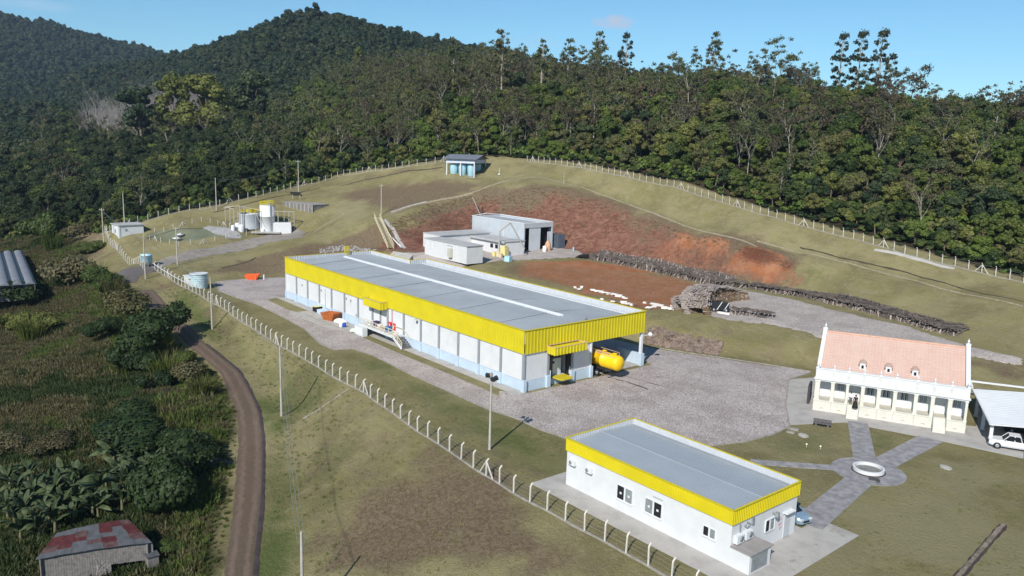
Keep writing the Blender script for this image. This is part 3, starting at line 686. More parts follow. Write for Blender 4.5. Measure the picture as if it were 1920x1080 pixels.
def cards(lobes, n, size, rs, flat=.35, droop=0.0, shell=.72):
    V = []; F = []
    wts = np.array([l[3]*l[4] for l in lobes]); wts = wts/wts.sum()
    pick = rs.choice(len(lobes), n, p=wts)
    for k in range(n):
        cx, cy, cz, rx, ry, rz = lobes[pick[k]]
        d = rs.normal(size=3); d /= np.linalg.norm(d)
        if d[2] < -.3: d[2] *= -.6
        rr = shell+(1.08-shell)*rs.random()
        p = np.array([cx+d[0]*rx*rr, cy+d[1]*ry*rr, cz+d[2]*rz*rr])
        nn = d*np.array([1/rx, 1/ry, 1/rz]); nn /= np.linalg.norm(nn); nn = nn+rs.normal(size=3)*flat*1.3+np.array([0, 0, .25]); nn /= np.linalg.norm(nn)
        a = np.cross(nn, rs.normal(size=3)); a /= np.linalg.norm(a); b = np.cross(nn, a)
        s = size*(.55+.9*rs.random()); a = a*s*.5; b = b*s*(.3+.25*rs.random())
        i = len(V); dr = np.array([0, 0, -droop*s])
        V += [p-a-b*.4, p+b*-1+dr*.2, p+a-b*.2+dr, p+a*.3+b, p-a*.6+b*.8]; F.append([i, i+1, i+2, i+3, i+4])
    return V, F
def blob(mb, lobes, mi, k=.72, seg=7):
    for cx, cy, cz, rx, ry, rz in lobes:
        prof = [(.01, -.9), (.62, -.7), (1, -.1), (.82, .55), (.4, .9), (.01, 1)]
        vs = []; n = seg
        for r, z in prof:
            for q in range(n): a = 2*math.pi*q/n; vs.append((cx+r*k*rx*math.cos(a), cy+r*k*ry*math.sin(a), cz+z*k*rz))
        fs = [(i*n+q, i*n+(q+1) % n, (i+1)*n+(q+1) % n, (i+1)*n+q) for i in range(len(prof)-1) for q in range(n)]
        mb.add(vs, fs, mi, True)
def branches(mb, seed, H, r, depth=3, mi=0, lean=.08, spread=.7, first=.35, n=5, gen_n=4):
    rs = random.Random(seed); tips = []
    def grow(p, d, L, rad, dep):
        steps = 3; pts = [p]; rads = [rad]; q = Vector(p); dd = Vector(d)
        for i in range(steps):
            dd = (dd+Vector((rs.gauss(0, .12), rs.gauss(0, .12), rs.gauss(.03, .06)))).normalized(); q = q+dd*L/steps; pts.append(q.copy()); rads.append(rad*(1-.55*(i+1)/steps))
        mb.tube(pts, rads, 5 if dep == depth else 4 if dep > 1 else 3, mi, False)
        if dep == 0: tips.append(q); return
        for k in range(gen_n if dep < depth else n):
            t_ = first+(1-first)*(k+rs.random()*.8)/(gen_n if dep < depth else n) if dep == depth else .35+.65*rs.random()
            i = min(steps-1, int(t_*steps)); b = pts[i].lerp(pts[i+1], t_*steps-i); a = rs.random()*6.28
            nd = (dd*(1-spread*.5)+Vector((math.cos(a), math.sin(a), .25))*spread).normalized()
            grow(b, nd, L*(.5+.2*rs.random())*(1 if dep == depth else .9), rads[i]*.5, dep-1)
        tips.append(q)
    grow(Vector((0, 0, -.4)), Vector((rs.gauss(0, lean), rs.gauss(0, lean), 1)).normalized(), H, r, depth)
    return tips
def make_broad(seed, H=10, R=3.6, n=850, size=.85, leaf=L_broad, trunk=M_trunk, k_l=8, low=.25, name='broad'):
    rs = np.random.default_rng(seed); tr = MB(); bend = rs.normal(size=2)*.4
    tr.tube([(0, 0, -.5), (bend[0]*.4, bend[1]*.4, H*.3), (bend[0], bend[1], H*.65)], [H*.022+.06, H*.016+.04, .05], 6)
    lobes = []
    for i in range(k_l*2):
        a = rs.random()*6.28; d = R*.8*math.sqrt(rs.random()); z = H*(low+.12+(.80-low)*rs.random()*(1-.45*(d/R)**2)); r = R*(.22+.2*rs.random())
        lobes.append((d*math.cos(a)+bend[0]*.5, d*math.sin(a)+bend[1]*.5, z, r, r*(.85+.3*rs.random()), r*(.85+.35*rs.random())))
        tr.tube([(bend[0]*.5, bend[1]*.5, H*.3), (lobes[-1][0], lobes[-1][1], z)], [.07, .03], 4, cap=False)
    lobes.append((bend[0], bend[1], H*.78, R*.5, R*.5, H*.17))
    V, F = cards(lobes, int(n*1.5), size*.8, rs, .6); cr = MB(); blob(cr, lobes, 0, .8, 6); cr.add(V, F, 0)
    return tr.mesh(name+'_trunk', trunk), cr.mesh(name+'_crown', leaf)
def make_euc(seed, H=21, n=1300, leaf=L_euc, trunk=M_pale, size=.55, name='tall', dense=1.0):
    rs = np.random.default_rng(seed); tr = MB(); tips = branches(tr, seed, H*.86, H*.009+.05, 2, 0, .05, .62, .42, 7, 3)
    lobes = []
    for q in tips:
        if q.z > H*.38: r = (.7+.9*rs.random())*H/20*dense; lobes.append((q.x, q.y, q.z, r*1.1, r*1.1, r*1.15))
    V, F = cards(lobes, n, size, rs, .8, .45, .2); cr = MB(); cr.add(V, F, 0)
    return tr.mesh(name+'_trunk', trunk), cr.mesh(name+'_crown', leaf)
def make_cone(seed, H=15, R=3.6, n=900, leaf=L_yel, name='conical'):
    rs = np.random.default_rng(seed); tr = MB().tube([(0, 0, -.5), (0, 0, H*.95)], [.22, .04], 6)
    lobes = [(rs.normal()*.2, rs.normal()*.2, H*(.2+.75*i/9), R*(1-.82*i/9)*(.85+.3*rs.random()), R*(1-.82*i/9)*(.85+.3*rs.random()), H*.085) for i in range(10)]
    V, F = cards(lobes, n, .8, rs, .4, .2); cr = MB(); blob(cr, lobes, 0, .7, 6); cr.add(V, F, 0)
    return tr.mesh(name+'_trunk', M_trunk), cr.mesh(name+'_crown', leaf)
def make_bare(seed, H=12, name='bare'):
    tr = MB(); branches(tr, seed, H, .16, 3, 0, .06, .55, .25, 7, 4); return tr.mesh(name+'_branches', M_grey), None
def make_low(seed, H, R, n, size, leaf, kl=5):        # far trees and undergrowth: crown only
    rs = np.random.default_rng(seed); lobes = [(rs.normal()*R*.38, rs.normal()*R*.38, H*(.35+.4*rs.random()), R*(.5+.2*rs.random()), R*(.5+.2*rs.random()), H*.26) for i in range(kl)]
    V, F = cards(lobes, n, size, rs, .3); cr = MB(); blob(cr, lobes, 0, .82, 6); cr.add(V, F, 0); return cr.mesh('leafy_crown', leaf)
def make_col(seed, H=24, R=2.4, n=2600, leaf=L_dark, gap=.35, lo=.3, size=.42, name='skyline', tm=None):
    rs = np.random.default_rng(seed); tr = MB(); lobes = []; N_ = 36
    tr.tube([(0, 0, -.5), (rs.normal()*.3, rs.normal()*.3, H*.5), (rs.normal()*.3, rs.normal()*.3, H*.97)], [.3, .2, .05], 6)
    for i in range(N_):
        f_ = lo+(1-lo)*i/(N_-1); a = i*2.4+rs.random(); w_ = R*(.35+1.1*math.sin(math.pi*min(1, (f_-lo)/(1-lo)*.85+.12)))*(.55+.6*rs.random()); x, y, z = w_*math.cos(a)*.75, w_*math.sin(a)*.75, H*f_*.97
        r = R*(.2+.3*rs.random()**1.5); lobes.append((x, y, z+rs.normal()*.5, r, r*(.7+.6*rs.random()), r*(.9+.6*rs.random()))); tr.tube([(0, 0, z-H*.07), (x, y, z)], [.07, .025], 4, cap=False)
    V, F = cards(lobes, n, size, rs, 1.0, .7, .15); cr = MB(); cr.add(V, F, 0); return tr.mesh(name+'_trunk', tm or M_pale), cr.mesh(name+'_crown', leaf)
T_broad = [make_broad(s, h, r, n, sz, lf, M_trunk, kl) for s, h, r, n, sz, lf, kl in [(1, 10.5, 3.8, 2000, .55, L_broad, 9), (2, 9, 3.4, 1700, .5, L_broad, 8), (3, 12, 4.0, 2000, .6, L_broad, 9), (4, 8.5, 3.9, 1800, .5, L_bright, 8), (5, 11, 3.4, 1700, .55, L_dark, 8), (6, 10, 3.6, 1500, .5, L_euc, 7), (7, 12.5, 3.6, 1900, .55, L_broad, 10)]]
T_euc = [make_col(81, 20, 2.6, 1900, L_euc, lo=.38, name='tall'), make_col(82, 22, 2.3, 1700, L_euc, lo=.45, name='tall'), make_col(83, 19, 2.9, 2000, L_broad, lo=.4, name='tall'), make_euc(12, 22, 1500), make_euc(13, 18, 1200), make_euc(14, 19, 1100, L_brown), make_euc(15, 21, 1700, L_euc, M_grey, dense=1.3)]
T_brown = [make_euc(31, 14, 900, L_brown, M_grey, .55, 'dry', 1.7), make_euc(32, 13, 850, L_brown, M_grey, .55, 'dry', 1.8)]
T_bare = [make_bare(21, 9), make_bare(22, 8), make_bare(23, 10)]
T_cone = [make_broad(41, 15, 3.4, 2400, .6, L_yel, M_trunk, 13, .05, 'conical'), make_broad(42, 14, 4.6, 2600, .6, L_yel, M_trunk, 14, .1, 'conical')]
L_deep = leaf_mat('foliage_deep', [(.018, .034, .014), (.03, .05, .018), (.05, .07, .022), (.024, .042, .02), (.075, .085, .028), (.04, .055, .022)])
L_far = leaf_mat('foliage_far', [(.016, .032, .018), (.026, .045, .02), (.038, .056, .024), (.05, .062, .028)])
FAR = [make_low(51, 10, 4.6, 300, 1.5, L_far), make_low(52, 11, 5, 320, 1.6, L_far), make_low(53, 9, 4.4, 280, 1.5, L_deep), make_low(54, 10, 4.4, 280, 1.4, L_far), make_low(55, 12, 4.2, 260, 1.4, L_far)]
def recolour(pair, leaf):
    c = pair[1].copy(); c.materials.clear(); c.materials.append(leaf); return (pair[0], c)
T_deep = [recolour(T_broad[i], L_deep) for i in (0, 1, 2, 4, 6)]
UNDER = [make_low(61, 2.6, 1.7, 220, .55, L_bright, 4), make_low(62, 3.4, 1.9, 260, .6, L_broad, 4), make_low(63, 2.2, 1.8, 200, .5, L_bushd, 4)]

def scatter(name, meshes, pts, rot, scl, idx, label=None, kind='stuff', cat=None):
    c = bpy.data.collections.new(name+'_source')
    for i, mlist in enumerate(meshes):
        # every source is one object (trunk and crown joined)
        if isinstance(mlist, tuple):
            bm = bmesh.new(); mats = []
            for me in mlist:
                if me is None: continue
                off = len(mats); mats += list(me.materials); b2 = bmesh.new(); b2.from_mesh(me)
                for f in b2.faces: f.material_index += off
                tmp = bpy.data.meshes.new('tmp'); b2.to_mesh(tmp); b2.free(); bm.from_mesh(tmp); bpy.data.meshes.remove(tmp)
            me = bpy.data.meshes.new('source'); bm.to_mesh(me); bm.free()
            for m_ in mats: me.materials.append(m_)
        else: me = mlist
        o = bpy.data.objects.new('%s_source_%02d' % (name, i), me); c.objects.link(o)
    me = bpy.data.meshes.new(name); me.from_pydata([tuple(p) for p in pts], [], [])
    for an, ty, ar in (('rot', 'FLOAT', rot), ('scl', 'FLOAT', scl)):
        a = me.attributes.new(an, ty, 'POINT'); a.data.foreach_set('value', np.asarray(ar, np.float32))
    a = me.attributes.new('pick', 'INT', 'POINT'); a.data.foreach_set('value', np.asarray(idx, np.int32))
    o = obj_of(name, me)
    g = bpy.data.node_groups.new(name, 'GeometryNodeTree'); g.interface.new_socket('Geometry', in_out='INPUT', socket_type='NodeSocketGeometry'); g.interface.new_socket('Geometry', in_out='OUTPUT', socket_type='NodeSocketGeometry')
    N = g.nodes.new; gi = N('NodeGroupInput'); go = N('NodeGroupOutput'); ip = N('GeometryNodeInstanceOnPoints'); ci = N('GeometryNodeCollectionInfo')
    ci.inputs[0].default_value = c; ci.inputs['Separate Children'].default_value = True; ci.inputs['Reset Children'].default_value = True
    def at(n_, dt):
        q = N('GeometryNodeInputNamedAttribute'); q.data_type = dt; q.inputs['Name'].default_value = n_; return q.outputs['Attribute']
    L = g.links.new; L(gi.outputs[0], ip.inputs['Points']); L(ci.outputs[0], ip.inputs['Instance']); ip.inputs['Pick Instance'].default_value = True
    L(at('pick', 'INT'), ip.inputs['Instance Index']); cx = N('ShaderNodeCombineXYZ'); L(at('rot', 'FLOAT'), cx.inputs[2]); L(cx.outputs[0], ip.inputs['Rotation']); L(at('scl', 'FLOAT'), ip.inputs['Scale']); L(ip.outputs[0], go.inputs[0])
    md = o.modifiers.new('scatter', 'NODES'); md.node_group = g
    return tag(o, label, cat, None, kind)

# wooded region = everything beyond the fences
fo = [(p[0]-.3, p[1]+.0) for p in FENCE_RIDGE]
left_edge = [inv(196, 434, 4.4), inv(160, 436, 2), inv(120, 432, 1), inv(70, 442, -1), inv(0, 455, -4), inv(-200, 480, -6), inv(-600, 520, -8)]
FOREST = [tuple(p[:2]) for p in left_edge[::-1]] + [tuple(p[:2]) for p in FENCE_LEFT[1:]] + [tuple(p[:2]) for p in FENCE_RIDGE[1:]] + [(60, 200), (400, 900), (-200, 2400), (-3400, 2400), (-3600, 0)]
BND = [tuple(p[:2]) for p in left_edge[::-1]] + [tuple(p[:2]) for p in FENCE_LEFT[1:]] + [tuple(p[:2]) for p in FENCE_RIDGE[1:]]
def zfar(X, Y):
    inn = (X > GX0) & (X < GX1-1) & (Y > GY0) & (Y < GY1-1)
    Zt = tin(X, Y); Zt[inn] = hgt(X[inn], Y[inn]); return Zt
def frustum(X, Y, Zt, m=120):
    d = np.stack([X, Y, Zt], -1)-CAM; dp = d @ _fw; u = 960+CF*(d @ _R)/dp; v = 540-CF*(d @ _U)/dp
    return (dp > 5) & (u > -m) & (u < 1920+m) & (v > -200) & (v < 1080+m), u, v, dp
def jgrid(x0, x1, y0, y1, s, seed):
    r = np.random.default_rng(seed); X, Y = np.meshgrid(np.arange(x0, x1, s), np.arange(y0, y1, s), indexing='ij')
    X = X+r.uniform(-.42, .42, X.shape)*s; Y = Y+r.uniform(-.42, .42, Y.shape)*s; return X.ravel(), Y.ravel(), r
# near wood: individual trees
X, Y, r1 = jgrid(-720, 60, 0, 520, 5.2, 101)
k = pip(X, Y, FOREST); X, Y = X[k], Y[k]
DB = seg_dist(X, Y, BND); k = DB > 3.6; X, Y, DB = X[k], Y[k], DB[k]
ZT = zfar(X, Y); k, U_, V_, DP = frustum(X, Y, ZT); X, Y, ZT, U_, V_, DP, DB = [a[k] for a in (X, Y, ZT, U_, V_, DP, DB)]
k = (DP < 430) | ((U_ > 560) & (DP < 520)) | ((U_ > 80) & (U_ < 460) & (DP < 560)); X, Y, ZT, U_, V_, DP, DB = [a[k] for a in (X, Y, ZT, U_, V_, DP, DB)]
rr = np.random.default_rng(5); n = len(X)
kind = np.zeros(n, int)          # 0 broad 1 euc 2 brown 3 bare 4 cone
pe = np.where((U_ > 680) & (U_ < 1330), .24, np.where((U_ > 520) & (U_ <= 680), .10, np.where((U_ >= 1330) & (U_ < 1520), .12, .015)))
q = rr.random(n); kind[q < pe] = 1
q = rr.random(n); kind[(q < .06) & (U_ > 640) & (U_ < 1500) & (DP > 190)] = 2
kind[(U_ > 165) & (U_ < 400) & (V_ > 205) & (V_ < 268) & (rr.random(n) < .5)] = 3
kind[(U_ > -50) & (U_ < 90) & (V_ > 215) & (V_ < 262) & (rr.random(n) < .2)] = 3
kind[(U_ > 1480) & (rr.random(n) < .04)] = 2
kind[(DB < 10) & (kind > 0) & (rr.random(n) < .55)] = 0
sc = .78+.45*rr.random(n); sc = np.where(kind == 3, sc*1.25, sc); sc *= np.where(DB < 9, .62, np.where(DB < 18, .8, 1.0)); sc = np.where((U_ > 150) & (U_ < 410) & (V_ > 200) & (V_ < 300) & (kind != 3), sc*.75, sc); sc = np.where(kind == 3, sc*1.25, sc); print('bare', (kind == 3).sum()); sc = np.where(kind == 1, sc*.66, sc); sc = np.where(kind == 2, sc*.78, sc)
sc = np.where((kind == 0) & (U_ > 1400), sc*.82, sc)
size = sc*np.where(kind == 1, 20, 10)/DP
SETS = {0: (T_broad, 'forest_tree', 'tree', 'dense green broadleaf tree standing in the wood beyond the fence', 'green trees of the wood beyond the fence', 300),
        1: (T_euc, 'tall_tree', 'tree', 'tall thin tree with pale bare trunk and sparse grey green crown in the wood', 'tall pale trunked trees of the wood', 130),
        2: (T_brown, 'dry_tree', 'tree', 'rounded tree with dry brownish sparse crown in the wood', 'dry brownish trees of the wood', 70),
        3: (T_bare, 'bare_tree', 'tree', 'leafless pale grey tree in the band of bare trees on the left slope', 'leafless grey trees on the left slope', 90),}
def plant(name, pair, x, y, z, s, rz, label, group=None, cat='tree'):
    e = empty(name, (x, y, z), rz, label, cat, group); e.scale = (s, s, s)
    tr, cr = pair
    if tr: inst('trunk', tr, e)
    if cr: inst('crown', cr, e)
    return e
rest = []
for kd, (T, nm, cat, lb, gr, lim) in SETS.items():
    ids = np.nonzero(kind == kd)[0]; ids = ids[np.argsort(-size[ids])]
    for c_, i in enumerate(ids):
        if c_ < lim:
            ti = int(rr.integers(len(T))); deep_ = kd == 0 and U_[i] < 560 and rr.random() < .8; pr__ = T_deep[ti % 5] if deep_ else T[ti]; reg = ['left edge of picture', 'behind the pond', 'behind the white tanks', 'left of the ridge hut', 'right behind the ridge hut', 'above the workshop bank', 'above the orange bank', 'above the log rows', 'behind the colonial house'][int(np.searchsorted([150, 400, 620, 820, 1000, 1200, 1450, 1680], U_[i]))]
            row = 'in the front row' if DB[i] < 10 else 'in the middle rows' if DB[i] < 24 else 'high in the wood'
            lk = {0: ['mid green bushy tree', 'small rounded green tree', 'tall full green tree', 'bright green tree', 'blue green tree', 'olive sparse tree', 'tall dark green tree'][ti if not deep_ else (6, 1, 2, 4, 6)[ti % 5]] if kd == 0 else '', 1: 'thin pale trunked tree', 2: 'dry brownish rounded tree', 3: 'leafless pale grey tree'}[kd]
            plant(nm, pr__, X[i], Y[i], ZT[i]-.1, sc[i], rr.random()*6.28, '%s %s, %s' % (lk, row, reg), gr)
        else: rest.append((i, kd))
ALLT = T_broad+T_euc+T_brown+T_bare+T_deep; OFF = {0: 0, 1: len(T_broad), 2: len(T_broad)+len(T_euc), 3: len(T_broad)+len(T_euc)+len(T_brown)}
NUM = {0: len(T_broad), 1: len(T_euc), 2: len(T_brown), 3: len(T_bare)}
scatter('wood', ALLT, [(X[i], Y[i], ZT[i]-.1) for i, kd in rest], rr.random(len(rest))*6.28, [sc[i] for i, kd in rest], [(len(ALLT)-5+int(rr.integers(5))) if kd == 0 and U_[i] < 560 and rr.random() < .8 else OFF[kd]+int(rr.integers(NUM[kd])) for i, kd in rest])
# far wooded hills
ptsF = []
for (x0, x1, y0, y1, s, d0, d1) in [(-1450, 60, -200, 1150, 8.0, 430, 1050), (-2300, -400, -150, 1500, 12.0, 1050, 2100)]:
    a, b, r2 = jgrid(x0, x1, y0, y1, s, 103); zt = zfar(a, b); k, uu, vv, dp = frustum(a, b, zt, 60)
    k &= (dp > d0) & (dp < d1) & ~((uu > 560) & (dp < 520)) & ~((uu > 80) & (uu < 460) & (dp < 560)) & (vv < HZ(uu)+60)
    ptsF.append(np.stack([a[k], b[k], zt[k]-1.5, np.full(k.sum(), s/8.0)], -1))
ptsF = np.concatenate(ptsF); m_ = len(ptsF); print('far trees', m_, 'near', n)
scatter('wooded_hills', FAR, ptsF[:, :3], rr.random(m_)*6.28, ptsF[:, 3]*(.8+.5*rr.random(m_)), rr.integers(0, len(FAR), m_))
# undergrowth along the edge of the wood
X2, Y2, _ = jgrid(-520, 60, 0, 480, 2.1, 107); k = pip(X2, Y2, FOREST); X2, Y2 = X2[k], Y2[k]; DB2 = seg_dist(X2, Y2, BND)
k = (DB2 > 2.4) & (DB2 < 34) & (rr.random(len(X2)) < np.where(DB2 < 14, 1.0, .45)); X2, Y2, DB2 = X2[k], Y2[k], DB2[k]; Z2 = zfar(X2, Y2); k, uu, vv, dp = frustum(X2, Y2, Z2); X2, Y2, Z2, DB2 = X2[k], Y2[k], Z2[k], DB2[k]
scatter('undergrowth', UNDER, np.stack([X2, Y2, Z2-.2], -1), rr.random(len(X2))*6.28, np.clip(DB2/6, .35, 1.1)*(.7+.6*rr.random(len(X2))), rr.integers(0, len(UNDER), len(X2)))
# outstanding trees that show singly against the sky or the wood
def single(u, v_top, D, pair, Hm, name, label, dx=0, sx=None):
    # base on the ground below the given column, height chosen so that the top reaches the photo's height
    zt = 40.0
    for _ in range(8):
        p = pU(u, D, zt); zt = float(zfar(np.array([p[0]]), np.array([p[1]]))[0])
    p = pU(u, D, zt); top = pD(u, v_top, D)[2]; s = max(.3, (top-zt)/Hm)
    e = plant(name, pair, p[0], p[1], zt-.2, s, random.random()*6.28, label); 
    if sx: e.scale = (s*sx, s*sx, s)
    return e
L_sky = leaf_mat('foliage_skyline', [(.035, .052, .036), (.05, .066, .044), (.06, .07, .045)])
tall = [make_col(71, leaf=L_sky), make_col(72, 24, 2.9, 2600, L_euc, lo=.35), make_col(73, 20, 2.4, 1700, L_euc, lo=.55)]
for a in [(1567, 64, 300, 0, .62, 'left tree of the dark eucalyptus clump standing above the right ridge'),
          (1601, 60, 300, 0, .8, 'fullest middle tree of the dark eucalyptus clump above the right ridge'),
          (1638, 58, 298, 0, .5, 'tallest slim spire of the dark eucalyptus clump above the right ridge'),
          (1660, 102, 292, 0, .5, 'short right hand tree of the dark eucalyptus clump above the right ridge'),
          (1333, 64, 310, 1, .8, 'open crowned tree alone on the skyline right of the cloud'),
          (940, 60, 330, 1, .95, 'tall forked tree with three crown tufts on the skyline left of the small tree'),
          (1015, 80, 330, 2, .45, 'small slender tree on the skyline right of the forked tree'),
          (1170, 63, 330, 0, .75, 'rightmost tall crown of the skyline group below the cloud'),
          (1120, 62, 335, 1, .8, 'tall full crown in the middle of the skyline group below the cloud'),
          (1062, 76, 335, 1, .75, 'left crown of the skyline group below the cloud'),
          (850, 74, 340, 1, .8, 'broad sparse tree at the left end of the skyline trees')]:
    single(a[0], a[1], a[2], tall[a[3]], 24 if a[3] < 2 else 20, 'eucalyptus_tree', a[5], sx=((single and None) or None)) if a[4] > .9 else single(a[0], a[1], a[2], tall[a[3]], 24 if a[3] < 2 else 20, 'eucalyptus_tree', a[5])
single(394, 126, 430, T_cone[1], 15, 'conical_tree', 'broad yellow green conical tree left of centre above the bare trees', sx=1.3)
single(325, 128, 440, T_cone[0], 15, 'conical_tree', 'slim olive green conical tree left of the broad yellow green one')
single(268, 145, 440, T_broad[4], 12, 'forest_tree', 'dark round tree above the left end of the bare trees')
single(672, 84, 560, T_cone[0], 15, 'conical_tree', 'small bright yellow green tree high on the wooded hill', sx=.9)
single(470, 115, 440, T_broad[4], 12, 'forest_tree', 'tall dark green tree right of the yellow green conical tree')
# ------------------------------------------------------------------ building materials
W_white = mat('white_wall', (.63, .64, .65), .6, .05, .6, dirt=.4, dirtc=(.46, .45, .44), streak=True)
W_cream = mat('cream_wall', (.62, .605, .53), .7, .05, .9, dirt=.2, dirtc=(.58, .54, .44))
W_blue = mat('pale_blue_wall', (.47, .57, .67), .65, .07, .9, dirt=.4, dirtc=(.36, .4, .42))
W_grey = mat('grey_column', (.27, .29, .31), .5, .08, 1)
W_yel = mat('yellow_sheet', (.60, .50, .012), .5, .08, .35, dirt=.3, dirtc=(.45, .38, .05), streak=True)
W_yeld = mat('yellow_paint', (.56, .46, .02), .5, .1, 3)
W_roof = mat('grey_roof_sheet', (.36, .39, .41), .5, .1, .12, metal=.15, dirt=.5, dirtc=(.25, .265, .275))
W_roofl = mat('ridge_sheet', (.66, .68, .7), .4, .05, 1)
W_par = mat('parapet_inside', (.5, .52, .55), .5, .08, 1)
W_glass = mat('dark_glass', (.015, .018, .022), .08, .1, 1, spec=.6)
W_glassg = mat('grey_glass', (.24, .26, .27), .45, .2, 2, spec=.4)
W_dark = mat('dark_opening', (.012, .012, .014), .8, .1, 1)
W_black = mat('black_rubber', (.015, .015, .016), .7, .2, 3)
W_metal = mat('galvanised', (.42, .45, .48), .35, .15, 2, metal=.6)
W_red = mat('red_cabinet', (.62, .02, .05), .4, .1, 3)
W_cream2 = mat('cream_railing', (.62, .54, .36), .55, .1, 3)
W_post = mat('fence_concrete', (.58, .55, .50), .8, .15, 2, dirt=.3, dirtc=(.33, .29, .24))
W_pole = mat('pole_concrete', (.42, .39, .35), .85, .15, 1.5)
W_skip = mat('rusty_orange_steel', (.42, .12, .03), .6, .3, 2, dirt=.5, dirtc=(.2, .08, .04))
W_orange = mat('orange_paint', (.8, .13, .03), .5, .1, 2)
W_bluep = mat('blue_plastic', (.02, .07, .38), .35, .1, 3)
W_wood = mat('weathered_board', (.19, .175, .165), .9, .3, 2.5, streak=True, dirt=.4, dirtc=(.09, .08, .075))
W_lblue = mat('light_blue_tank', (.42, .68, .80), .45, .08, 1)
W_tankb = mat('fibre_tank', (.40, .52, .56), .45, .1, 1, dirt=.3, dirtc=(.3, .36, .36))
W_chrome = mat('dark_steel', (.06, .065, .07), .4, .2, 2, metal=.5)
W_sack = mat('white_sack', (.75, .72, .68), .8, .1, 3)

# ------------------------------------------------------------------ warehouse
X0, X1, Y0, Y1, HT, HB = -157.55, -80.17, 68.98, 93.24, 8.66, 5.34
YN, XN = 89.3, -141.2         # narrower rear-left part
wh = empty('warehouse', (X0, Y0, 0), 0, 'long white warehouse with bright yellow sheet band, pale blue base and grey roof', 'warehouse')
def wbuild(mb, name, m): o = mb.build(name, m, wh); o.location = (-X0, -Y0, 0); return o
YB = 81.95                     # where the open loading bay starts
XBAY = -104.0
core = MB(); e_ = .02
core.box(X0+.25, Y0+.25, 0, XBAY, YN, HB+.3).box(XN, YN, 0, XBAY, Y1-.2, HB+.3).box(XBAY, Y0+.25, 0, X1-.25, Y0+2, HB+.3).box(XBAY, Y0+2, 0, X1-3.2, YB, HB+.3)
core.box(X1-3.2, Y0+2, 0, X1-.25, 73.7, HB+.3).box(X1-3.2, 77.9, 0, X1-.25, YB, HB+.3)
wbuild(core, 'inner_wall', W_white)
nb = 15; bw = (X1-X0)/nb
for i in range(nb+1):
    x = X0+i*bw; c = MB()
    if 0 < i < nb: c.box(x-.2, Y0-.05, 1.5, x+.2, Y0+.3, HB); 
    elif i == 0: c.box(x+.02, Y0-.05, 1.5, x+.4, Y0+.3, HB)
    else: c.box(x-.42, Y0-.05, 1.5, x-.02, Y0+.3, HB)
    wbuild(c, 'column', W_grey if i > 0 else W_white)
    p = MB().box(max(X0, x-.36) if i else X0, Y0-.22, 0, min(X1, x+.36), Y0+.2, 1.62); wbuild(p, 'column_base', W_blue)
    if i < nb:
        if i == 7: continue
        wbuild(MB().box(x+.2+e_, Y0+.12, 1.5, x+bw-.2-e_, Y0+.26, HB), 'wall_panel', W_white)
        wbuild(MB().box(x+.36, Y0+.06, 0, x+bw-.36, Y0+.27, 1.46), 'base_panel', W_blue)
# doorway bay with small door
x = X0+7*bw
wbuild(MB().box(x+.2+e_, Y0+.14, 1.5, x+2.6, Y0+.27, HB), 'wall_panel', W_white); wbuild(MB().box(x+2.6, Y0+.5, 1.5, x+bw-.22, Y0+.6, HB), 'door_recess', W_white)
d = wbuild(MB().box(x+3.0, Y0+.4, 1.6, x+3.95, Y0+.5, 4.2), 'door', W_white); MB().box(x+3.2, Y0+.36, 2.2, x+3.75, Y0+.4, 3.9).build('door_glass', W_glassg, d)
wbuild(MB().box(x+2.45, Y0+.05, 1.5, x+2.72, Y0+.3, HB), 'door_post', W_grey)
# grey roller strip and pipes on bay 4
x = X0+3*bw; wbuild(MB().box(x+2.6, Y0+.05, 1.1, x+4.8, Y0+.13, 4.7), 'roller_door', W_white); wbuild(MB().box(x+2.5, Y0-.02, 1.0, x+4.9, Y0+.1, 1.15).box(x+2.45, Y0+.0, 1.1, x+2.6, Y0+.12, 4.8), 'door_frame', W_grey)
for i, dx, z in ((1, 2.4, 4.0), (3, .6, 4.3), (5, 2.2, 4.3), (5, .5, 4.4), (5, 4.2, 2.0)):
    wbuild(MB().box(X0+i*bw+dx, Y0-.02, z, X0+i*bw+dx+.4, Y0+.11, z+.12).box(X0+i*bw+dx+.15, Y0-.02, z-.35, X0+i*bw+dx+.22, Y0+.11, z), 'wall_bracket', W_metal)
x = X0+8*bw
for dx in (.45, 1.75): 
    c = wbuild(MB().box(x+dx, Y0-.08, 1.75, x+dx+.75, Y0+.12, 3.0), 'hydrant_cabinet', W_red); MB().box(x+dx+.25, Y0-.1, 2.1, x+dx+.5, Y0-.08, 2.7).build('cabinet_door', W_white, c)
wbuild(MB().tube([(x+1.45, Y0, 1.7), (x+1.45, Y0, 5.2)], .05, 6), 'red_pipe', W_red)
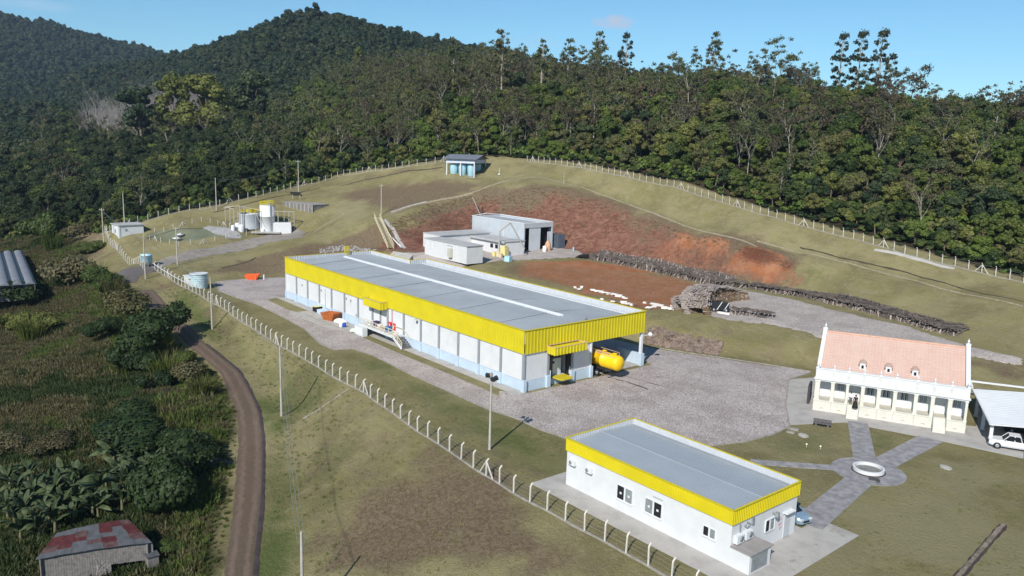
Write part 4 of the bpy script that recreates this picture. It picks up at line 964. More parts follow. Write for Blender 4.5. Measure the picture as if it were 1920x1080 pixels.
# front end wall
yc = [Y0, 73.4, 78.05, YB]
for k, y in enumerate(yc):
    a = max(Y0+.02, y-.2); b = y+.2 if k < 3 else YB
    wbuild(MB().box(X1-.3, a, 1.5, X1+.05, b, HB), 'column', W_grey if k < 3 else W_white)
    wbuild(MB().box(X1-.3, max(Y0-.21, y-.33), 0, X1+.28, y+.33 if k < 3 else YB+.15, 1.7), 'column_base', W_blue)
for a, b in ((Y0+.35, 73.1), (78.35, YB-.25)):
    wbuild(MB().box(X1-.26, a-.1, 1.5, X1-.1, b+.1, HB), 'wall_panel', W_white); wbuild(MB().box(X1-.26, a, 0, X1-.03, b, 1.46), 'base_panel', W_blue)
dk = wbuild(MB().box(X1-3.1, 73.75, 0, X1-.5, 77.85, 1.05), 'dock_floor', W_blue)
wbuild(MB().box(X1-.55, 73.75, 1.05, X1-.1, 74.35, 4.6).box(X1-.55, 77.2, 1.05, X1-.1, 77.8, 4.6).box(X1-.56, 74.35, 4.1, X1-.12, 77.2, 4.62), 'dock_seal', W_black)
o = wbuild(MB().box(X1-1.2, 74.7, 1.06, X1-1.1, 76.9, 3.5), 'dock_door', W_white); MB().box(X1-1.1, 74.95, 2.8, X1-1.06, 75.6, 3.15).build('door_window', W_glass, o)
wbuild(MB().prism([(X1-.6, 74.5), (X1-.6, 77.0), (X1+1.35, 77.0), (X1+1.7, 76.6), (X1+1.7, 74.9), (X1+1.35, 74.5)], 1.08, 1.22), 'dock_leveller', W_yeld)
wbuild(MB().box(X1-.1, 73.8, 1.2, X1+.02, 73.95, 2.3).box(X1-.1, 77.55, 1.2, X1+.02, 77.7, 2.3), 'dock_bumper', W_white)
# yellow band: ribbed sheets, one part per side
wbuild(MB().corr((X0, Y0-.1, HB), (1, 0, 0), (0, 0, 1), (0, -1, 0), X1-X0, HT-HB, .6, .03), 'long_yellow_band', W_yel)
wbuild(MB().corr((X1+.1, Y0, HB), (0, 1, 0), (0, 0, 1), (1, 0, 0), Y1-Y0, HT-HB, .6, .045), 'end_yellow_band', W_yel)
wbuild(MB().corr((X0-.1, Y0, HB), (0, 1, 0), (0, 0, 1), (-1, 0, 0), YN-Y0, HT-HB, .6, .08), 'far_yellow_band', W_yel)
wbuild(MB().corr((XN, Y1+.1, HB), (1, 0, 0), (0, 0, 1), (0, 1, 0), X1-XN, HT-HB, .6, .08).corr((X0, YN+.1, HB), (1, 0, 0), (0, 0, 1), (0, 1, 0), XN-X0, HT-HB, .6, .08).corr((XN-.1, YN, HB), (0, 1, 0), (0, 0, 1), (-1, 0, 0), Y1-YN, HT-HB, .6, .08), 'rear_yellow_band', W_yel)
cap = MB()
for a, b in (((X0-.1, Y0-.1), (X1+.1, Y0-.1)), ((X1+.1, Y0-.1), (X1+.1, Y1+.1)), ((X1+.1, Y1+.1), (XN, Y1+.1)), ((XN, Y1+.1), (XN, YN+.1)), ((XN, YN+.1), (X0-.1, YN+.1)), ((X0-.1, YN+.1), (X0-.1, Y0-.1))):
    cap.bar((a[0], a[1], HT+.02), (b[0], b[1], HT+.02), .26, .09)
wbuild(cap, 'parapet_cap', W_yeld)
inn = MB()
inn.corr((X1, Y1-.12, HT-1.9), (-1, 0, 0), (0, 0, 1), (0, -1, 0), X1-XN, 1.9, .6, .06); inn.corr((XN, YN-.12, HT-1.9), (-1, 0, 0), (0, 0, 1), (0, -1, 0), XN-X0, 1.9, .6, .06)
inn.corr((X0+.15, YN, HT-1.9), (0, -1, 0), (0, 0, 1), (1, 0, 0), YN-Y0, 1.9, .6, .06); inn.corr((XN+.15, Y1, HT-1.9), (0, -1, 0), (0, 0, 1), (1, 0, 0), Y1-YN, 1.9, .6, .06)
inn.box(X0+.1, Y0, HT-1.9, X1-.1, Y0+.12, HT-.02).box(X1-.15, Y0+.12, HT-1.9, X1-.02, Y1-.1, HT-.02)
wbuild(inn, 'parapet_inside', W_par)
sf = MB().box(X0, Y0-.02, HB-.03, X1, Y0+.3, HB+.02).box(X1-.3, Y0+.3, HB-.03, X1+.02, Y1, HB+.02).box(XBAY, YB, HB+.2, X1-.3, Y1, HB+.3); wbuild(sf, 'soffit', W_white)
# roof: two ribbed slopes with lap lines every 25 m
YR = 81.3; zr, ze = HT-.42, HT-.95
def slope_sheet(x0, x1, ya, yb, za, zb):
    mb = MB(); L = x1-x0
    return mb.corr((x0, ya, za), (1, 0, 0), (0, yb-ya, zb-za), (0, 0, 1), L, 1.0, .5, .05)
xs = [X0+.2, -141, -131, -110, X1-.2]
for i in range(4):
    dz = (.0, .012, .0, .012)[i]
    wbuild(slope_sheet(xs[i], xs[i+1]+.05, Y0+.15, YR, ze+dz, zr+dz), 'roof_sheet', W_roof)
    ye = YN if i == 0 else Y1
    wbuild(slope_sheet(xs[i], xs[i+1]+.05, YR, ye-.2, zr+dz, zr-(zr-ze)*(ye-YR)/(YR-Y0)+dz), 'roof_sheet', W_roof)
wbuild(MB().box(X0+3, YR-.3, zr-.05, X1-5.6, YR+.02, zr+.24).box(X0+3, YR-.65, zr-.05, X1-5.8, YR-.38, zr+.1), 'ridge_cap', W_roofl)
wbuild(MB().box(X0+1, YN-1.5, ze+.02, XN, YN-.95, ze+.2).box(XN, Y1-1.3, ze-.03, X1-1, Y1-.75, ze+.16), 'gutter', W_roofl)
lap = MB()
for xx in (-150.5, -141, -131, -120.5, -110, -99.5, -89):
    lap.add([(xx, Y0+.2, ze+.075), (xx+.22, Y0+.2, ze+.075), (xx+.22, YR-.7, zr+.06), (xx, YR-.7, zr+.06)], [(0, 1, 2, 3)])
    if xx > XN: lap.add([(xx, YR+.1, zr+.075), (xx+.22, YR+.1, zr+.075), (xx+.22, Y1-1.4, ze+.075), (xx, Y1-1.4, ze+.075)], [(0, 1, 2, 3)])
wbuild(lap, 'lap_strip', mat('lap_metal', (.46, .49, .51), .5, .1, 1))
wbuild(MB().box(X1-2.2, YR+.9, zr+.05, X1-1.9, YR+1.2, zr+.4), 'roof_vent', W_grey)
# canopy boxes
def canopy(x0, y0, x1, y1, z0, z1, name):
    c = MB()
    if y0 < Y0: c.corr((x0, y0, z0), (1, 0, 0), (0, 0, 1), (0, -1, 0), x1-x0, z1-z0, .6, .06).corr((x1, y0, z0), (0, 1, 0), (0, 0, 1), (1, 0, 0), y1-y0, z1-z0, .6, .06).corr((x0, y0, z0), (0, 1, 0), (0, 0, 1), (-1, 0, 0), y1-y0, z1-z0, .6, .06)
    else: c.corr((x1, y0, z0), (0, 1, 0), (0, 0, 1), (1, 0, 0), y1-y0, z1-z0, .6, .06).corr((x0, y0, z0), (1, 0, 0), (0, 0, 1), (0, -1, 0), x1-x0, z1-z0, .6, .06).corr((x0, y1, z0), (1, 0, 0), (0, 0, 1), (0, 1, 0), x1-x0, z1-z0, .6, .06)
    c.box(x0, y0, z0-.02, x1, y1, z0+.05).box(x0+.05, y0+.05, z1-.3, x1-.05, y1-.05, z1-.22)
    o = wbuild(c, name, W_yel); r_ = MB()
    r_.bar((x0, y0, z1), (x1, y0, z1), .08).bar((x1, y0, z1), (x1, y1, z1), .08).bar((x0, y0, z1), (x0, y1, z1), .08).bar((x0, y1, z1), (x1, y1, z1), .08) if y0 >= Y0 else r_.bar((x0, y0, z1), (x1, y0, z1), .08).bar((x1, y0, z1), (x1, y1, z1), .08)
    r_.build('canopy_trim', W_grey if y0 < Y0 else mat('pink_trim', (.6, .38, .3), .6), o); return o
canopy(X0+6.9*bw, Y0-1.5, X0+8.02*bw, Y0-.12, HB-.3, HB+1.0, 'side_canopy')
canopy(X1+.2, 72.9, X1+1.9, 79.0, HB-.35, HB+.75, 'end_canopy')
# open loading bay
wbuild(MB().box(X1-.45, Y1-.45, 0, X1-.05, Y1-.05, HB), 'bay_column', W_roofl); wbuild(MB().box(X1-12.5, Y1-.4, 0, X1-12.1, Y1-.05, HB+.2), 'bay_column', W_grey)
st = MB(); vs = [(X1-.3, Y1-.35, 0), (X1-6.6, Y1-.35, 0), (X1-5.2, Y1-.35, 1.75), (X1-.3, Y1-.35, 1.95)]; vs2 = [(a, b+.3, c) for a, b, c in vs]
st.add(vs+vs2, [(0, 1, 2, 3), (7, 6, 5, 4), (0, 4, 5, 1), (1, 5, 6, 2), (2, 6, 7, 3), (3, 7, 4, 0)]); wbuild(st, 'bay_wall', W_blue); wbuild(MB().box(X1-.5, Y1-.6, 0, X1+.25, Y1+.1, 1.95), 'column_base', W_blue)
wbuild(MB().box(XBAY+.05, YB+.15, .052, X1-.2, Y1, .058), 'bay_floor', M_conc)
# lamps on the band
for (x, y) in ((X0+9.85*bw, Y0-.35),): wbuild(MB().bar((x, y+.25, HB-.3), (x, y-.4, HB-.05), .08).cbox((x+.05, y-.5, HB+.05), (.5, .35, .25), 0), 'wall_lamp', W_roofl)
wbuild(MB().bar((X1-.2, Y1+.1, HB-.6), (X1+.1, Y1+1.3, HB-.6), .07).lathe((X1+.1, Y1+1.4, HB-.85), [(.02, 0), (.35, .1), (.4, .35), (.2, .6), (.02, .65)], 12), 'wall_lamp', W_roofl)
# yellow ladder cage at the far end
cg = MB(); cx, cy = -161.2, 88.0
cx, cy = X0+.6, YN-6.1
for i in range(8): a = i*math.pi/4; cg.bar((cx-.5+.55*math.cos(a), cy+.55*math.sin(a), HT-.6), (cx-.5+.55*math.cos(a), cy+.55*math.sin(a), HT+1.25), .09)
for z in (HT-.1, HT+.4, HT+.85, HT+1.3):
    for i in range(8):
        a = i*math.pi/4; b = a+math.pi/4; cg.bar((cx-.5+.55*math.cos(a), cy+.55*math.sin(a), z), (cx-.5+.55*math.cos(b), cy+.55*math.sin(b), z), .08)
wbuild(cg, 'ladder_cage', W_yeld)
bk = mat('dark_blue_box', (.03, .05, .09), .5); 
o = MB().box(-.5, -.6, 0, .5, .6, 2.1).box(-.45, -.5, 2.1, .45, .5, 2.55).build('equipment_cabinet', bk, None, (-159.3, 72.2, 0)); tag(o, 'tall dark blue cabinet standing at the far left corner of the warehouse', 'cabinet')

# platform and stairs on the long side
pf = empty('loading_platform', (-122.6, 66.9, 0), 0, 'white raised platform with cream railing and steps against the warehouse wall', 'platform')
MB().box(0, 0, 1.35, 11.5, 2.0, 1.65).box(0, 0, .0, .3, 2.0, 1.35).build('deck', W_white, pf)
MB().bar((11.4, .08, 1.5), (14.2, .08, .1), .16, .35).build('stair_stringer', W_white, pf)
for k in range(6): inst_ = MB().box(11.5+k*.46, .1, 1.35-k*.25, 11.98+k*.46, 2.0, 1.42-k*.25).build('step', W_wood, pf)
for k in range(9):
    x = .3+k*1.38; MB().box(x, .05, 1.65, x+.09, .14, 2.7).build('railing_post', W_cream2, pf)
MB().bar((.3, .1, 2.72), (11.5, .1, 2.72), .09).bar((.3, .1, 2.2), (11.5, .1, 2.2), .06).bar((11.5, .1, 2.72), (14.1, .1, 1.2), .09).bar((11.5, .1, 2.2), (14.1, .1, .7), .06).bar((14.1, .1, 1.2), (14.1, .1, 0), .09).bar((12.8, .1, 2.0), (12.8, .1, .7), .08).build('handrail', W_cream2, pf)
MB().bar((8.3, 1.9, 1.7), (8.3, 1.9, 3.0), .08).bar((8.3, 1.9, 2.7), (11.6, 1.9, 2.7), .07).bar((11.6, 1.9, 2.7), (13.8, 1.9, 1.4), .07).build('handrail', W_cream2, pf)
hb = MB(); hb.box(-.2, -1.0, 0, 2.6, -.05, 1.5)
for k in range(4): hb.box(.0+k*.65, -1.06, .2, .35+k*.65, -1.0, 1.3)
o = hb.build('water_container', W_roofl, None, (-121.9, 66.85, 0)); tag(o, 'white slatted plastic container below the left end of the warehouse platform', 'container')
def skip(name, x, y, rz, m, lab, sx=3.4, sy=1.7, h=1.25):
    e = empty(name, (x, y, 0), rz, lab, 'skip'); b = MB(); t_ = .06
    lo = [(-sx/2+.75, -sy/2+.1, .05), (sx/2-.55, -sy/2+.1, .05), (sx/2-.55, sy/2-.1, .05), (-sx/2+.75, sy/2-.1, .05)]; hi = [(-sx/2, -sy/2, h*.85), (sx/2, -sy/2, h), (sx/2, sy/2, h), (-sx/2, sy/2, h*.85)]
    li = [(p[0]*.97, p[1]*.93, p[2]+.08) for p in lo]; hi2 = [(p[0]*.97, p[1]*.93, p[2]) for p in hi]
    b.add(lo+hi+li+hi2, [(0, 3, 2, 1)]+[(i, (i+1) % 4, 4+(i+1) % 4, 4+i) for i in range(4)]+[(8+i, 12+i, 12+(i+1) % 4, 8+(i+1) % 4) for i in range(4)]+[(4+i, 4+(i+1) % 4, 12+(i+1) % 4, 12+i) for i in range(4)]+[(8, 9, 10, 11)])
    b.build('body', m, e)
    for x_ in (-.6, .3, 1.1): MB().bar((x_, -sy/2+.03, .15), (x_*1.05, -sy/2-.05, h*.9), .1).build('rib', m, e)
    MB().bar((-sx/2, -sy/2, h*.87), (sx/2, -sy/2, h+.02), .12).bar((-sx/2, sy/2, h*.87), (sx/2, sy/2, h+.02), .12).bar((sx/2, -sy/2, h+.02), (sx/2, sy/2, h+.02), .12).build('rim', m, e)
    return e
skip('skip', -133.9, 67.3, R_(15), W_skip, 'rusty orange open skip standing against the long warehouse wall', 3.6, 2.0, 1.5)
skip('skip', -182.0, 71.4, R_(55), W_orange, 'bright orange skip alone at the left end of the cobbled yard', 3.4, 1.8, 1.2)
rp = empty('loading_ramp', (-142.9, 67.6, 0), 0, 'small dock ramp with pale yellow top beside the orange skip', 'ramp')
b = MB(); b.add([(0, 0, .9), (2.2, 0, 1.15), (2.2, 1.5, 1.15), (0, 1.5, .9), (0, 0, 1.0), (2.2, 0, 1.25), (2.2, 1.5, 1.25), (0, 1.5, 1.0)], [(0, 3, 2, 1), (4, 5, 6, 7), (0, 1, 5, 4), (1, 2, 6, 5), (2, 3, 7, 6), (3, 0, 4, 7)]); b.build('plate', mat('pale_yellow', (.66, .6, .3), .6), rp); MB().box(.3, .2, 0, 2.0, 1.5, .93).build('support', W_dark, rp)
MB().box(2.4, .1, 0, 4.6, 1.5, .8).build('side_block', W_blue, rp)
sheet('dock_pad', [(-143.5, 63.4), (-129.5, 63.6), (-124, 65.5), (-123, 68.6), (-143.2, 68.6)], M_conc, .058)
def lump(name, x, y, z, r, m, lab, cat, seed, sz=.7):
    rs = random.Random(seed); b = MB(); vs = []; n = 8
    for i, (rr_, zz) in enumerate([(.5, 0), (1, .12), (.95, .5), (.55, .85), (.02, .95)]):
        for k in range(n): a = k*2*math.pi/n; q = r*rr_*(.8+.4*rs.random()); vs.append((q*math.cos(a), q*math.sin(a)*1.2, zz*r*sz))
    b.add(vs, [(i*n+k, i*n+(k+1) % n, (i+1)*n+(k+1) % n, (i+1)*n+k) for i in range(4) for k in range(n)], 0, False)
    o = b.build(name, m, None, (x, y, z), rs.random()*3); return tag(o, lab, cat)
lump('sack', -131.2, 67.6, .04, .75, W_sack, 'pale full sack leaning beside the right end of the rusty skip', 'sack', 1, 1.1)
lump('sack', -130.1, 67.5, .04, .8, W_sack, 'larger pale sack nearest the blue drums by the warehouse wall', 'sack', 2, 1.2)
lump('sack', -123.4, 66.4, .0, .55, mat('green_white', (.6, .68, .58), .7), 'round greenish white bag on the grass left of the platform', 'bag', 3, 1.3)
def drum(x, y, m, lab, lie=False):
    b = MB().lathe((0, 0, 0), [(.29, 0), (.3, .03), (.3, .3), (.31, .32), (.3, .34), (.3, .84), (.28, .88)], 14)
    o = b.build('plastic_drum', m, None, (x, y, .0)); 
    if lie: o.rotation_euler = (R_(90), 0, .6); o.location.z = .3
    return tag(o, lab, 'drum')
drum(-127.2, 66.6, W_bluep, 'blue plastic drum standing on the verge left of the platform'); drum(-127.9, 66.9, W_bluep, 'blue plastic drum lying behind the standing one', True); drum(-127.6, 66.1, W_sack, 'white plastic drum in front of the two blue drums')
clut = [(-120.6, 68.2, .9, .7, .7, W_roofl, 'white crate at the left end of the platform deck'), (-119.0, 68.4, .8, .7, .9, mat('purple', (.05, .03, .12), .7), 'dark purple bundle beside the platform door'), (-117.6, 68.3, .8, .6, .6, W_sack, 'cream box in front of the white platform door'), (-115.9, 68.2, .9, .6, .45, mat('pinkbox', (.6, .42, .36), .7), 'pinkish box in the middle of the platform'), (-114.7, 68.2, .8, .8, .85, mat('blue_box', (.02, .16, .42), .5), 'bright blue box on the platform left of the red cabinets'), (-112.8, 68.3, .8, .5, .35, W_sack, 'low pale box on the platform nearest the steps')]
for x, y, sx, sy, sz, m, lb in clut:
    b = MB().box(-sx/2, -sy/2, 0, sx/2, sy/2, sz*.85).box(-sx/2-.03, -sy/2-.03, sz*.85, sx/2+.03, sy/2+.03, sz); o = b.build('crate', m, None, (x, y, 1.65), .1); tag(o, lb, 'box')

# yellow tank trailer in the loading bay
tk = empty('tank_trailer', (-76.3, 84.15, 0), 0, 'yellow cylindrical tank trailer sticking out of the open loading bay', 'trailer')
TY = mat('tank_yellow', (.82, .52, .01), .35, .06, 1.2, dirt=.3, dirtc=(.6, .4, .05))
prof = [(.02, -.05), (.6, .03), (.95, .2), (1.12, .5), (1.15, .8), (1.15, 3.2), (1.19, 3.22), (1.19, 3.4), (1.15, 3.42), (1.15, 7.2), (1.19, 7.22), (1.19, 7.4), (1.15, 7.42), (1.15, 11.2), (.9, 11.6), (.02, 11.8)]
b = MB().lathe((0, 0, 0), prof, 28); o = b.build('tank', TY, tk, (0, 0, 2.5)); o.rotation_euler = (0, R_(-90), 0)
for xx in (-1.3, -3.4, -6.8): 
    MB().lathe((xx, 0, 3.58), [(.32, 0), (.32, .2), (.38, .22), (.38, .28), (.02, .32)], 12).build('manhole', TY, tk)
pk = mat('pink_walkway', (.62, .42, .3), .6)
MB().box(-7.6, -.62, 3.62, -1.9, -.25, 3.7).bar((-7.6, -.7, 3.5), (-.6, -.75, 3.42), .08).build('walkway', pk, tk)
MB().bar((-7.5, .5, 4.0), (-.9, .5, 3.95), .05).bar((-7.5, .5, 4.0), (-7.5, .5, 3.5), .05).bar((-4, .5, 3.98), (-4, .5, 3.5), .05).bar((-.9, .5, 3.95), (-.9, .5, 3.4), .05).build('guard_rail', pk, tk)
MB().box(-10.5, -.45, 1.0, -1.6, -.3, 1.35).box(-10.5, .3, 1.0, -1.6, .45, 1.35).box(-1.8, -1.1, .7, -1.6, 1.1, .85).build('chassis', W_chrome, tk)
def wheel(parent, x, y, r=.5, wd=.28, m2=None):
    t_ = MB().lathe((0, 0, -wd/2), [(r*.55, 0), (r*.92, 0), (r, .05), (r, wd-.05), (r*.92, wd), (r*.55, wd)], 18).build('wheel', W_black, parent, (x, y, r)); t_.rotation_euler = (R_(90), 0, 0)
    MB().lathe((0, 0, -wd/2-.005), [(.02, .03), (r*.3, .01), (r*.56, .0), (r*.56, wd+.01), (.02, wd-.02)], 14).build('rim', m2 or W_metal, t_); return t_
for xx in (-3.8, -5.1, -6.4):
    for yy in (-1.0, 1.0): wheel(tk, xx, yy)
for yy in (-.8, .8): MB().bar((-8.8, yy, 1.1), (-8.8, yy, .05), .14).build('landing_leg', W_chrome, tk)
o = MB().bar((0, 0, 0), (0, 0, 0.02), .1)
MB().box(-8.7, -1.0, 1.0, -8.2, -.9, 1.4).box(-8.6, -1.02, .5, -8.3, -.9, .7).build('side_lamp', W_roofl, tk)

# ------------------------------------------------------------------ office (front right)
oX0, oX1, oY0, oY1, oH, oB = -54.9, -35.03, 53.08, 63.0, 4.96, 3.65
of = empty('office_building', (oX0, oY0, 0), 0, 'small white flat building with yellow parapet band and grey roof, nearest the camera', 'building')
def ob(mb, name, m, par=None): o = mb.build(name, m, par or of); o.location = (-oX0, -oY0, 0) if par is None else (0, 0, 0); return o
ob(MB().box(oX0+.12, oY0+.12, 0, oX1-.12, oY1-.12, oB+.2), 'wall', W_white)
ob(MB().corr((oX0, oY0, oB), (1, 0, 0), (0, 0, 1), (0, -1, 0), oX1-oX0, oH-oB, .25, .045), 'long_yellow_band', W_yel)
ob(MB().corr((oX1, oY0, oB), (0, 1, 0), (0, 0, 1), (1, 0, 0), oY1-oY0, oH-oB, .25, .045), 'end_yellow_band', W_yel)
ob(MB().corr((oX0, oY0, oB), (0, 1, 0), (0, 0, 1), (-1, 0, 0), oY1-oY0, oH-oB, .25, .045).corr((oX0, oY1, oB), (1, 0, 0), (0, 0, 1), (0, 1, 0), oX1-oX0, oH-oB, .25, .045), 'rear_yellow_band', W_yel)
cp = MB()
for a, b in (((oX0, oY0), (oX1, oY0)), ((oX1, oY0), (oX1, oY1)), ((oX1, oY1), (oX0, oY1)), ((oX0, oY1), (oX0, oY0))): cp.bar((a[0], a[1], oH), (b[0], b[1], oH), .2, .06)
ob(cp, 'parapet_cap', W_yeld)
ob(MB().corr((oX1, oY1-.08, oH-1.0), (-1, 0, 0), (0, 0, 1), (0, -1, 0), oX1-oX0, 1.0, .25, .03).corr((oX0+.08, oY1, oH-1.0), (0, -1, 0), (0, 0, 1), (1, 0, 0), oY1-oY0, 1.0, .25, .03).box(oX0+.05, oY0+.03, oH-1, oX1-.05, oY0+.1, oH-.03).box(oX1-.1, oY0+.1, oH-1, oX1-.03, oY1-.1, oH-.03), 'parapet_inside', W_par)
ym = oY0+4.9
W_roof2 = mat('office_roof_sheet', (.36, .40, .43), .42, .05, .3, metal=.2)
ob(MB().corr((oX0+.1, oY0+.1, oH-.6), (1, 0, 0), (0, ym-oY0-.1, .27), (0, 0, 1), oX1-oX0-.2, 1, .28, .03), 'roof_sheet', W_roof2)
ob(MB().corr((oX0+.1, ym, oH-.33), (1, 0, 0), (0, oY1-ym-.1, -.27), (0, 0, 1), oX1-oX0-.2, 1, .28, .03), 'roof_sheet', W_roof2)
ob(MB().box(oX0+.15, ym-.12, oH-.34, oX1-.15, ym+.12, oH-.28), 'ridge_cap', W_roof2)
ob(MB().box(oX0+.3, oY1-.75, oH-.58, oX1-.4, oY1-.45, oH-.5), 'gutter', W_grey)
def window(x0, x1, z0, z1, y, darkleft=True):
    f = ob(MB().box(x0-.07, y-.05, z0-.07, x1+.07, y+.08, z0).box(x0-.07, y-.05, z1, x1+.07, y+.08, z1+.07).box(x0-.07, y-.05, z0, x0, y+.08, z1).box(x1, y-.05, z0, x1+.07, y+.08, z1).box((x0+x1)/2-.09, y-.04, z0, (x0+x1)/2+.09, y+.08, z1), 'window', W_roofl)
    xm = (x0+x1)/2
    MB().box(x0, y-.02, z0, xm-.09, y+.01, z1).build('pane', W_dark if darkleft else W_glassg, f); MB().box(xm+.09, y-.02, z0, x1, y+.01, z1).build('pane', W_glassg if darkleft else W_dark, f)
    MB().box(x0-.1, y-.12, z0-.14, x1+.1, y+.05, z0-.07).build('sill', W_roofl, f)
    if x1-x0 > 1.5:
        for k, xx in enumerate((x0+.3, xm+.38)): MB().box(xx, y-.035, z0+.5, xx+.24, y-.022, z0+.7).build('chair_back', W_white, f)
    return f
def opx(u, v): p = inv(u, v, 1.8); return p
# windows of the long wall, spaced as surveyed
def oxs(u):            # x on the long wall plane for a column of the photo at mid height
    d = pix_dir(u, 900+(u-1150)*.47); t_ = (oY0-CAM[1])/d[1]; return float((CAM+d*t_)[0])
for ua, ub, dl, z0, z1 in ((1157.5, 1185, True, 1.25, 2.55), (1210, 1240, False, 1.25, 2.55), (1319, 1340.5, True, 1.7, 2.5)): window(oxs(ua), oxs(ub), z0, z1, oY0+.1, dl)
for ua in (1074, 1105):
    x = oxs(ua); a = ob(MB().box(x-.42, oY0-.22, 2.45, x+.42, oY0+.12, 2.95), 'air_conditioner', W_roofl); MB().lathe((0, 0, 0), [(.2, 0), (.2, .02), (.02, .03)], 12).build('fan', W_glassg, a, (x-.12, oY0-.22, 2.7)).rotation_euler = (R_(90), 0, 0)
    MB().box(x-.4, oY0-.2, 2.36, x+.4, oY0+.1, 2.44).build('bracket', W_metal, a)
ob(MB().box(oxs(1225)-.1, oY0+.07, 2.95, oxs(1241), oY0+.12, 3.0), 'cable', W_grey)
# end wall: door, window, red notices, lamp, air conditioners, annex
ye_ = lambda u: float((lambda d: (CAM+d*((oX1-CAM[0])/d[0]))[1])(pix_dir(u, 990)))
ob(MB().box(oX1-.2, 61.0, .1, oX1-.06, 61.9, 2.35), 'door', W_par); ob(MB().box(oX1-.14, 60.7, 2.5, oX1+.35, 62.1, 2.58), 'door_canopy', W_roofl)
f = ob(MB().box(oX1-.14, 58.1-.08, 1.5, oX1-.03, 58.1, 2.55).box(oX1-.14, 59.4, 1.5, oX1-.03, 59.48, 2.55).box(oX1-.14, 58.1, 1.42, oX1-.02, 59.4, 1.5).box(oX1-.14, 58.1, 2.55, oX1-.02, 59.4, 2.62).box(oX1-.14, 58.66, 1.5, oX1-.04, 58.84, 2.55), 'window', W_roofl)
MB().box(oX1-.13, 58.1, 1.5, oX1-.09, 58.66, 2.55).build('pane', W_dark, f); MB().box(oX1-.13, 58.84, 1.5, oX1-.09, 59.4, 2.55).build('pane', W_glassg, f)
for y, z, s in ((60.2, 1.9, .16), (60.45, 1.95, .1), (60.2, 1.45, .2), (60.5, 1.5, .14), (60.35, 1.05, .14), (60.55, 1.15, .1)): ob(MB().box(oX1-.13, y, z, oX1-.1, y+s, z+.22), 'notice', mat('notice_red', (.5, .25, .25), .6))
ob(MB().bar((oX1-.1, 59.0, 3.1), (oX1+.3, 59.0, 3.05), .08).cbox((oX1+.35, 59.05, 3.05), (.3, .42, .35), .3), 'wall_lamp', W_grey)
for y in (54.0, 55.25):
    a = ob(MB().box(oX1-.1, y-.5, 1.95, oX1+.3, y+.45, 2.65), 'air_conditioner', W_roofl); MB().lathe((0, 0, 0), [(.26, 0), (.26, .02), (.02, .03)], 14).build('fan', W_glassg, a, (oX1+.3, y+.1, 2.3)).rotation_euler = (0, R_(90), 0)
ob(MB().tube([(oX1-.06, 55.2, 3.35), (oX1+.02, 54.8, 3.1), (oX1+.02, 55.2, 2.85), (oX1+.02, 55.6, 3.1), (oX1+.02, 55.2, 3.35)], .05, 6).box(oX1-.1, 55.9, 2.9, oX1+.05, 56.15, 3.5).box(oX1-.1, 54.2, 2.6, oX1, 54.3, 3.4), 'antenna_loop', W_metal)
ob(MB().box(oX1-.12, oY0+.12, 0, oX1+1.75, oY0+3.1, 1.72), 'annex', W_white); ob(MB().box(oX1-.12, oY0+.02, 1.72, oX1+1.9, oY0+3.25, 1.82), 'annex_roof', mat('annex_slab', (.3, .28, .27), .8))
ob(MB().box(oX1+1.75, oY0+.4, .2, oX1+1.79, oY0+2.6, 1.5), 'annex_grille', W_glassg)

# ------------------------------------------------------------------ colonial house
hA = inv(1523, 768.3, 0); hB_ = inv(1809, 813.3, 0); hd = hB_-hA; HL = float(np.hypot(hd[0], hd[1])); hrot = math.atan2(hd[1], hd[0])
hs = empty('colonial_house', (hA[0], hA[1], 0), hrot, 'cream colonial house with terracotta tile roof, white parapet and pillared veranda', 'house')
W_tile = None
t = NT('terracotta_tiles'); br = t.n('ShaderNodeTexBrick'); br.inputs['Scale'].default_value = 1; br.inputs['Brick Width'].default_value = .42; br.inputs['Row Height'].default_value = .36; br.inputs['Mortar Size'].default_value = .028; br.offset = 0
br.inputs['Color1'].default_value = (.53, .365, .305, 1); br.inputs['Color2'].default_value = (.56, .395, .33, 1); br.inputs['Mortar'].default_value = (.49, .325, .265, 1)
t.l(t.coord(), br.inputs[0]); c = t.mix(t.math('MULTIPLY', t.ramp(t.noise(.5, 5, .6, sc=(1.6, .4, 1)), .4, .7), .5), br.outputs[0], (.57, .43, .365)); W_tile = t.out(c, .8); t.bump(br.outputs['Fac'], -.4, .05)
FZ, BZ, PZ = 1.5, 4.15, 5.85
opn = [(.7, 1.95), (2.5, 3.8), (4.25, 5.6), (6.15, 7.5), (8.05, 9.4), (9.95, 11.8), (12.35, 13.7), (14.25, 15.6), (16.2, 17.5)]
s_ = HL/17.9; opn = [(a*s_, b*s_) for a, b in opn]
stairs_at = (2, 7)
for i, (a, b) in enumerate(opn):
    if i in stairs_at: continue
    l = 0 if i == 0 else (opn[i-1][1]+a)/2; r_ = HL if i == 8 else (b+opn[i+1][0])/2
    if i-1 in stairs_at: l = opn[i-1][1]
    if i+1 in stairs_at: r_ = opn[i+1][0]
    p = MB().box(l+.01, 0, 0, r_-.01, .35, FZ-.12).box(l+.01, -.07, FZ-.12, r_-.01, .4, FZ).box(l+.01, -.05, FZ-.42, r_-.01, 0, FZ-.36).box(l+.3, -.04, .82, r_-.3, 0, .87)
    o = p.build('plinth_panel', W_cream, hs); cxm = (l+r_)/2
    v_ = MB(); 
    for k in range(5): a0 = math.pi*k/5; a1 = math.pi*(k+1)/5; v_.bar((cxm+.22*math.cos(a0), -.05, .35+.16*math.sin(a0)), (cxm+.22*math.cos(a1), -.05, .35+.16*math.sin(a1)), .05)
    v_.build('vent_arch', mat('arch_tone', (.42, .39, .32), .8), o)  # arch outline in a darker cream
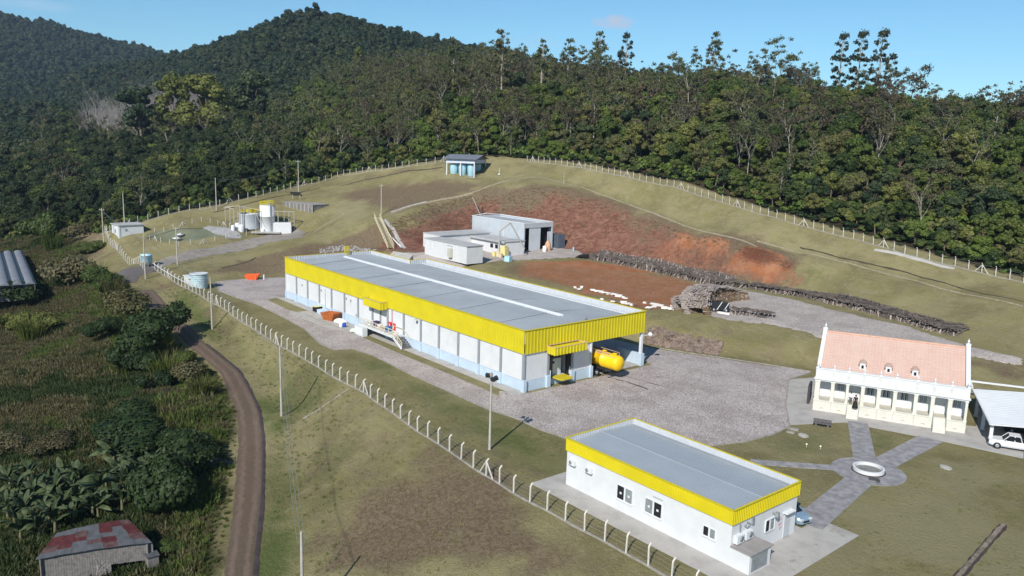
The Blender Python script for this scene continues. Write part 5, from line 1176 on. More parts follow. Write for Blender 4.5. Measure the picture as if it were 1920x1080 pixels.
cols = [(0, opn[0][0])]+[(opn[i][1], opn[i+1][0]) for i in range(8)]+[(opn[8][1], HL)]
for i, (a, b) in enumerate(cols):
    a_, b_ = a+.06, b-.06
    if i == 0: a_ = .05
    if i == 9: b_ = HL-.05
    MB().box(a_, .02, FZ, b_, .38, BZ-.2).box(a_-.05, -.03, BZ-.2, b_+.05, .43, BZ-.05).box(a_-.05, -.03, FZ, b_+.05, .43, FZ+.14).build('column', W_cream, hs)
MB().box(0, 0, BZ-.05, HL, .45, BZ+.15).build('beam', W_white, hs)
MB().box(-.15, -.15, BZ+.15, HL+.15, .5, BZ+.33).box(-.05, -.05, PZ-.14, HL+.05, .4, PZ).build('cornice', W_white, hs)
MB().box(0, .02, BZ+.33, HL, .3, PZ-.14).build('parapet', W_white, hs)
fin = MB().box(-.13, -.13, 0, .13, .13, .12).lathe((0, 0, .12), [(.05, 0), (.13, .1), (.15, .2), (.1, .33), (.04, .38), (.06, .44), (.01, .52)], 10).mesh('finial', W_white)
for k, (a, b) in enumerate(cols[1:-1] if True else []):
    x = (a+b)/2; inst('finial', fin, hs, (x, .17, PZ)); MB().box(x-.17, -.02, BZ+.36, x+.17, .02, PZ-.16).build('pilaster', mat('pilaster_tone', (.6, .6, .58), .7), hs)  # pilasters slightly greyer than the parapet
inst('finial', fin, hs, (.2, .17, PZ), (0, 0, 0), 1.2); inst('finial', fin, hs, (HL-.2, .17, PZ), (0, 0, 0), 1.2)
RY, RZt, D2 = 7.0, 9.3, 13.0
MB().box(.05, .35, FZ-.2, HL-.05, 2.2, FZ).box(.05, .45, BZ+.05, HL-.05, 2.2, BZ+.2).build('veranda_floor', mat('veranda', (.5, .47, .4), .7), hs)
MB().box(.1, 2.2, 0, HL-.1, D2, 5.3).build('wall', W_white, hs)
dk_ = mat('shutter_grey', (.5, .52, .5), .6)
for i, (a, b) in enumerate(opn):
    xm = (a+b)/2
    for s in (-.42, .1):
        if i == 0: break
        o = MB().box(xm+s, 2.1, 3.72, xm+s+.32, 2.2, 4.0).build('transom', W_dark if i in (2, 3, 4, 5, 7) else dk_, hs)
    if i in (1, 3, 4, 5, 6, 8):
        f = MB().box(xm-.48, 2.12, 2.5, xm+.48, 2.2, 3.6).build('window', W_roofl, hs)
        for s in (-.4, .04):
            MB().box(xm+s, 2.08, 2.58, xm+s+.13, 2.12, 3.5).build('pane', W_glassg if i in (1, 6, 8) else W_dark, f); MB().box(xm+s+.2, 2.08, 2.58, xm+s+.33, 2.12, 3.5).build('pane', W_glassg, f)
    elif i in stairs_at:
        d_ = MB().box(xm-.5, 2.12, FZ, xm+.5, 2.2, 3.6).build('door', W_white, hs); MB().box(xm+.35, 2.06, 2.4, xm+.4, 2.12, 2.6).build('handle', W_metal, d_)
# roof courses: each course a strip stepping over the one below
def courses(y0, z0, y1, z1, n):
    mb = MB(); 
    for k in range(n):
        ya, yb = y0+(y1-y0)*k/n, y0+(y1-y0)*(k+1.08)/n; za, zb = z0+(z1-z0)*k/n, z0+(z1-z0)*(k+1.08)/n
        mb.add([(.45, ya, za+.05), (HL-.45, ya, za+.05), (HL-.45, yb, zb), (.45, yb, zb), (.45, ya, za-.02), (HL-.45, ya, za-.02)], [(0, 1, 2, 3), (4, 5, 1, 0)])
    return mb
courses(.75, 5.25, RY, RZt, 20).build('roof', W_tile, hs); courses(D2+.6, 5.1, RY, RZt, 18).build('roof', W_tile, hs)
MB().tube([(.4, RY, RZt+.02), (HL-.4, RY, RZt+.02)], .16, 8).build('ridge_tiles', mat('ridge_terracotta', (.55, .34, .25), .8), hs)
for x0 in (0, HL-.5):
    g = MB(); pr_ = [(.0, 4.4), (.0, 5.85), (.5, 5.85), (RY-.3, RZt+.45), (RY+.3, RZt+.45), (D2, 5.6), (D2, 4.4)]; n = len(pr_)
    vs = [(x0, y, z) for y, z in pr_]+[(x0+.5, y, z) for y, z in pr_]
    g.add(vs, [tuple(range(n)), tuple(range(2*n-1, n-1, -1))]+[(i, n+i, n+(i+1) % n, (i+1) % n) for i in range(n)]); g.box(x0-.05, RY-.35, RZt+.4, x0+.55, RY+.35, RZt+.55); g.build('gable', W_white, hs)
    inst('finial', fin, hs, (x0+.25, RY, RZt+.5), (0, 0, 0), 1.1)
for xd in (5.5, 8.6, 11.7):
    xd *= s_; y = 1.75; z = 5.75; dm = MB(); n = 7
    arch = [(-.36, 0), (-.36, .85)]+[(-.36*math.cos(math.pi*k/6), .85+.14*math.sin(math.pi*k/6)) for k in range(1, 6)]+[(.36, .85), (.36, 0)]
    vs = [(xd+a, y, z+b) for a, b in arch]+[(xd+a, y+1.5, z+b) for a, b in arch]; m_ = len(arch)
    dm.add(vs, [tuple(range(m_-1, -1, -1))]+[(i, i+1, m_+i+1, m_+i) for i in range(m_-1)]); d_ = dm.build('dormer', W_white, hs)
    rf = MB(); ar2 = [(-.5, .78), (-.3, .98), (0, 1.08), (.3, .98), (.5, .78)]; vs = [(xd+a, y-.08, z+b) for a, b in ar2]+[(xd+a, y+1.9, z+b+.05) for a, b in ar2]+[(xd+a, y-.08, z+b+.08) for a, b in ar2]+[(xd+a, y+1.9, z+b+.13) for a, b in ar2]
    rf.add(vs, [(10+i, 11+i, 16+i, 15+i) for i in range(4)]+[(i, i+1, 11+i, 10+i) for i in range(4)]+[(0, 10, 15, 5), (4, 9, 19, 14)]); rf.build('dormer_roof', W_tile, d_)
    MB().box(xd-.14, y-.03, z+.3, xd+.14, y+.02, z+.72).build('dormer_window', W_dark, d_); MB().box(xd-.4, y-.06, z+.0, xd+.4, y, z+.08).build('dormer_sill', W_white, d_)
for i in stairs_at:
    a, b = opn[i]
    for k in range(7): MB().box(a-.02, -1.5+k*.27, 0, b+.02, -1.5+(k+1)*.27+(.35 if k == 6 else 0), .2+k*.2).build('step', W_cream, hs)
    for x in (a-.05, b+.05): MB().bar((x, -1.55, .9), (x, .1, 2.35), .05).bar((x, -1.55, .9), (x, -1.55, 0), .05).bar((x, -.7, 1.65), (x, -.7, .7), .05).build('stair_rail', W_metal, hs)
hsM = Matrix.Translation((hA[0], hA[1], 0)) @ Matrix.Rotation(hrot, 4, 'Z')
def HW(x, y, z=0): v = hsM @ Vector((x, y, z)); return (v.x, v.y, v.z)
o = MB().box(-.1, -.1, 0, .1, .1, .1)
b = MB().box(0, 0, 0, .35, 2.6, 2.5).box(.05, .1, 2.5, .3, 2.5, 2.6); o = b.build('side_screen', mat('screen_dark', (.05, .05, .055), .6), None, HW(-.95, 2.2), hrot); tag(o, 'narrow dark screen standing along the left side of the colonial house', 'screen')
# ------------------------------------------------------------------ fences
def post_mesh(bent=True, h=1.95):
    b = MB(); pts = [(0, 0, -.3), (0, 0, h-.35), (0, -.05, h-.2), (0, -.28, h)] if bent else [(0, 0, -.3), (0, 0, h)]
    b.tube(pts, .085, 5, smooth=False); return b.mesh('fence_post', W_post)
PM_, PMS = post_mesh(), post_mesh(False)
def resample(pl, st):
    out = []; acc = 0; pl = [np.array(p[:2], float) for p in pl]; out.append((pl[0], pl[1]-pl[0]))
    for a, b in zip(pl, pl[1:]):
        L = np.linalg.norm(b-a); d = (b-a)/L; t_ = st-acc
        while t_ <= L: out.append((a+d*t_, d)); t_ += st
        acc = L-(t_-st)
    return out
def fence(name, pl, st, label, bent=True, side=1, braces=9, off=4, wire=True, kerb_=True, sc=1.0):
    ps = resample(pl, st); o = ps[0][0]; e = empty(name, (o[0], o[1], 0), 0, label, 'fence'); wm = MB(); kb = MB()
    for i, (p, d) in enumerate(ps):
        a = math.atan2(d[1], d[0])+(0 if side > 0 else math.pi); z = gnd(*p)
        inst('post', PM_ if bent else PMS, e, (p[0]-o[0], p[1]-o[1], z), (random.gauss(0, .015), random.gauss(0, .015), a), (sc, sc, sc*random.uniform(.96, 1.04)))
        if i % braces == off:
            dn = np.array(d)/np.linalg.norm(d); b = MB()
            for s in (-1, 1):
                q = p+dn*1.25*s; b.bar((p[0]-o[0], p[1]-o[1], z+1.65*sc), (q[0]-o[0], q[1]-o[1], gnd(*q)+.02), .11)
            b.build('brace', W_post, e)
        if i:
            q, _ = ps[i-1]; zq = gnd(*q)
            if wire:
                for h in (.35, .8, 1.25, 1.65): wm.bar((q[0]-o[0], q[1]-o[1], zq+h*sc), (p[0]-o[0], p[1]-o[1], z+h*sc), .014)
            if kerb_: kb.bar((q[0]-o[0], q[1]-o[1], zq+.03), (p[0]-o[0], p[1]-o[1], z+.03), .16, .22)
    if wire: wm.build('wire', W_metal, e)
    if kerb_: kb.build('footing', M_kerb, e)
    return e
ff = [p for p in FENCE_FRONT[1:]]
fence('perimeter_fence', ff[::-1], 2.46, 'long fence of pale concrete posts with bent tops along the front of the compound', True, -1, 13, 5)
fence('perimeter_fence', [P(1919, 530)]+[p for p in FENCE_RIDGE[::-1] if proj(p)[0] < 1906 and proj(p)[0] > 926], 2.46, 'fence of concrete posts following the ridge below the wood, right of the water tank hut', True, -1, 8, 3)
fence('perimeter_fence', [p for p in FENCE_RIDGE[::-1] if 630 < proj(p)[0] < 900]+FENCE_LEFT[::-1][1:], 2.9, 'fence of concrete posts at the foot of the wood, left of the water tank hut', False, 1, 10, 3)
fence('perimeter_fence', [inv(272, 505, 1.6), inv(248, 484, 2.1), inv(226, 466, 2.7), inv(205, 448, 3.6), inv(196, 434, 4.4)], 2.4, 'short fence of concrete posts between the gate and the small white hut', True, 1, 9, 6)
def pxfence(name, pix, label, n, sc=.75, braces=5, off=2):
    pl = PP(pix); L = sum(np.linalg.norm(a[:2]-b[:2]) for a, b in zip(pl, pl[1:])); return fence(name, pl, L/n-.001, label, False, 1, braces, off, True, False, sc)
pxfence('pond_fence', [(270, 446), (300, 455), (340, 462), (380, 458), (430, 447), (462, 442)], 'low concrete post fence along the near side of the pond', 11)
pxfence('pond_fence', [(290, 436), (340, 425), (380, 415), (405, 420), (440, 432), (462, 440)], 'low concrete post fence along the far side of the pond', 11, .75, 5, 3)

# ------------------------------------------------------------------ poles and lines
def pole(u, vb, vt, label, name='utility_pole', base=None, r=.14, arm=None, m=W_pole, cat='pole'):
    p = base if base is not None else P(u, vb)
    h = 9.0
    for _ in range(30):
        v = proj((p[0], p[1], p[2]+h))[1]; h += (float(v)-vt)*.06
    e = empty(name, tuple(p), 0, label, cat); MB().tube([(0, 0, -.3), (0, 0, h)], [r*1.25, r*.8], 8).build('pole', m, e)
    if arm: MB().bar((-arm*.7, -arm*.7, h-.5), (arm*.7, arm*.7, h-.5), .12).tube([(-arm*.6, -arm*.6, h-.45), (-arm*.6, -arm*.6, h-.2)], .05, 5).tube([(arm*.6, arm*.6, h-.45), (arm*.6, arm*.6, h-.2)], .05, 5).build('crossarm', m, e)
    return e, Vector((p[0], p[1], p[2]+h))
_, t528 = pole(528, 780, 650, 'tall concrete pole on the slope between the dirt road and the front fence')
_, t398 = pole(398, 617, 520, 'concrete pole beside the ribbed water tank, between road and fence')
_, t273 = pole(273, 523, 442, 'concrete pole beside the gate and the gravel turn of the road')
_, t195 = pole(195, 460, 390, 'concrete pole left of the small white hut', arm=.7)
_, t232 = pole(234, 428, 362, 'thin pole rising behind the small white hut')
_, t406 = pole(406, 394, 333, 'lone pole on the far fence line left of the white tanks')
_, t560 = pole(560, 362, 300, 'pole above the dark basin with lines running right', arm=.8)
_, t333 = pole(333, 497, 425, 'pole with a small lamp bracket standing beside the sloping drive', arm=.5)
_, t715 = pole(715, 403, 345, 'pole with a short crossarm at the top of the slatted stair', arm=.5)
nb_ = inv(568, 1160, -6.6)
_, tnear = pole(563, 1160, 997, 'near pole cut off by the bottom edge of the picture', base=nb_, arm=.0)
MB().bar((tnear.x, tnear.y, tnear.z-.9), (tnear.x-.8, tnear.y-.35, tnear.z-.8), .06)
def cables(name, a, b, label, n=2, sag=1.2, r=.016, gap=.35):
    mb = MB(); d = (b-a); s = Vector((-d.y, d.x, 0)).normalized()*gap
    for k in range(n):
        o_ = s*(k-(n-1)/2); pts = [a.lerp(b, t_/10)+o_-Vector((0, 0, sag*4*(t_/10)*(1-t_/10)+.25*k)) for t_ in range(11)]; mb.tube([p-a for p in pts], r, 4, cap=False)
    o = mb.build(name, W_chrome if False else W_metal, None, tuple(a)); return tag(o, label, 'cable')
cables('power_line', t528-Vector((0, 0, .3)), tnear-Vector((0, 0, .8)), 'wires hanging from the tall slope pole down to the near pole', 3, 1.6)
cables('power_line', t398-Vector((0, 0, .3)), t528-Vector((0, 0, .3)), 'wires between the tall slope pole and the pole by the ribbed tank', 2)
cables('power_line', t273-Vector((0, 0, .3)), t398-Vector((0, 0, .3)), 'wires between the gate pole and the pole by the ribbed tank', 2)
cables('power_line', t195-Vector((0, 0, .3)), t273-Vector((0, 0, .3)), 'wires between the pole left of the white hut and the gate pole', 2)
cables('power_line', t406-Vector((0, 0, .3)), t560-Vector((0, 0, .3)), 'wires in front of the wood between the two poles above the tanks', 2, 2)
cables('power_line', t560-Vector((0, 0, .3)), Vector(pD(640, 345, 268)), 'wires falling from the pole above the basin to the right', 2, .6)
lp, tl = pole(918, 843, 703, 'grey lamp pole with floodlights in front of the warehouse corner', 'lamp_pole', arm=None, m=W_pole, r=.13, cat='lamp')
hh = tl.z
for dx, dy, a in ((-.75, .1, .5), (.55, .25, -.4), (.75, -.35, .2)): MB().cbox((dx, dy, hh-.25), (.5, .35, .4), a, rx=.4).bar((0, 0, hh-.45), (dx, dy, hh-.4), .07).build('floodlight', W_chrome, lp)
MB().box(-.12, -.12, hh-.1, .12, .12, hh+.25).build('pole_cap', W_pole, lp)
# thin marker posts and drain lines on the slopes
def thinpole(u, vb, vt, label, lean=0, m=W_pole, r=.07):
    p = P(u, vb); h = 2.
    for _ in range(40): h = max(.5, h+(float(proj((p[0], p[1], p[2]+h))[1])-vt)*.08)
    o = MB().tube([(0, 0, -.2), (lean*.638, lean*.77, h)], r, 6).build('post', m, None, tuple(p)); return tag(o, label, 'post')
thinpole(1057, 346, 323, 'single thin stake on the grass ridge right of the water tank hut')
thinpole(904, 402, 386, 'short dark stub pole on the bank behind the workshop', 0, W_chrome, .12)
thinpole(902, 404, 370, 'leaning grey pole on the bank behind the workshop', -2.6, W_pole, .13)
thinpole(495, 524, 515, 'small white post at the edge of the yard right of the orange skip', 0, W_white, .2)
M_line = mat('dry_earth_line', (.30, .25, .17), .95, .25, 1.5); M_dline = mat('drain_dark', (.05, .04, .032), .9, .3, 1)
for nm, pix, w_, m_ in [('drain_line', [(720, 404), (780, 384), (840, 372), (900, 356), (940, 341), (1000, 331), (1060, 344), (1110, 358), (1200, 391), (1300, 428), (1420, 463)], .8, M_line),
                     ('drain_line', [(1420, 452), (1480, 468), (1600, 496), (1700, 522), (1800, 550), (1919, 575)], .55, M_line),
                     ('dark_drain_line', [(1500, 464), (1590, 487), (1680, 505), (1760, 527), (1830, 548), (1919, 566)], .35, M_dline),  # dark ribbon uphill of the pale drain line
                     ('footpath', [(732, 398), (760, 388), (800, 378)], 1.0, M_conc),
                     ('ridge_path', [(640, 348), (700, 334), (760, 322), (830, 314)], .6, M_dline),
                     ('ridge_path', [(600, 352), (560, 362), (480, 378), (400, 398)], .5, M_dline),
                     ('fence_path', [(1640, 468), (1700, 480), (1790, 504)], .8, M_conc),
                     ('drain_line', [(568, 785), (610, 760), (655, 728)], .32, M_kerb),
                     ('drive_edge', [(335, 488), (400, 469), (470, 452), (520, 441)], .45, M_dline),
                     ('drive_edge', [(300, 487), (360, 475), (420, 461), (470, 448)], .35, M_conc),
                     ('bank_ledge', [(415, 503), (470, 488), (480, 483)], .5, M_dline),
                     ('terrace_rim', [(560, 447), (600, 425), (640, 408), (645, 400)], .8, M_line)]:
    ribbon(nm, PP(pix), w_, m_, .07, jitter=.08, nx=2)

# ------------------------------------------------------------------ workshop and low wing
gz = 5.6
ws = empty('workshop_hall', (-179, 133.2, gz), 0, 'tall pale blue corrugated metal hall with two sliding doors below the red bank', 'workshop')
W_corr = mat('pale_metal_sheet', (.52, .56, .6), .4, .08, .4, metal=.2, dirt=.25, dirtc=(.36, .38, .4), streak=True)
L_, Wd, Ht = 22.3, 10.0, 7.4
MB().corr((0, 0, 0), (1, 0, 0), (0, 0, 1), (0, -1, 0), L_, Ht, .55, .08).build('long_wall', W_corr, ws)
MB().corr((0, Wd, 0), (1, 0, 0), (0, 0, 1), (0, 1, 0), L_, Ht, .55, .08).corr((0, 0, 0), (0, 1, 0), (0, 0, 1), (-1, 0, 0), Wd, Ht, .55, .08).build('rear_wall', W_corr, ws)
MB().box(.1, .1, .02, L_-1.5, Wd-.1, .08).build('floor', M_conc, ws); MB().box(L_-1.6, .1, .08, L_-1.5, Wd-.1, Ht-1).build('inner_wall', W_dark, ws)  # near-black sheet behind the doors stands in for the unlit hall
MB().box(L_-.25, 0, 0, L_+.12, .35, Ht).box(L_-.25, Wd-.35, 0, L_+.12, Wd, Ht).box(L_-.2, .35, Ht-1.25, L_+.08, Wd-.35, Ht).build('door_frame', W_corr, ws)
MB().corr((L_-.1, 1.9, .1), (0, 1, 0), (0, 0, 1), (1, 0, 0), 3.9, Ht-1.35, .4, .07).build('sliding_door', W_corr, ws)
MB().corr((L_-.1, 8.2, .1), (0, 1, 0), (0, 0, 1), (1, 0, 0), 1.4, Ht-2.6, .4, .07).build('sliding_door', W_corr, ws)
MB().corr((.1, .1, Ht-.7), (1, 0, 0), (0, Wd/2-.1, .5), (0, 0, 1), L_-.2, 1, .5, .04).corr((.1, Wd/2, Ht-.2), (1, 0, 0), (0, Wd/2-.1, -.5), (0, 0, 1), L_-.2, 1, .5, .04).build('roof', W_roof, ws)
MB().bar((0, 0, Ht), (L_, 0, Ht), .2).bar((0, Wd, Ht), (L_, Wd, Ht), .2).bar((0, 0, Ht), (0, Wd/2, Ht+.5), .2).bar((0, Wd/2, Ht+.5), (0, Wd, Ht), .2).bar((L_, 0, Ht), (L_, Wd, Ht), .25).build('trim', W_roofl, ws)
MB().box(L_-7.2, -.16, .0, L_-6.2, -.06, 2.2).build('door', W_roofl, ws); MB().box(L_-8.2, -.2, .0, L_-8.0, -.05, 5.5).build('downpipe', W_roofl, ws)
o = MB().corr((0, 0, 0), (1, 0, 0), (0, 0, 1), (0, -1, 0), 3.0, 4.0, .3, .06).corr((3.0, 0, 0), (0, 1, 0), (0, 0, 1), (1, 0, 0), 2.5, 4.0, .3, .06).box(0, .05, 0, 2.95, 2.5, 4.02).build('container', mat('dark_container', (.08, .1, .13), .5), None, (-158.5, 144.2, gz)); tag(o, 'dark ribbed container behind the right corner of the workshop', 'container')
lw = empty('low_building', (-168, 110.4, gz), 0, 'low white flat roofed building behind the warehouse, joined to a set back wing', 'building')
W_flat = mat('flat_roof_grey', (.42, .42, .42), .8, .1, .3, dirt=.3)
MB().box(0, 0, -.6, 17.8, 4.7, 3.55).build('wall', W_white, lw); MB().box(-.15, -.15, 3.55, 18.0, 4.9, 3.7).build('roof', W_flat, lw)
MB().box(-8, 4.75, -.6, -.6, 21, 3.8).build('wing_wall', W_white, lw); MB().box(-8.2, 4.7, 3.8, -.3, 21.3, 3.98).build('wing_roof', W_flat, lw)
MB().box(-.58, 15.0, -.3, 13.8, 21.0, 3.3).build('back_wing_wall', W_white, lw); MB().box(-.3, 14.3, 3.3, 14.0, 21.2, 3.45).box(-.4, 14.28, 3.0, 14.0, 14.36, 3.55).build('back_wing_roof', W_lblue if False else W_flat, lw)
for x in (1.2, 3.0): MB().box(x, -.05, 1.2, x+.6, .0, 2.8).build('window', W_roofl, lw)
for x in (7.5, 9.5): f = MB().box(x, 14.94, 1.3, x+1.1, 15.0, 2.3).build('window', W_dark, lw)
MB().box(10.9, -.75, .3, 12.2, -.05, 2.4).build('air_conditioner', mat('beige_unit', (.5, .5, .42), .6), lw); MB().bar((9.8, -.08, 3.0), (12.0, -.08, 3.0), .06).bar((12.0, -.08, 3.0), (11.6, -.08, 2.4), .05).build('pipe', W_grey, lw)

# ------------------------------------------------------------------ vehicles
def loft(mb, st, mi=0, n8=True):
    rings = []
    for x, w_, z0, z1, wt in st: rings.append([(x, -w_*.9, z0), (x, -w_, z0+(z1-z0)*.25), (x, -w_, z0+(z1-z0)*.72), (x, -wt, z1), (x, wt, z1), (x, w_, z0+(z1-z0)*.72), (x, w_, z0+(z1-z0)*.25), (x, w_*.9, z0)])
    n = 8; vs = [p for r in rings for p in r]; fs = [(i*n+k, (i+1)*n+k, (i+1)*n+(k+1) % n, i*n+(k+1) % n) for i in range(len(rings)-1) for k in range(n)]
    fs += [tuple(range(n)), tuple((len(rings)-1)*n+k for k in range(n-1, -1, -1))]; return mb.add(vs, fs, mi, False)
W_tyre = W_black
def car(loc, rz, color, label, pickup=False, name='parked_car', suv=False):
    e = empty(name, loc, rz, label, 'pickup' if pickup else 'car'); m = color; L = 5.2 if pickup else 4.3; h = .35 if pickup else .2; w_ = .92 if pickup else .86; zb = 1.1 if pickup else .92
    st = [(-L/2, w_*.8, h+.15, zb-.15, w_*.7), (-L/2+.12, w_*.97, h, zb, w_*.85), (-L/2+1, w_, h, zb, w_*.9), (L/2-1.3, w_, h, zb, w_*.9), (L/2-.4, w_*.96, h, zb-.08, w_*.82), (L/2-.05, w_*.82, h+.08, zb-.25, w_*.66)]
    b = MB(); loft(b, st); b.build('body', m, e)
    c0, c1, c2, c3 = ((-.75, -.55, .55, 1.15) if pickup else (-L/2+.35, -L/2+1.0, .25, 1.0)); zt = 1.75 if pickup else 1.42
    if suv: c0, c1, zt = -L/2+.1, -L/2+.4, 1.65
    g = MB(); loft(g, [(c0, w_*.86, zb-.05, zb, w_*.84), (c1, w_*.86, zb-.05, zt-.03, w_*.68), (c2, w_*.86, zb-.05, zt-.03, w_*.68), (c3, w_*.86, zb-.05, zb, w_*.82)]); g.build('window', W_glass, e)
    MB().box(c1-.05, -w_*.7, zt-.04, c2+.02, w_*.7, zt+.03).bar((c0, w_*.85, zb), (c1, w_*.7, zt), .09).bar((c0, -w_*.85, zb), (c1, -w_*.7, zt), .09).bar((c3, w_*.83, zb), (c2, w_*.7, zt), .07).bar((c3, -w_*.83, zb), (c2, -w_*.7, zt), .07).bar(((c1+c2)/2, -w_*.87, zb-.02), ((c1+c2)/2, -w_*.7, zt), .08).bar(((c1+c2)/2, w_*.87, zb-.02), ((c1+c2)/2, w_*.7, zt), .08).build('roof', m, e)
    for x in (-L/2+.85, L/2-.9):
        for y in (-w_+.08, w_-.08): wheel(e, x, y, .4 if pickup else .32, .24)
    for y in (-w_*.62, w_*.62):
        MB().cbox((L/2-.16, y, zb-.28), (.22, .34, .18)).build('headlight', W_roofl, e); MB().cbox((-L/2+.03, y*1.15, zb-.25), (.1, .2, .28)).build('tail_light', W_red, e)
    MB().box(L/2-.12, -.35, h+.2, L/2+.0, .35, h+.36).build('grille', W_black, e)
    for y in (-w_-.12, w_+.12): MB().cbox((c3-.25, y, zb+.08), (.12, .2, .14)).build('mirror', m, e)
    if pickup: MB().box(-L/2+.15, -w_*.8, zb-.02, c0-.08, w_*.8, zb+.02).build('load_bed', W_black, e)
    return e
C_white = mat('white_car_paint', (.66, .67, .69), .25, .02, 1, spec=.5); C_silver = mat('silver_car_paint', (.3, .42, .52), .25, .04, 1, metal=.4, spec=.5); C_black = mat('black_car_paint', (.02, .022, .026), .2, .1, 1, spec=.6); C_dgrey = mat('grey_car_paint', (.10, .12, .14), .25, .1, 1, spec=.5)
p = inv(1893, 845, 0); car((p[0], p[1]+.9, 0), hrot+math.pi, C_white, 'white double cab pickup under the near edge of the white carport', True)
p = inv(1862, 806, 0); car((p[0]+2.6, p[1]+2.0, 0), hrot+math.pi, C_black, 'black car beside the white pickup under the carport', False)
p = inv(1850, 785, 0); car((p[0]+2.2, p[1]+2.6, 0), hrot+math.pi, C_dgrey, 'dark grey car deepest inside the carport', False, suv=True)
car((-37.2, 65.3, 0), R_(-12), C_silver, 'silver blue car parked half hidden behind the right end of the small yellow banded building', False)
car(tuple(P(914, 460)), R_(25), C_black, 'black car parked between the low white building and the workshop', False)

# carport
co = HW(HL+.95, -2.0); 
cA = inv(1855, 833.6, 0); cB = inv(1829.4, 780.8, 0); ca = math.atan2(cB[1]-cA[1], cB[0]-cA[0])-math.pi/2
cp = empty('carport', (cA[0], cA[1], 0), ca, 'white ribbed carport roof on white pillars at the right edge beside the house', 'carport')
dd = float(np.hypot(cB[0]-cA[0], cB[1]-cA[1]))
for y in (0, 5.6, dd): MB().box(-.18, y-.18, 0, .18, y+.18, 2.7).box(-.26, y-.26, 0, .26, y+.26, .12).build('pillar', W_white, cp)
MB().box(9.0, -.18, 0, 9.36, .18, 2.7).box(9.0, 8, 0, 9.36, 8.36, 2.7).box(9.0, 15, 0, 9.36, 15.36, 2.7).build('pillar', W_white, cp)
W_wroof = mat('white_roof_sheet', (.73, .75, .76), .5, .05, .4)
MB().corr((-.3, -.7, 2.75), (0, 1, 0), (9.8, 0, .7), (0, 0, 1), 15.2, 1.0, .75, .025).build('roof_sheet', W_wroof, cp)
MB().bar((-.3, 14.5, 2.9), (-.3, 16.6, 3.3), .22).bar((-.3, 16.6, 3.3), (9.5, 15.8, 3.5), .22).bar((-.3, -.75, 2.72), (9.5, -.75, 3.42), .16).bar((-.35, -.7, 2.72), (-.35, 14.5, 2.9), .16).build('roof_edge', W_white, cp)
MB().box(.4, 15.6, 0, 9.2, 15.8, 2.6).build('back_wall', mat('dark_grey_wall', (.25, .25, .26), .8), cp)  # back wall in a flat dark grey

# people on the left stair of the house
def person(loc, rz, label, top, bottom, hair, skin=(.42, .25, .17), lean=0.0, skirt=False):
    # one skinned body; clothes are close fitting shells over it
    sk = mat('skin', skin, .6, .05, 4)
    V = [(0, 0, .95), (0, .01, 1.15), (0, 0, 1.38), (0, 0, 1.5), (0, .02, 1.62), (0, .02, 1.72), (-.18, 0, 1.42), (-.24, .03, 1.18), (-.2, .18, 1.0), (-.18, .24, .95), (.18, 0, 1.42), (.25, .02, 1.18), (.24, .1, .93), (.24, .12, .85), (-.1, 0, .88), (-.11, .02, .5), (-.11, -.01, .1), (-.11, .12, .04), (.1, 0, .88), (.11, .03, .5), (.12, -.02, .1), (.12, .1, .04)]
    E_ = [(0, 1), (1, 2), (2, 3), (3, 4), (4, 5), (2, 6), (6, 7), (7, 8), (8, 9), (2, 10), (10, 11), (11, 12), (12, 13), (0, 14), (14, 15), (15, 16), (16, 17), (0, 18), (18, 19), (19, 20), (20, 21)]
    Rr = [.15, .13, .15, .06, .095, .08, .065, .05, .035, .04, .065, .05, .035, .04, .095, .065, .045, .045, .095, .065, .045, .045]
    def skin_(name, keep, extra, m, par):
        ks = sorted({i for e_ in keep for i in e_}); mp = {k: i for i, k in enumerate(ks)}
        me = bpy.data.meshes.new(name); me.from_pydata([V[k] for k in ks], [(mp[a], mp[b]) for a, b in keep], []); me.materials.append(m)
        o = bpy.data.objects.new(name, me); COL.objects.link(o); o.parent = par
        md = o.modifiers.new('skin', 'SKIN'); 
        me.skin_vertices.new() if not me.skin_vertices else None
        for i, k in enumerate(ks): q = Rr[k]+extra; me.skin_vertices[0].data[i].radius = (q, q*.8)
        me.skin_vertices[0].data[0].use_root = True; o.modifiers.new('sub', 'SUBSURF').levels = 1; return o
    b = empty('person', loc, rz, label, 'person'); b.rotation_euler = (lean, 0, rz)
    skin_('body', E_, 0, sk, b)
    skin_('shirt', [(0, 1), (1, 2), (2, 6), (6, 7), (7, 8), (2, 10), (10, 11), (11, 12)], .022, top, b)
    if skirt: MB().lathe((0, 0, 0), [(.38, .06), (.33, .35), (.24, .8), (.17, 1.0)], 14).build('skirt', bottom, b)
    else: skin_('trousers', [(0, 14), (14, 15), (15, 16), (0, 18), (18, 19), (19, 20)], .022, bottom, b)
    MB().lathe((0, -.01, 1.6), [(.1, .0), (.115, .08), (.1, .16), (.02, .2)], 10).build('hair', hair, b)
    MB().cbox((0, .115, 1.655), (.025, .03, .04)).build('nose', sk, b)
    for s in (-1, 1): MB().cbox((.035*s, .105, 1.685), (.025, .01, .012)).build('eye', W_black, b); MB().cbox((.11*s+(0), .12 if False else .02, 1.0-.15 if False else 1.66), (.02, .04, .06)).build('ear', sk, b)
    return b
blk = mat('black_cloth', (.015, .015, .018), .8, .2, 6); wht = mat('white_cloth', (.72, .72, .76), .8, .05, 6)
xm = (opn[2][0]+opn[2][1])/2
person(HW(xm+.22, -.25, 1.2), hrot+math.pi, 'person in a long black outfit standing on the left stair of the house', blk, blk, mat('dark_hair', (.02, .015, .012), .7), skirt=True)
person(HW(xm-.38, .12, 1.45), hrot+math.pi*.9, 'person in a white shirt standing just left of the one in black', wht, mat('grey_cloth', (.12, .12, .14), .8), mat('dark_hair', (.02, .015, .012), .7))

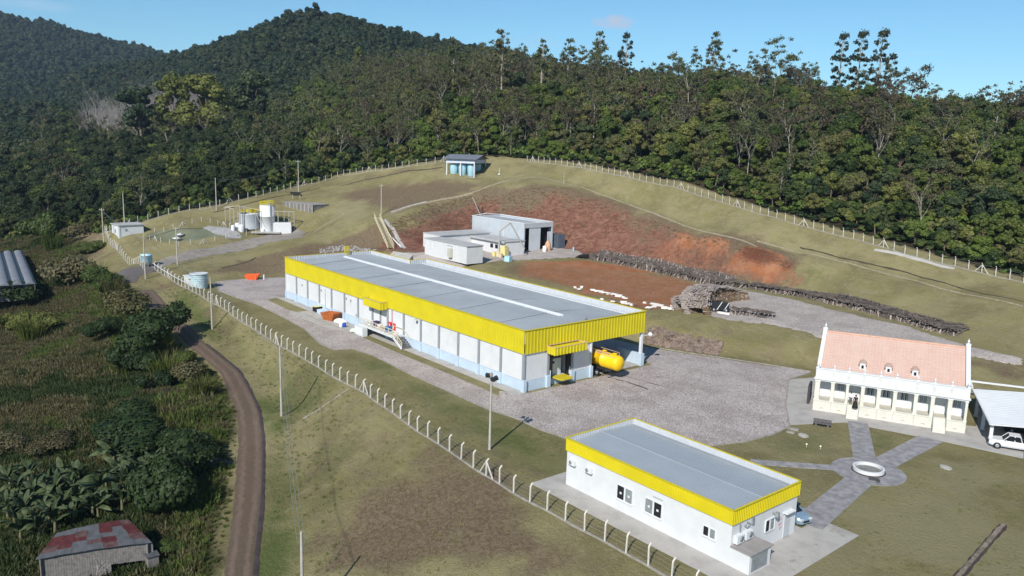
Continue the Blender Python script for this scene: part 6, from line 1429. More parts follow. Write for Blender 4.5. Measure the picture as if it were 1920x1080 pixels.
# ------------------------------------------------------------------ garden: ring, bench, slabs, lights, log
rg = MB().lathe((0, 0, 0), [(1.56, .0), (1.6, .02), (1.6, .44), (1.4, .44), (1.4, .08)], 40, 0, False); o = rg.build('ring_planter', W_white, None, (cc[0], cc[1], .06)); tag(o, 'round white masonry ring in the centre of the star of paths', 'planter')
MB().lathe((0, 0, .02), [(.02, .1), (1.39, .1)], 30).build('water', mat('ring_floor', (.2, .2, .18), .5, .3, 2), o); MB().lathe((0, 0, 0), [(1.63, .0), (1.72, .0), (1.72, .06), (1.63, .08)], 36).build('foot_ring', M_gutter, o)
o = MB().cbox((1.2, -1.3, .08), (1.0, .5, .12), .5).cbox((1.75, -1.45, .1), (.35, .5, .16), .5).build('hatch', mat('hatch_dark', (.06, .06, .06), .6), None, (cc[0]+.3, cc[1]-.5, .06)); tag(o, 'small dark hatch on the paving beside the white ring', 'hatch')
bp = inv(1541, 800, 0); be = empty('bench', (bp[0], bp[1], .02), hrot, 'dark stone bench on the lawn in front of the left end of the house', 'bench')
MB().box(-1.05, -.3, .38, 1.05, .25, .5).build('seat', mat('dark_stone', (.12, .11, .11), .8, .25, 3), be); MB().box(-1.05, .25, .0, 1.05, .38, .85).build('backrest', mat('dark_stone', (.12, .11, .11), .8), be)
for x in (-.8, .6): MB().box(x, -.25, 0, x+.2, .24, .38).build('leg', mat('dark_stone', (.12, .11, .11), .8), be)
for (u, v, r, lb) in ((1506, 817, .62, 'flat grey manhole slab on the lawn between yard and bench'), (1773, 877, .6, 'flat grey manhole slab on the right lawn below the path')):
    q = inv(u, v, 0); o = MB().prism([(r*1.15*math.cos(a*.785+.2), r*math.sin(a*.785)) for a in range(8)], 0, .1).prism([(r*.6*math.cos(a*.785), r*.5*math.sin(a*.785)) for a in range(8)], .1, .16).build('manhole_slab', M_conc, None, (q[0], q[1], .0)); tag(o, lb, 'slab')
for (u, v, lb) in ((1512, 838, 'left of two tiny pale garden lamps on the lawn'), (1538, 842, 'right of two tiny pale garden lamps on the lawn')):
    q = inv(u, v, 0); o = MB().tube([(0, 0, 0), (0, 0, .25)], .03, 6).lathe((0, 0, .22), [(.03, 0), (.12, .08), (.12, .16), (.03, .22)], 10).build('garden_lamp', mat('pale_lamp', (.75, .75, .5), .4), None, (q[0], q[1], 0)); tag(o, lb, 'lamp')
a, b = inv(1882, 984, 0), inv(1812, 1068, 0); c_ = inv(1790, 1090, 0)
t_ = MB(); n_ = 26
for k in range(n_):
    f0 = k/n_; f1 = (k+.9)/n_; p0 = a+(c_-a)*f0; p1 = a+(c_-a)*f1; r_ = random.uniform(.16, .26); t_.bar((p0[0]-a[0], p0[1]-a[1], r_/2), (p1[0]-a[0], p1[1]-a[1], r_/2), r_*1.6, r_)
o = t_.build('stone_row', mat('old_log', (.2, .165, .13), .9, .45, 1.2, dirt=.5), None, (a[0], a[1], 0)); tag(o, 'long low row of rough stones on the lawn at the bottom right', 'stone row')
ribbon('dark_strip', [a, c_], .75, M_gutter, .03, jitter=.1, nx=2)  # dark ribbon laid under the stone row
for u, v, w_ in ((1487, 806, 1.3), (1482, 812, .9)):
    q = inv(u, v, 0); o = MB().cbox((0, 0, .1), (w_, .3, .2), 0).cbox((.1, .35, .08), (w_*.8, .25, .16), .1).build('kerb_stone', M_kerb, None, (q[0], q[1], 0), .2); tag(o, 'pale %s kerb stone at the corner of yard and lawn' % ('longer' if w_ > 1 else 'shorter'), 'kerb stone')

# ------------------------------------------------------------------ water tank hut on the ridge
A_, B_, Cc_ = P(851, 328), P(889, 333), P(921, 329)
ha = math.atan2(B_[1]-A_[1], B_[0]-A_[0]); hl = 9.2; hwd = 10.5
hut = empty('water_tank_hut', (B_[0], B_[1], B_[2]), ha, 'open roofed hut sheltering tall light blue tanks on the ridge', 'hut')
MB().box(-hl-.3, -.3, -1.2, .3, hwd+.3, .12).build('slab', M_conc, hut)
for x in (0, -hl/2, -hl):
    for y in (0, hwd): MB().box(x-.14, y-.14, .1, x+.14, y+.14, 4.6).build('pillar', W_roofl, hut)
MB().box(-hl-.2, -.1, 4.3, .15, .1, 5.5).build('fascia', mat('lilac_fascia', (.55, .6, .74), .6), hut); MB().box(-.1, .1, 4.3, .12, hwd, 5.4).build('fascia', mat('lilac_fascia', (.55, .6, .74), .6), hut)
MB().box(-hl-.2, hwd-.1, 4.3, .15, hwd+.1, 5.5).box(-hl-.2, .1, 4.3, -hl, hwd-.1, 5.4).build('fascia', mat('lilac_fascia', (.55, .6, .74), .6), hut)
W_slate = mat('grey_slate', (.17, .19, .23), .6, .15, 1)
MB().corr((-hl-1.2, -1.0, 5.55), (1, 0, 0), (0, hwd/2+1.0, 1.35), (0, -.4, 1), hl+2.2, 1, .6, .05).corr((-hl-1.2, hwd/2, 6.9), (1, 0, 0), (0, hwd/2+1.0, -1.35), (0, .4, 1), hl+2.2, 1, .6, .05).build('roof', W_slate, hut)
MB().add([(.02, 0, 5.4), (.02, hwd, 5.4), (.02, hwd/2, 6.85), (-.08, 0, 5.4), (-.08, hwd, 5.4), (-.08, hwd/2, 6.85)], [(0, 1, 2), (5, 4, 3)]).build('gable', W_slate, hut)
tm = MB().lathe((0, 0, .12), [(1.1, 0), (1.25, .1), (1.4, 3.6), (1.45, 3.8), (.02, 4.0)], 18).mesh('tank', W_lblue)
for k, (x, y) in enumerate(((-1.7, 2.2), (-4.7, 2.2), (-7.6, 2.2), (-1.9, 7.6), (-4.9, 7.6), (-7.7, 7.6))):
    o = inst('water_tank', tm); v_ = Matrix.Translation(B_.tolist() if hasattr(B_, 'tolist') else B_) @ Matrix.Rotation(ha, 4, 'Z') @ Vector((x, y, 0)); o.location = v_
    tag(o, ['light blue tank at the front right corner of the ridge hut', 'light blue tank in the middle of the front row of the ridge hut', 'light blue tank at the front left of the ridge hut', 'light blue tank behind the front right one in the ridge hut', 'light blue tank behind the middle one in the ridge hut', 'light blue tank at the rear left of the ridge hut'][k], 'tank', 'light blue tanks of the ridge hut')
o = MB().tube([(0, 0, 0), (0, 0, 2.2)], .07, 6).lathe((0, 0, .1), [(.1, 0), (.4, .1), (.4, .4), (.1, .5)], 8).build('standpipe', W_roofl, None, tuple(P(936, 329))); tag(o, 'white standpipe on the grass right of the ridge hut', 'pipe')

# ------------------------------------------------------------------ tank farm, basin, pond, small white hut
tp = P(502, 431); tf_ = empty('storage_tank', tuple(tp), 0, 'tall white cylindrical tank with yellow railing on top', 'tank')
MB().lathe((0, 0, -.5), [(2.1, 0), (2.1, 4.4), (2.16, 4.42), (2.16, 4.55), (2.1, 4.57), (2.1, 7.6), (.02, 7.9)], 28).build('shell', W_white, tf_)
def ring_rail(r, z, n, m, par, name='railing', h=1.1):
    b = MB()
    for k in range(n):
        a0 = 2*math.pi*k/n; a1 = 2*math.pi*(k+1)/n; b.bar((r*math.cos(a0), r*math.sin(a0), z), (r*math.cos(a0), r*math.sin(a0), z+h), .1)
        for hh_ in (h*.5, h): b.bar((r*math.cos(a0), r*math.sin(a0), z+hh_), (r*math.cos(a1), r*math.sin(a1), z+hh_), .12)
    return b.build(name, m, par)
ring_rail(2.0, 7.2, 14, W_yeld, tf_); MB().box(-2.2, -.6, 7.0, -3.2, .6, 7.12).bar((-3.2, -.6, 7.1), (-3.2, -.6, 8.1), .12).bar((-3.2, .6, 7.1), (-3.2, .6, 8.1), .12).bar((-3.2, -.6, 8.1), (-2, -.6, 8.1), .12).build('landing', W_yeld, tf_)
MB().bar((2.2, 0, 0), (2.2, 0, 8.2), .12).bar((2.2, .5, 0), (2.2, .5, 8.2), .12).build('ladder', W_grey, tf_)
tp2 = P(468, 425); o2 = empty('treatment_tank', tuple(tp2), 0, 'lower grey white tank with yellow gear left of the tall tank', 'tank')
MB().lathe((0, 0, -.5), [(2.9, 0), (2.9, 4.2), (2.95, 4.25), (2.95, 4.4), (2.7, 4.4)], 24).build('shell', mat('grey_tank', (.5, .53, .57), .6, .1, .8, dirt=.3), o2); ring_rail(2.6, 4.1, 12, W_yeld, o2, h=.9)
MB().box(-1.4, -.3, 4.3, 2.6, .3, 4.9).box(1.6, -1, 4.3, 2.6, 1, 5.3).build('agitator', W_yeld, o2)
o = P(530, 435); b = MB().box(-.2, -1.3, -.4, .2, 1.3, 2.8); bt = empty('box_tank', tuple(o), R_(62), 'white box shaped tank at the right end of the tank farm', 'tank'); MB().box(-2.5, -1.3, -.5, 2.5, 1.3, 2.55).box(-2.4, -1.2, 2.55, 2.4, 1.2, 2.75).build('shell', W_white, bt)
for k, (u, v, r, h, m_, lb) in enumerate([(437, 432, .55, 1.5, W_roofl, 'small white drum tank left of the pair under the frame'), (446, 431, .75, 2.0, W_white, 'left of two small white drum tanks under the steel frame'), (453, 434, .75, 2.0, W_white, 'right of two small white drum tanks under the steel frame'), (493, 437, .6, 1.3, W_roofl, 'low grey pump housing in front of the tall tank')]):
    o = MB().lathe((0, 0, -.2), [(r, 0), (r, h), (r*.8, h+.2), (.02, h+.25)], 14).build('small_tank', m_, None, tuple(P(u, v))); tag(o, lb, 'tank')
sf_ = empty('steel_frame', tuple(P(480, 437)), 0, 'open grey steel frame of posts and beams around the tanks', 'frame'); o0 = P(480, 437)
FR = [(423, 418, 388), (432, 421, 390), (439, 424, 392), (447, 424, 394), (451, 430, 386), (458, 431, 390), (467, 432, 392), (480, 440, 398), (497, 433, 396), (522, 435, 396), (533, 420, 396), (542, 425, 397), (552, 431, 397)]
tops = []
for u, vb, vt in FR:
    q = P(u, vb); h = 4
    for _ in range(40): h += (float(proj((q[0], q[1], q[2]+h))[1])-vt)*.1
    MB().bar((q[0]-o0[0], q[1]-o0[1], q[2]-o0[2]-.3), (q[0]-o0[0], q[1]-o0[1], q[2]-o0[2]+h), .17).build('post', W_pole, sf_); tops.append(Vector((q[0]-o0[0], q[1]-o0[1], q[2]-o0[2]+h)))
bm_ = MB()
for i, j in ((0, 1), (1, 2), (2, 3), (4, 5), (5, 6), (7, 8), (8, 9), (9, 12), (10, 11), (11, 12), (4, 8), (0, 4)): bm_.bar(tops[i], tops[j], .16)
bm_.bar(tops[8]-Vector((0, 0, .1)), tops[8].lerp(tops[7], .3)-Vector((0, 0, 3)), .12).bar(tops[7], tops[7]+Vector((1, 1, -3)), .12); bm_.build('beam', W_pole, sf_)
o = MB().box(-4, -2.2, 0, 4, 2.2, .35).build('plinth_wall', M_conc, None, tuple(P(500, 436)), R_(60)); tag(o, 'low concrete slab below the tanks beside the drive', 'slab')
bA, bB, bC = P(530, 384), P(586, 399), P(624, 391)
va = bB[:2]-bA[:2]; vb_ = bC[:2]-bB[:2]; La = float(np.linalg.norm(va)); Lb = float(np.linalg.norm(vb_)); bz = float(bB[2])
bs = empty('concrete_basin', (bB[0], bB[1], bz), math.atan2(va[1], va[0]), 'long low stained concrete tank sunk in the grass behind the white tanks', 'basin')
W_stain = mat('stained_concrete', (.2, .19, .18), .9, .35, .7, dirt=.8, dirtc=(.03, .028, .026), streak=True)
lb_ = min(Lb, 9.5); MB().box(-La, 0, -1.5, 0, lb_, 2.2).build('wall', W_stain, bs); MB().box(-La-.1, -.1, 2.2, .1, lb_+.1, 2.36).build('cover', mat('cover_slab', (.3, .28, .27), .85, .15, .5, dirt=.5), bs)
for k in range(8): MB().box(-La*k/8-.15, -.12, -1, -La*k/8+.15, 0, 2.2).build('buttress', W_kerb if False else M_conc, bs)
sp = P(555, 377); so_ = empty('solar_panel', (sp[0], sp[1], sp[2]+1.6), R_(40), 'small tilted panel on the rear corner of the concrete basin', 'panel')
MB().cbox((0, 0, .7), (3.4, 2.4, .12), 0, rx=-.6).build('panel', mat('panel_grey', (.12, .12, .15), .3), so_); MB().bar((-1.2, .3, -1), (-1.2, .3, .8), .12).bar((1.2, .3, -1), (1.2, .3, .8), .12).build('stand', W_pole, so_)
pc = P(365, 443); pz = pc[2]+.12
drape('pond', [(275, 440), (300, 433), (350, 428), (395, 428), (420, 434), (415, 442), (370, 450), (320, 452), (285, 448)], mat('pond_water', (.17, .175, .10), .3, .2, .3, spec=.5), dz=.1, wob=.1, step=.8)
drape('pond_liner', [(380, 428), (392, 424), (450, 438), (452, 447), (430, 448), (405, 440)], mat('liner', (.35, .34, .33), .6, .2, 1), dz=.16, wob=.3, step=.7)
ribbon('pond_edge', PP([(275, 447), (300, 437), (350, 430), (385, 428), (420, 440)]), .7, M_dline, .14, nx=2)
for (u, v, lb) in ((332, 452, 'white floating aerator on the pond nearest the pole'), (338, 445, 'pale grey floating aerator behind the white one on the pond')):
    q = P(u, v); o = MB().lathe((0, 0, .25), [(.2, 0), (1.2, .5), (1.25, .6), (.3, .8), (.15, 1.0)], 14).build('aerator', W_white if v > 450 else W_par, None, tuple(q)); tag(o, lb, 'float')
q = inv(224, 447.5, 3.6); _q = P(266, 445.5); _q0 = P(224, 448); wh2 = empty('pump_hut', (float(_q0[0]), float(_q0[1]), float(_q[2])), R_(4), 'small white flat roofed hut at the left end of the compound', 'hut')
MB().box(-6.0, 0, -.4, 0, 6.6, 3.3).build('wall', W_white, wh2); MB().box(-6.3, -.3, 3.3, .3, 6.9, 3.5).build('roof', W_flat, wh2); MB().box(-3.6, -.06, 1.0, -2.6, 0, 2.0).build('window', W_glassg, wh2); MB().box(0, 1.6, 1.7, .05, 2.2, 2.3).build('vent', W_grey, wh2); MB().box(-.3, -.15, -.3, .1, .3, 3.3).build('corner_pier', W_white, wh2)
# gate tank and ribbed tank
q = P(276, 500); gt = empty('gate_tank', tuple(q), 0, 'light blue water tank on a stand beside the entrance gate', 'tank'); MB().lathe((0, 0, 1.1), [(1.05, 0), (1.2, .1), (1.25, 1.6), (1.3, 1.62), (1.2, 1.9), (.02, 2.0)], 18).build('tank', W_lblue, gt)
for a in range(4): MB().bar((.8*math.cos(a*1.57), .8*math.sin(a*1.57), -.2), (.8*math.cos(a*1.57), .8*math.sin(a*1.57), 1.1), .14).build('leg', W_metal, gt)
gg = empty('entrance_gate', (-203.5, 54.5, 1.5), 0, 'open mesh entrance gate where the drive meets the gravel', 'gate')
for x in (0, -7): MB().box(x-.14, -.14, -.3, x+.14, .14, 2.1).build('gate_post', W_post, gg)
MB().bar((0, 0, .3), (-3.2, 1.6, .3), .07).bar((0, 0, 1.8), (-3.2, 1.6, 1.8), .07).bar((-3.2, 1.6, .3), (-3.2, 1.6, 1.8), .07).bar((-1.6, .8, .3), (-1.6, .8, 1.8), .05).bar((0, 0, .3), (-3.2, 1.6, 1.8), .05).build('gate_leaf', W_metal, gg)
q = inv(363, 538, .7); rt = empty('ribbed_tank', (q[0]-1.2, q[1]+1.6, .5), 0, 'ribbed grey blue open topped round tank just inside the front fence', 'tank')
pr_ = []; 
for k in range(7): pr_ += [(1.75, k*.42), (1.83, k*.42+.1), (1.75, k*.42+.2)]
MB().lathe((0, 0, -.3), pr_+[(1.75, 3.0), (1.9, 3.02), (1.9, 3.12), (1.7, 3.12)], 28).build('shell', W_tankb, rt); MB().lathe((0, 0, 2.6), [(.02, 0), (1.7, 0)], 20).build('water', W_glassg, rt); MB().lathe((0, 0, 2.83), [(1.78, 0), (1.95, .02), (1.95, .1), (1.78, .1)], 28).build('rim', W_roofl, rt)
q = inv(346, 535, .7); o = MB().box(-2.3, -.2, -.3, 2.3, 2.0, 1.8).box(-2.5, -.4, 1.8, 2.5, 2.2, 1.95).build('meter_house', W_white, None, (q[0]-.8, q[1]+.9, .5), R_(-5)); tag(o, 'low white block house left of the ribbed tank', 'block')
hr = MB(); pl_ = [(-200, 54.9), (-192, 54.9), (-184, 54.9), (-176, 54.8)]
for a_, b_2 in zip(pl_, pl_[1:]): hr.bar((a_[0]+200, a_[1]-54.9, gnd(*a_)+1.15), (b_2[0]+200, b_2[1]-54.9, gnd(*b_2)+1.15), .12)
o = hr.build('white_rail', W_white, None, (-200, 54.4, 0)); tag(o, 'white rail along the fence between the gate tank and the block house', 'rail')

# ------------------------------------------------------------------ slatted stair down the bank, ramp slab, machinery
a, b = P(707, 413), P(733, 467)
sl_ = empty('slope_stair', tuple(b), 0, 'long pale slatted stair with handrails climbing the bank behind the warehouse', 'stair')
A3 = Vector(a)-Vector(b); A3.z += .5; n_ = Vector((-A3.y, A3.x, 0)).normalized()
for k in range(34):
    c_ = A3*(k/34)+Vector((0, 0, .35)); MB()
stp = MB()
for s in (-.7, .7): MB().bar(n_*s+Vector((0, 0, .2)), A3+n_*s+Vector((0, 0, .2)), .12, .3).build('stringer', W_cream2, sl_)
stepm = MB().bar(-n_*.7, n_*.7, .3, .06).mesh('step', W_cream2)
for k in range(34): inst('step', stepm, sl_, A3*((k+.5)/34)+Vector((0, 0, .35)))
for s in (-.75, .75):
    MB().bar(n_*s+Vector((0, 0, 1.3)), A3+n_*s+Vector((0, 0, 1.3)), .1).bar(n_*s+Vector((0, 0, .8)), A3+n_*s+Vector((0, 0, .8)), .06).build('handrail', W_cream2, sl_)
    for k in range(12): MB().bar(A3*(k/11)+n_*s, A3*(k/11)+n_*s+Vector((0, 0, 1.3)), .08).build('rail_post', W_cream2, sl_)
pp_ = PP([(714, 413), (722, 430), (732, 446), (752, 467)]); o0 = pp_[0]; o = MB().tube([(p[0]-o0[0], p[1]-o0[1], p[2]-o0[2]+.5) for p in pp_], .17, 8).build('white_pipe', W_roofl, None, tuple(o0)); tag(o, 'thick pale pipe running down the bank beside the slatted stair', 'pipe')
pp_ = PP([(720, 412), (735, 425), (745, 445), (760, 466)]); ribbon('bank_gutter', pp_, 1.1, M_conc, .1, nx=2, jitter=.1)
q = inv(726, 470, 5.4); o = MB().tube([(-2.6, -.4, -2.5), (-1.8, -.4, -.2), (0, 0, .3)], .12, 6).tube([(-1.3, -.4, -2.5), (-.8, -.4, -.2), (.6, 0, .3)], .12, 6).tube([(-2.6, .8, -2.5), (-1.8, .8, -.2), (0, .8, .3)], .12, 6).build('pipe_bends', W_cream2, None, (q[0], q[1], 5.3)); tag(o, 'curved cream railing pipes at the foot of the slatted stair', 'railing')
vsl = [(-144.5, 98, 6.0), (-131.5, 94.2, 6.0)]
s1, s2, s3, s4 = inv(738, 471, 6.4), inv(775, 477, 6.4), inv(766, 488, 5.4), inv(728, 480, 5.4)
mb = MB(); tp_ = [tuple(x) for x in (s1, s2, s3, s4)]; bt_ = [(x[0], x[1], -.2) for x in tp_]
mb.add(tp_+bt_, [(3, 2, 1, 0), (0, 1, 5, 4), (1, 2, 6, 5), (2, 3, 7, 6), (3, 0, 4, 7)]); mb.add(tp_+bt_, [(0, 1, 2, 3)]); o = mb.build('concrete_ramp', mat('ramp_concrete', (.42, .40, .36), .9, .15, .5, dirt=.3)); tag(o, 'sloping pale concrete slab between the stair foot and the warehouse roof edge', 'ramp')
def truss(name, u, v, L, rz, label, z=None):
    q = inv(u, v, z) if z is not None else P(u, v); e = empty(name, tuple(q), rz, label, 'frame'); t_ = MB()
    for y in (-.5, .5):
        for zz in (.2, 1.2): t_.bar((-L/2, y, zz), (L/2, y, zz), .1)
    n = int(L/1.1)
    for k in range(n+1):
        x = -L/2+L*k/n; t_.bar((x, -.5, .2), (x, -.5, 1.2), .08).bar((x, .5, .2), (x, .5, 1.2), .08).bar((x, -.5, 1.2), (x, .5, 1.2), .08)
        if k < n: t_.bar((x, -.5, .2), (x+L/n, -.5, 1.2), .07)
    t_.build('lattice', W_chrome, e); return e
tr_ = truss('conveyor_frame', 868, 489, 8.5, R_(20), 'dark lattice conveyor frame lying behind the warehouse roof edge', 5.0)
MB().box(3.2, -.9, 0, 4.9, .9, 1.5).box(3.5, -.7, 1.5, 4.6, .7, 2.0).build('motor_box', W_chrome, tr_); MB().box(-1, -.7, .9, 1.5, .7, 1.6).build('hopper', W_roofl, tr_)
q = P(945, 482); sk_ = empty('grain_blower', tuple(q), R_(10), 'pale yellow machine with a tall bent pipe in front of the workshop', 'machine')
PY = mat('pale_yellow_machine', (.68, .6, .28), .5, .1, 2)
MB().box(-.9, -.7, .5, .9, .7, 2.2).box(-.6, -.5, 2.2, .6, .5, 2.9).build('housing', PY, sk_); MB().box(-2.6, -1.6, 0, -1.7, -.8, 1.2).build('side_box', PY, sk_)
MB().tube([(-.9, -.9, 0), (-.9, -.9, 6.4), (.7, 1.2, 8.6)], .2, 8).tube([(.7, 1.2, 8.6), (1.9, 2.6, 5.5), (2.9, 4.4, 2.2), (2.6, 4.2, .8)], .16, 8).build('pipe', mat('pipe_grey', (.38, .37, .33), .6), sk_); MB().box(-1.6, -1.2, 0, -.6, -.3, 1.5).box(-.2, -1.6, 0, .4, -1.0, 1.1).build('base_frame', W_cream2, sk_)
q = P(953, 490); o = MB().box(-.7, -.7, 0, .7, .7, 1.3).build('pale_tank', W_lblue, None, tuple(q), .3); tag(o, 'small pale blue cube tank at the edge of the red earth', 'tank')
q = P(1027, 470); o = MB().lathe((0, 0, 0), [(.8, 0), (.9, .5), (.8, 1.6), (.5, 2.4), (.1, 2.7)], 9).build('bulk_bag', mat('ochre_bag', (.55, .33, .2), .8), None, tuple(q)); tag(o, 'ochre bulk bag in the right doorway of the workshop', 'bag')
q = P(1021, 472); o = MB().lathe((0, 0, 0), [(.5, 0), (.6, .5), (.5, 1.4), (.1, 1.6)], 9).build('bulk_bag', W_sack, None, tuple(q)); tag(o, 'white bulk bag left of the ochre bag at the workshop door', 'bag')
for u, v, lb in ((977, 475, 'small dark drain cover in front of the workshop wall'),): q = P(u, v); o = MB().lathe((0, 0, 0), [(.7, 0), (.7, .25), (.5, .3), (.02, .3)], 10).build('drain_cover', W_grey, None, tuple(q)); tag(o, lb, 'cover')
q = P(1075, 471); o = MB().bar((0, 0, 0), (0, 0, 1.1), .25).build('white_marker', W_lblue, None, tuple(q)); tag(o, 'short pale marker post at the right end of the workshop yard', 'post')
q = P(1096, 483); o = lump('tarpaulin', q[0], q[1], q[2], 1.8, W_black, 'black tarpaulin heap at the start of the log rows', 'tarpaulin', 5, .5)

# ------------------------------------------------------------------ split logs, stones, pale waste
W_log = mat('split_log', (.13, .108, .095), .95, .45, .8, dirt=.5, dirtc=(.08, .065, .055)); W_logd = mat('log_end', (.2, .13, .075), .95, .5, 1.2)
def logs_upright(pix, rows, label, name='log_row', h=(.9, 1.3), depth=.75, rise=.35, dens=4.5):
    pl = resample(PP(pix), 1/dens); o = pl[0][0]; z0 = gnd(*o); e = empty(name, (o[0], o[1], z0), 0, label, 'firewood'); b = MB(); b2 = MB()
    for p, d in pl:
        dn = np.array(d)/np.linalg.norm(d); nn = np.array([-dn[1], dn[0]])
        for r in range(rows):
            if random.random() < .08: continue
            q = p+nn*(-r*depth+random.gauss(0, .12))+dn*random.gauss(0, .1); z = gnd(*q)+r*rise*.3
            hh_ = random.uniform(*h)*(.75 if r > 1 else 1)*(1+.25*math.sin(p[0]*.35+r)); l1 = q+nn*(-random.uniform(.1, .8))+dn*random.gauss(0, .4); w_ = random.uniform(.13, .24)
            (b if random.random() < .8 else b2).bar((q[0]-o[0], q[1]-o[1], z-z0-.1), (l1[0]-o[0], l1[1]-o[1], z-z0+hh_), w_, w_*.8)
        if random.random() < .9:
            for r in range(max(1, rows-1)):
                q = p+nn*(-r*depth-.4); z = gnd(*q)+random.uniform(.9, 1.25); a = random.gauss(.0, .5); v_ = (dn*math.cos(a)+nn*math.sin(a))*.5; b.bar((q[0]-v_[0]-o[0], q[1]-v_[1]-o[1], z-z0), (q[0]+v_[0]-o[0], q[1]+v_[1]-o[1], z-z0+random.uniform(-.1, .15)), .18, .14)
    c1 = b.build('logs', W_log, e); c1['kind'] = 'stuff'; c2 = b2.build('pale_logs', mat('log_pale', (.34, .29, .26), .95, .4, 1), e); c2['kind'] = 'stuff'; return e
logs_upright([(1345, 538), (1276, 522), (1208, 506), (1150, 494), (1104, 486)], 9, 'long broad row of grey split logs at the foot of the red bank')
logs_upright([(1560, 570), (1502, 558), (1443, 548), (1400, 541), (1350, 536)], 4, 'narrow middle row of split logs above the cobbled yard', h=(.5, .8))
logs_upright([(1794, 631), (1760, 625), (1729, 616), (1690, 604), (1638, 590), (1600, 580), (1550, 569)], 5, 'curved row of dark split logs beside the road behind the house', h=(.45, .75))
logs_upright([(1445, 599), (1410, 594), (1370, 590)], 3, 'low strip of split logs on the rim of the grass slope', h=(.3, .6))
def stack(pl, label, H0=2.6, width=3.0):
    # horizontal logs piled high along a curve; log ends face the yard
    ps = resample(pl, .22); o = ps[0][0]; z0 = gnd(*o); e = empty('log_stack', (o[0], o[1], z0), 0, label, 'firewood'); b = MB(); b2 = MB(); n = len(ps)
    for i, (p, d) in enumerate(ps):
        dn = np.array(d)/np.linalg.norm(d); nn = np.array([-dn[1], dn[0]]); hmax = H0*(.45+.55*math.sin(math.pi*min(1, (i+3)/n)))
        for k in range(int(hmax/.2)):
            for s in ((0, 3) if k < hmax/.2-3 else (0, 1, 2, 3)):
                q = p+nn*(s*1.2+k*.09+random.gauss(0, .06)); a = random.gauss(0, .12); v_ = nn*math.cos(a)+dn*math.sin(a); z = gnd(*p)-z0+.1+k*.2
                (b2 if s == 0 and random.random() < .75 else b).bar((q[0]-o[0], q[1]-o[1], z), (q[0]+v_[0]*1.15-o[0], q[1]+v_[1]*1.15-o[1], z+random.gauss(0, .04)), .2, .17)
    for i in range(0, n, 1):
        p, d = ps[i]; dn = np.array(d)/np.linalg.norm(d); nn = np.array([-dn[1], dn[0]]); hmax = H0*(.45+.55*math.sin(math.pi*min(1, (i+3)/n)))
        for k in range(4): q = p+nn*(.4+random.random()*4.2); b.bar((q[0]-dn[0]*.6-o[0], q[1]-dn[1]*.6-o[1], gnd(*p)-z0+hmax+.05), (q[0]+dn[0]*.6-o[0], q[1]+dn[1]*.6-o[1], gnd(*p)-z0+hmax+.1), .2, .15)
    c1 = b.build('logs', mat('log_pale', (.34, .29, .26), .95, .4, 1), e); c1['kind'] = 'stuff'; c2 = b2.build('log_ends', W_logd, e); c2['kind'] = 'stuff'; return e
stack(PP([(1333, 592), (1334, 583), (1350, 573), (1378, 565), (1406, 563)]), 'high curved stack of split logs with brown cut ends facing the yard', 3.3)
stack(PP([(1296, 588), (1310, 586), (1326, 584)]), 'squared end of the log stack nearest the grass slope', 2.4)
q = P(1350, 584); mc = empty('log_splitter', tuple(q), R_(35), 'small black machine with white parts standing in front of the curved log stack', 'machine')
MB().box(-1.6, -.8, .5, 1.6, .8, 1.9).build('hood', W_glass, mc); MB().bar((-.6, -.85, .4), (.3, -.85, 2.0), .12).bar((.7, -.85, .4), (1.5, -.85, 1.9), .12).build('strap', W_roofl, mc); MB().lathe((-1.9, -.2, .9), [(.02, 0), (.4, .1), (.45, .4), (.02, .8)], 10).build('drum', W_roofl, mc)
for x in (-1.1, 1.1): wheel(mc, x, -.8, .4)
o = MB().cbox((0, 0, .2), (2.2, .5, .3), .3).build('pale_beam', W_sack, None, tuple(P(1357, 589))); tag(o, 'pale beam lying in front of the black machine', 'beam')
def rocks(pix, label, name, m, n, r0, r1, w_, cat):
    pl = resample(PP(pix), .05); o = pl[0][0]; z0 = gnd(*o); e = empty(name, (o[0], o[1], z0), 0, label, cat); b = MB(); rs = random.Random(4)
    for k in range(n):
        p, d = pl[rs.randrange(len(pl))]; dn = np.array(d)/np.linalg.norm(d); nn = np.array([-dn[1], dn[0]]); s = rs.uniform(-.5, .5)*w_; q = p+nn*s; r_ = rs.uniform(r0, r1); vs = []
        for z_, f in ((-.5, .6), (.1, 1), (.7, .55)):
            for j in range(6): a = j*1.047+rs.random()*.5; vs.append((q[0]-o[0]+r_*f*math.cos(a)*rs.uniform(.7, 1.2), q[1]-o[1]+r_*f*math.sin(a)*rs.uniform(.7, 1.2), gnd(*q)-z0+r_*z_*rs.uniform(.8, 1.2)))
        b.add(vs, [(i*6+j, i*6+(j+1) % 6, (i+1)*6+(j+1) % 6, (i+1)*6+j) for i in range(2) for j in range(6)]+[(12, 13, 14, 15, 16, 17)])
    c = b.build('stones', m, e); c['kind'] = 'stuff'; return e
rocks([(1212, 630), (1250, 640), (1300, 648), (1350, 657)], 'band of rough brown boulders at the foot of the grass slope right of the warehouse', 'boulder_bank', mat('boulder', (.2, .15, .12), .9, .4, 1.2), 520, .28, .6, 3.2, 'rocks')
rocks([(600, 470), (650, 465), (700, 470)], 'dry grey rubble on the bank behind the far end of the warehouse', 'rubble_bank', mat('grey_rubble', (.3, .28, .27), .9, .3, 1.2), 160, .2, .5, 3.0, 'rocks')
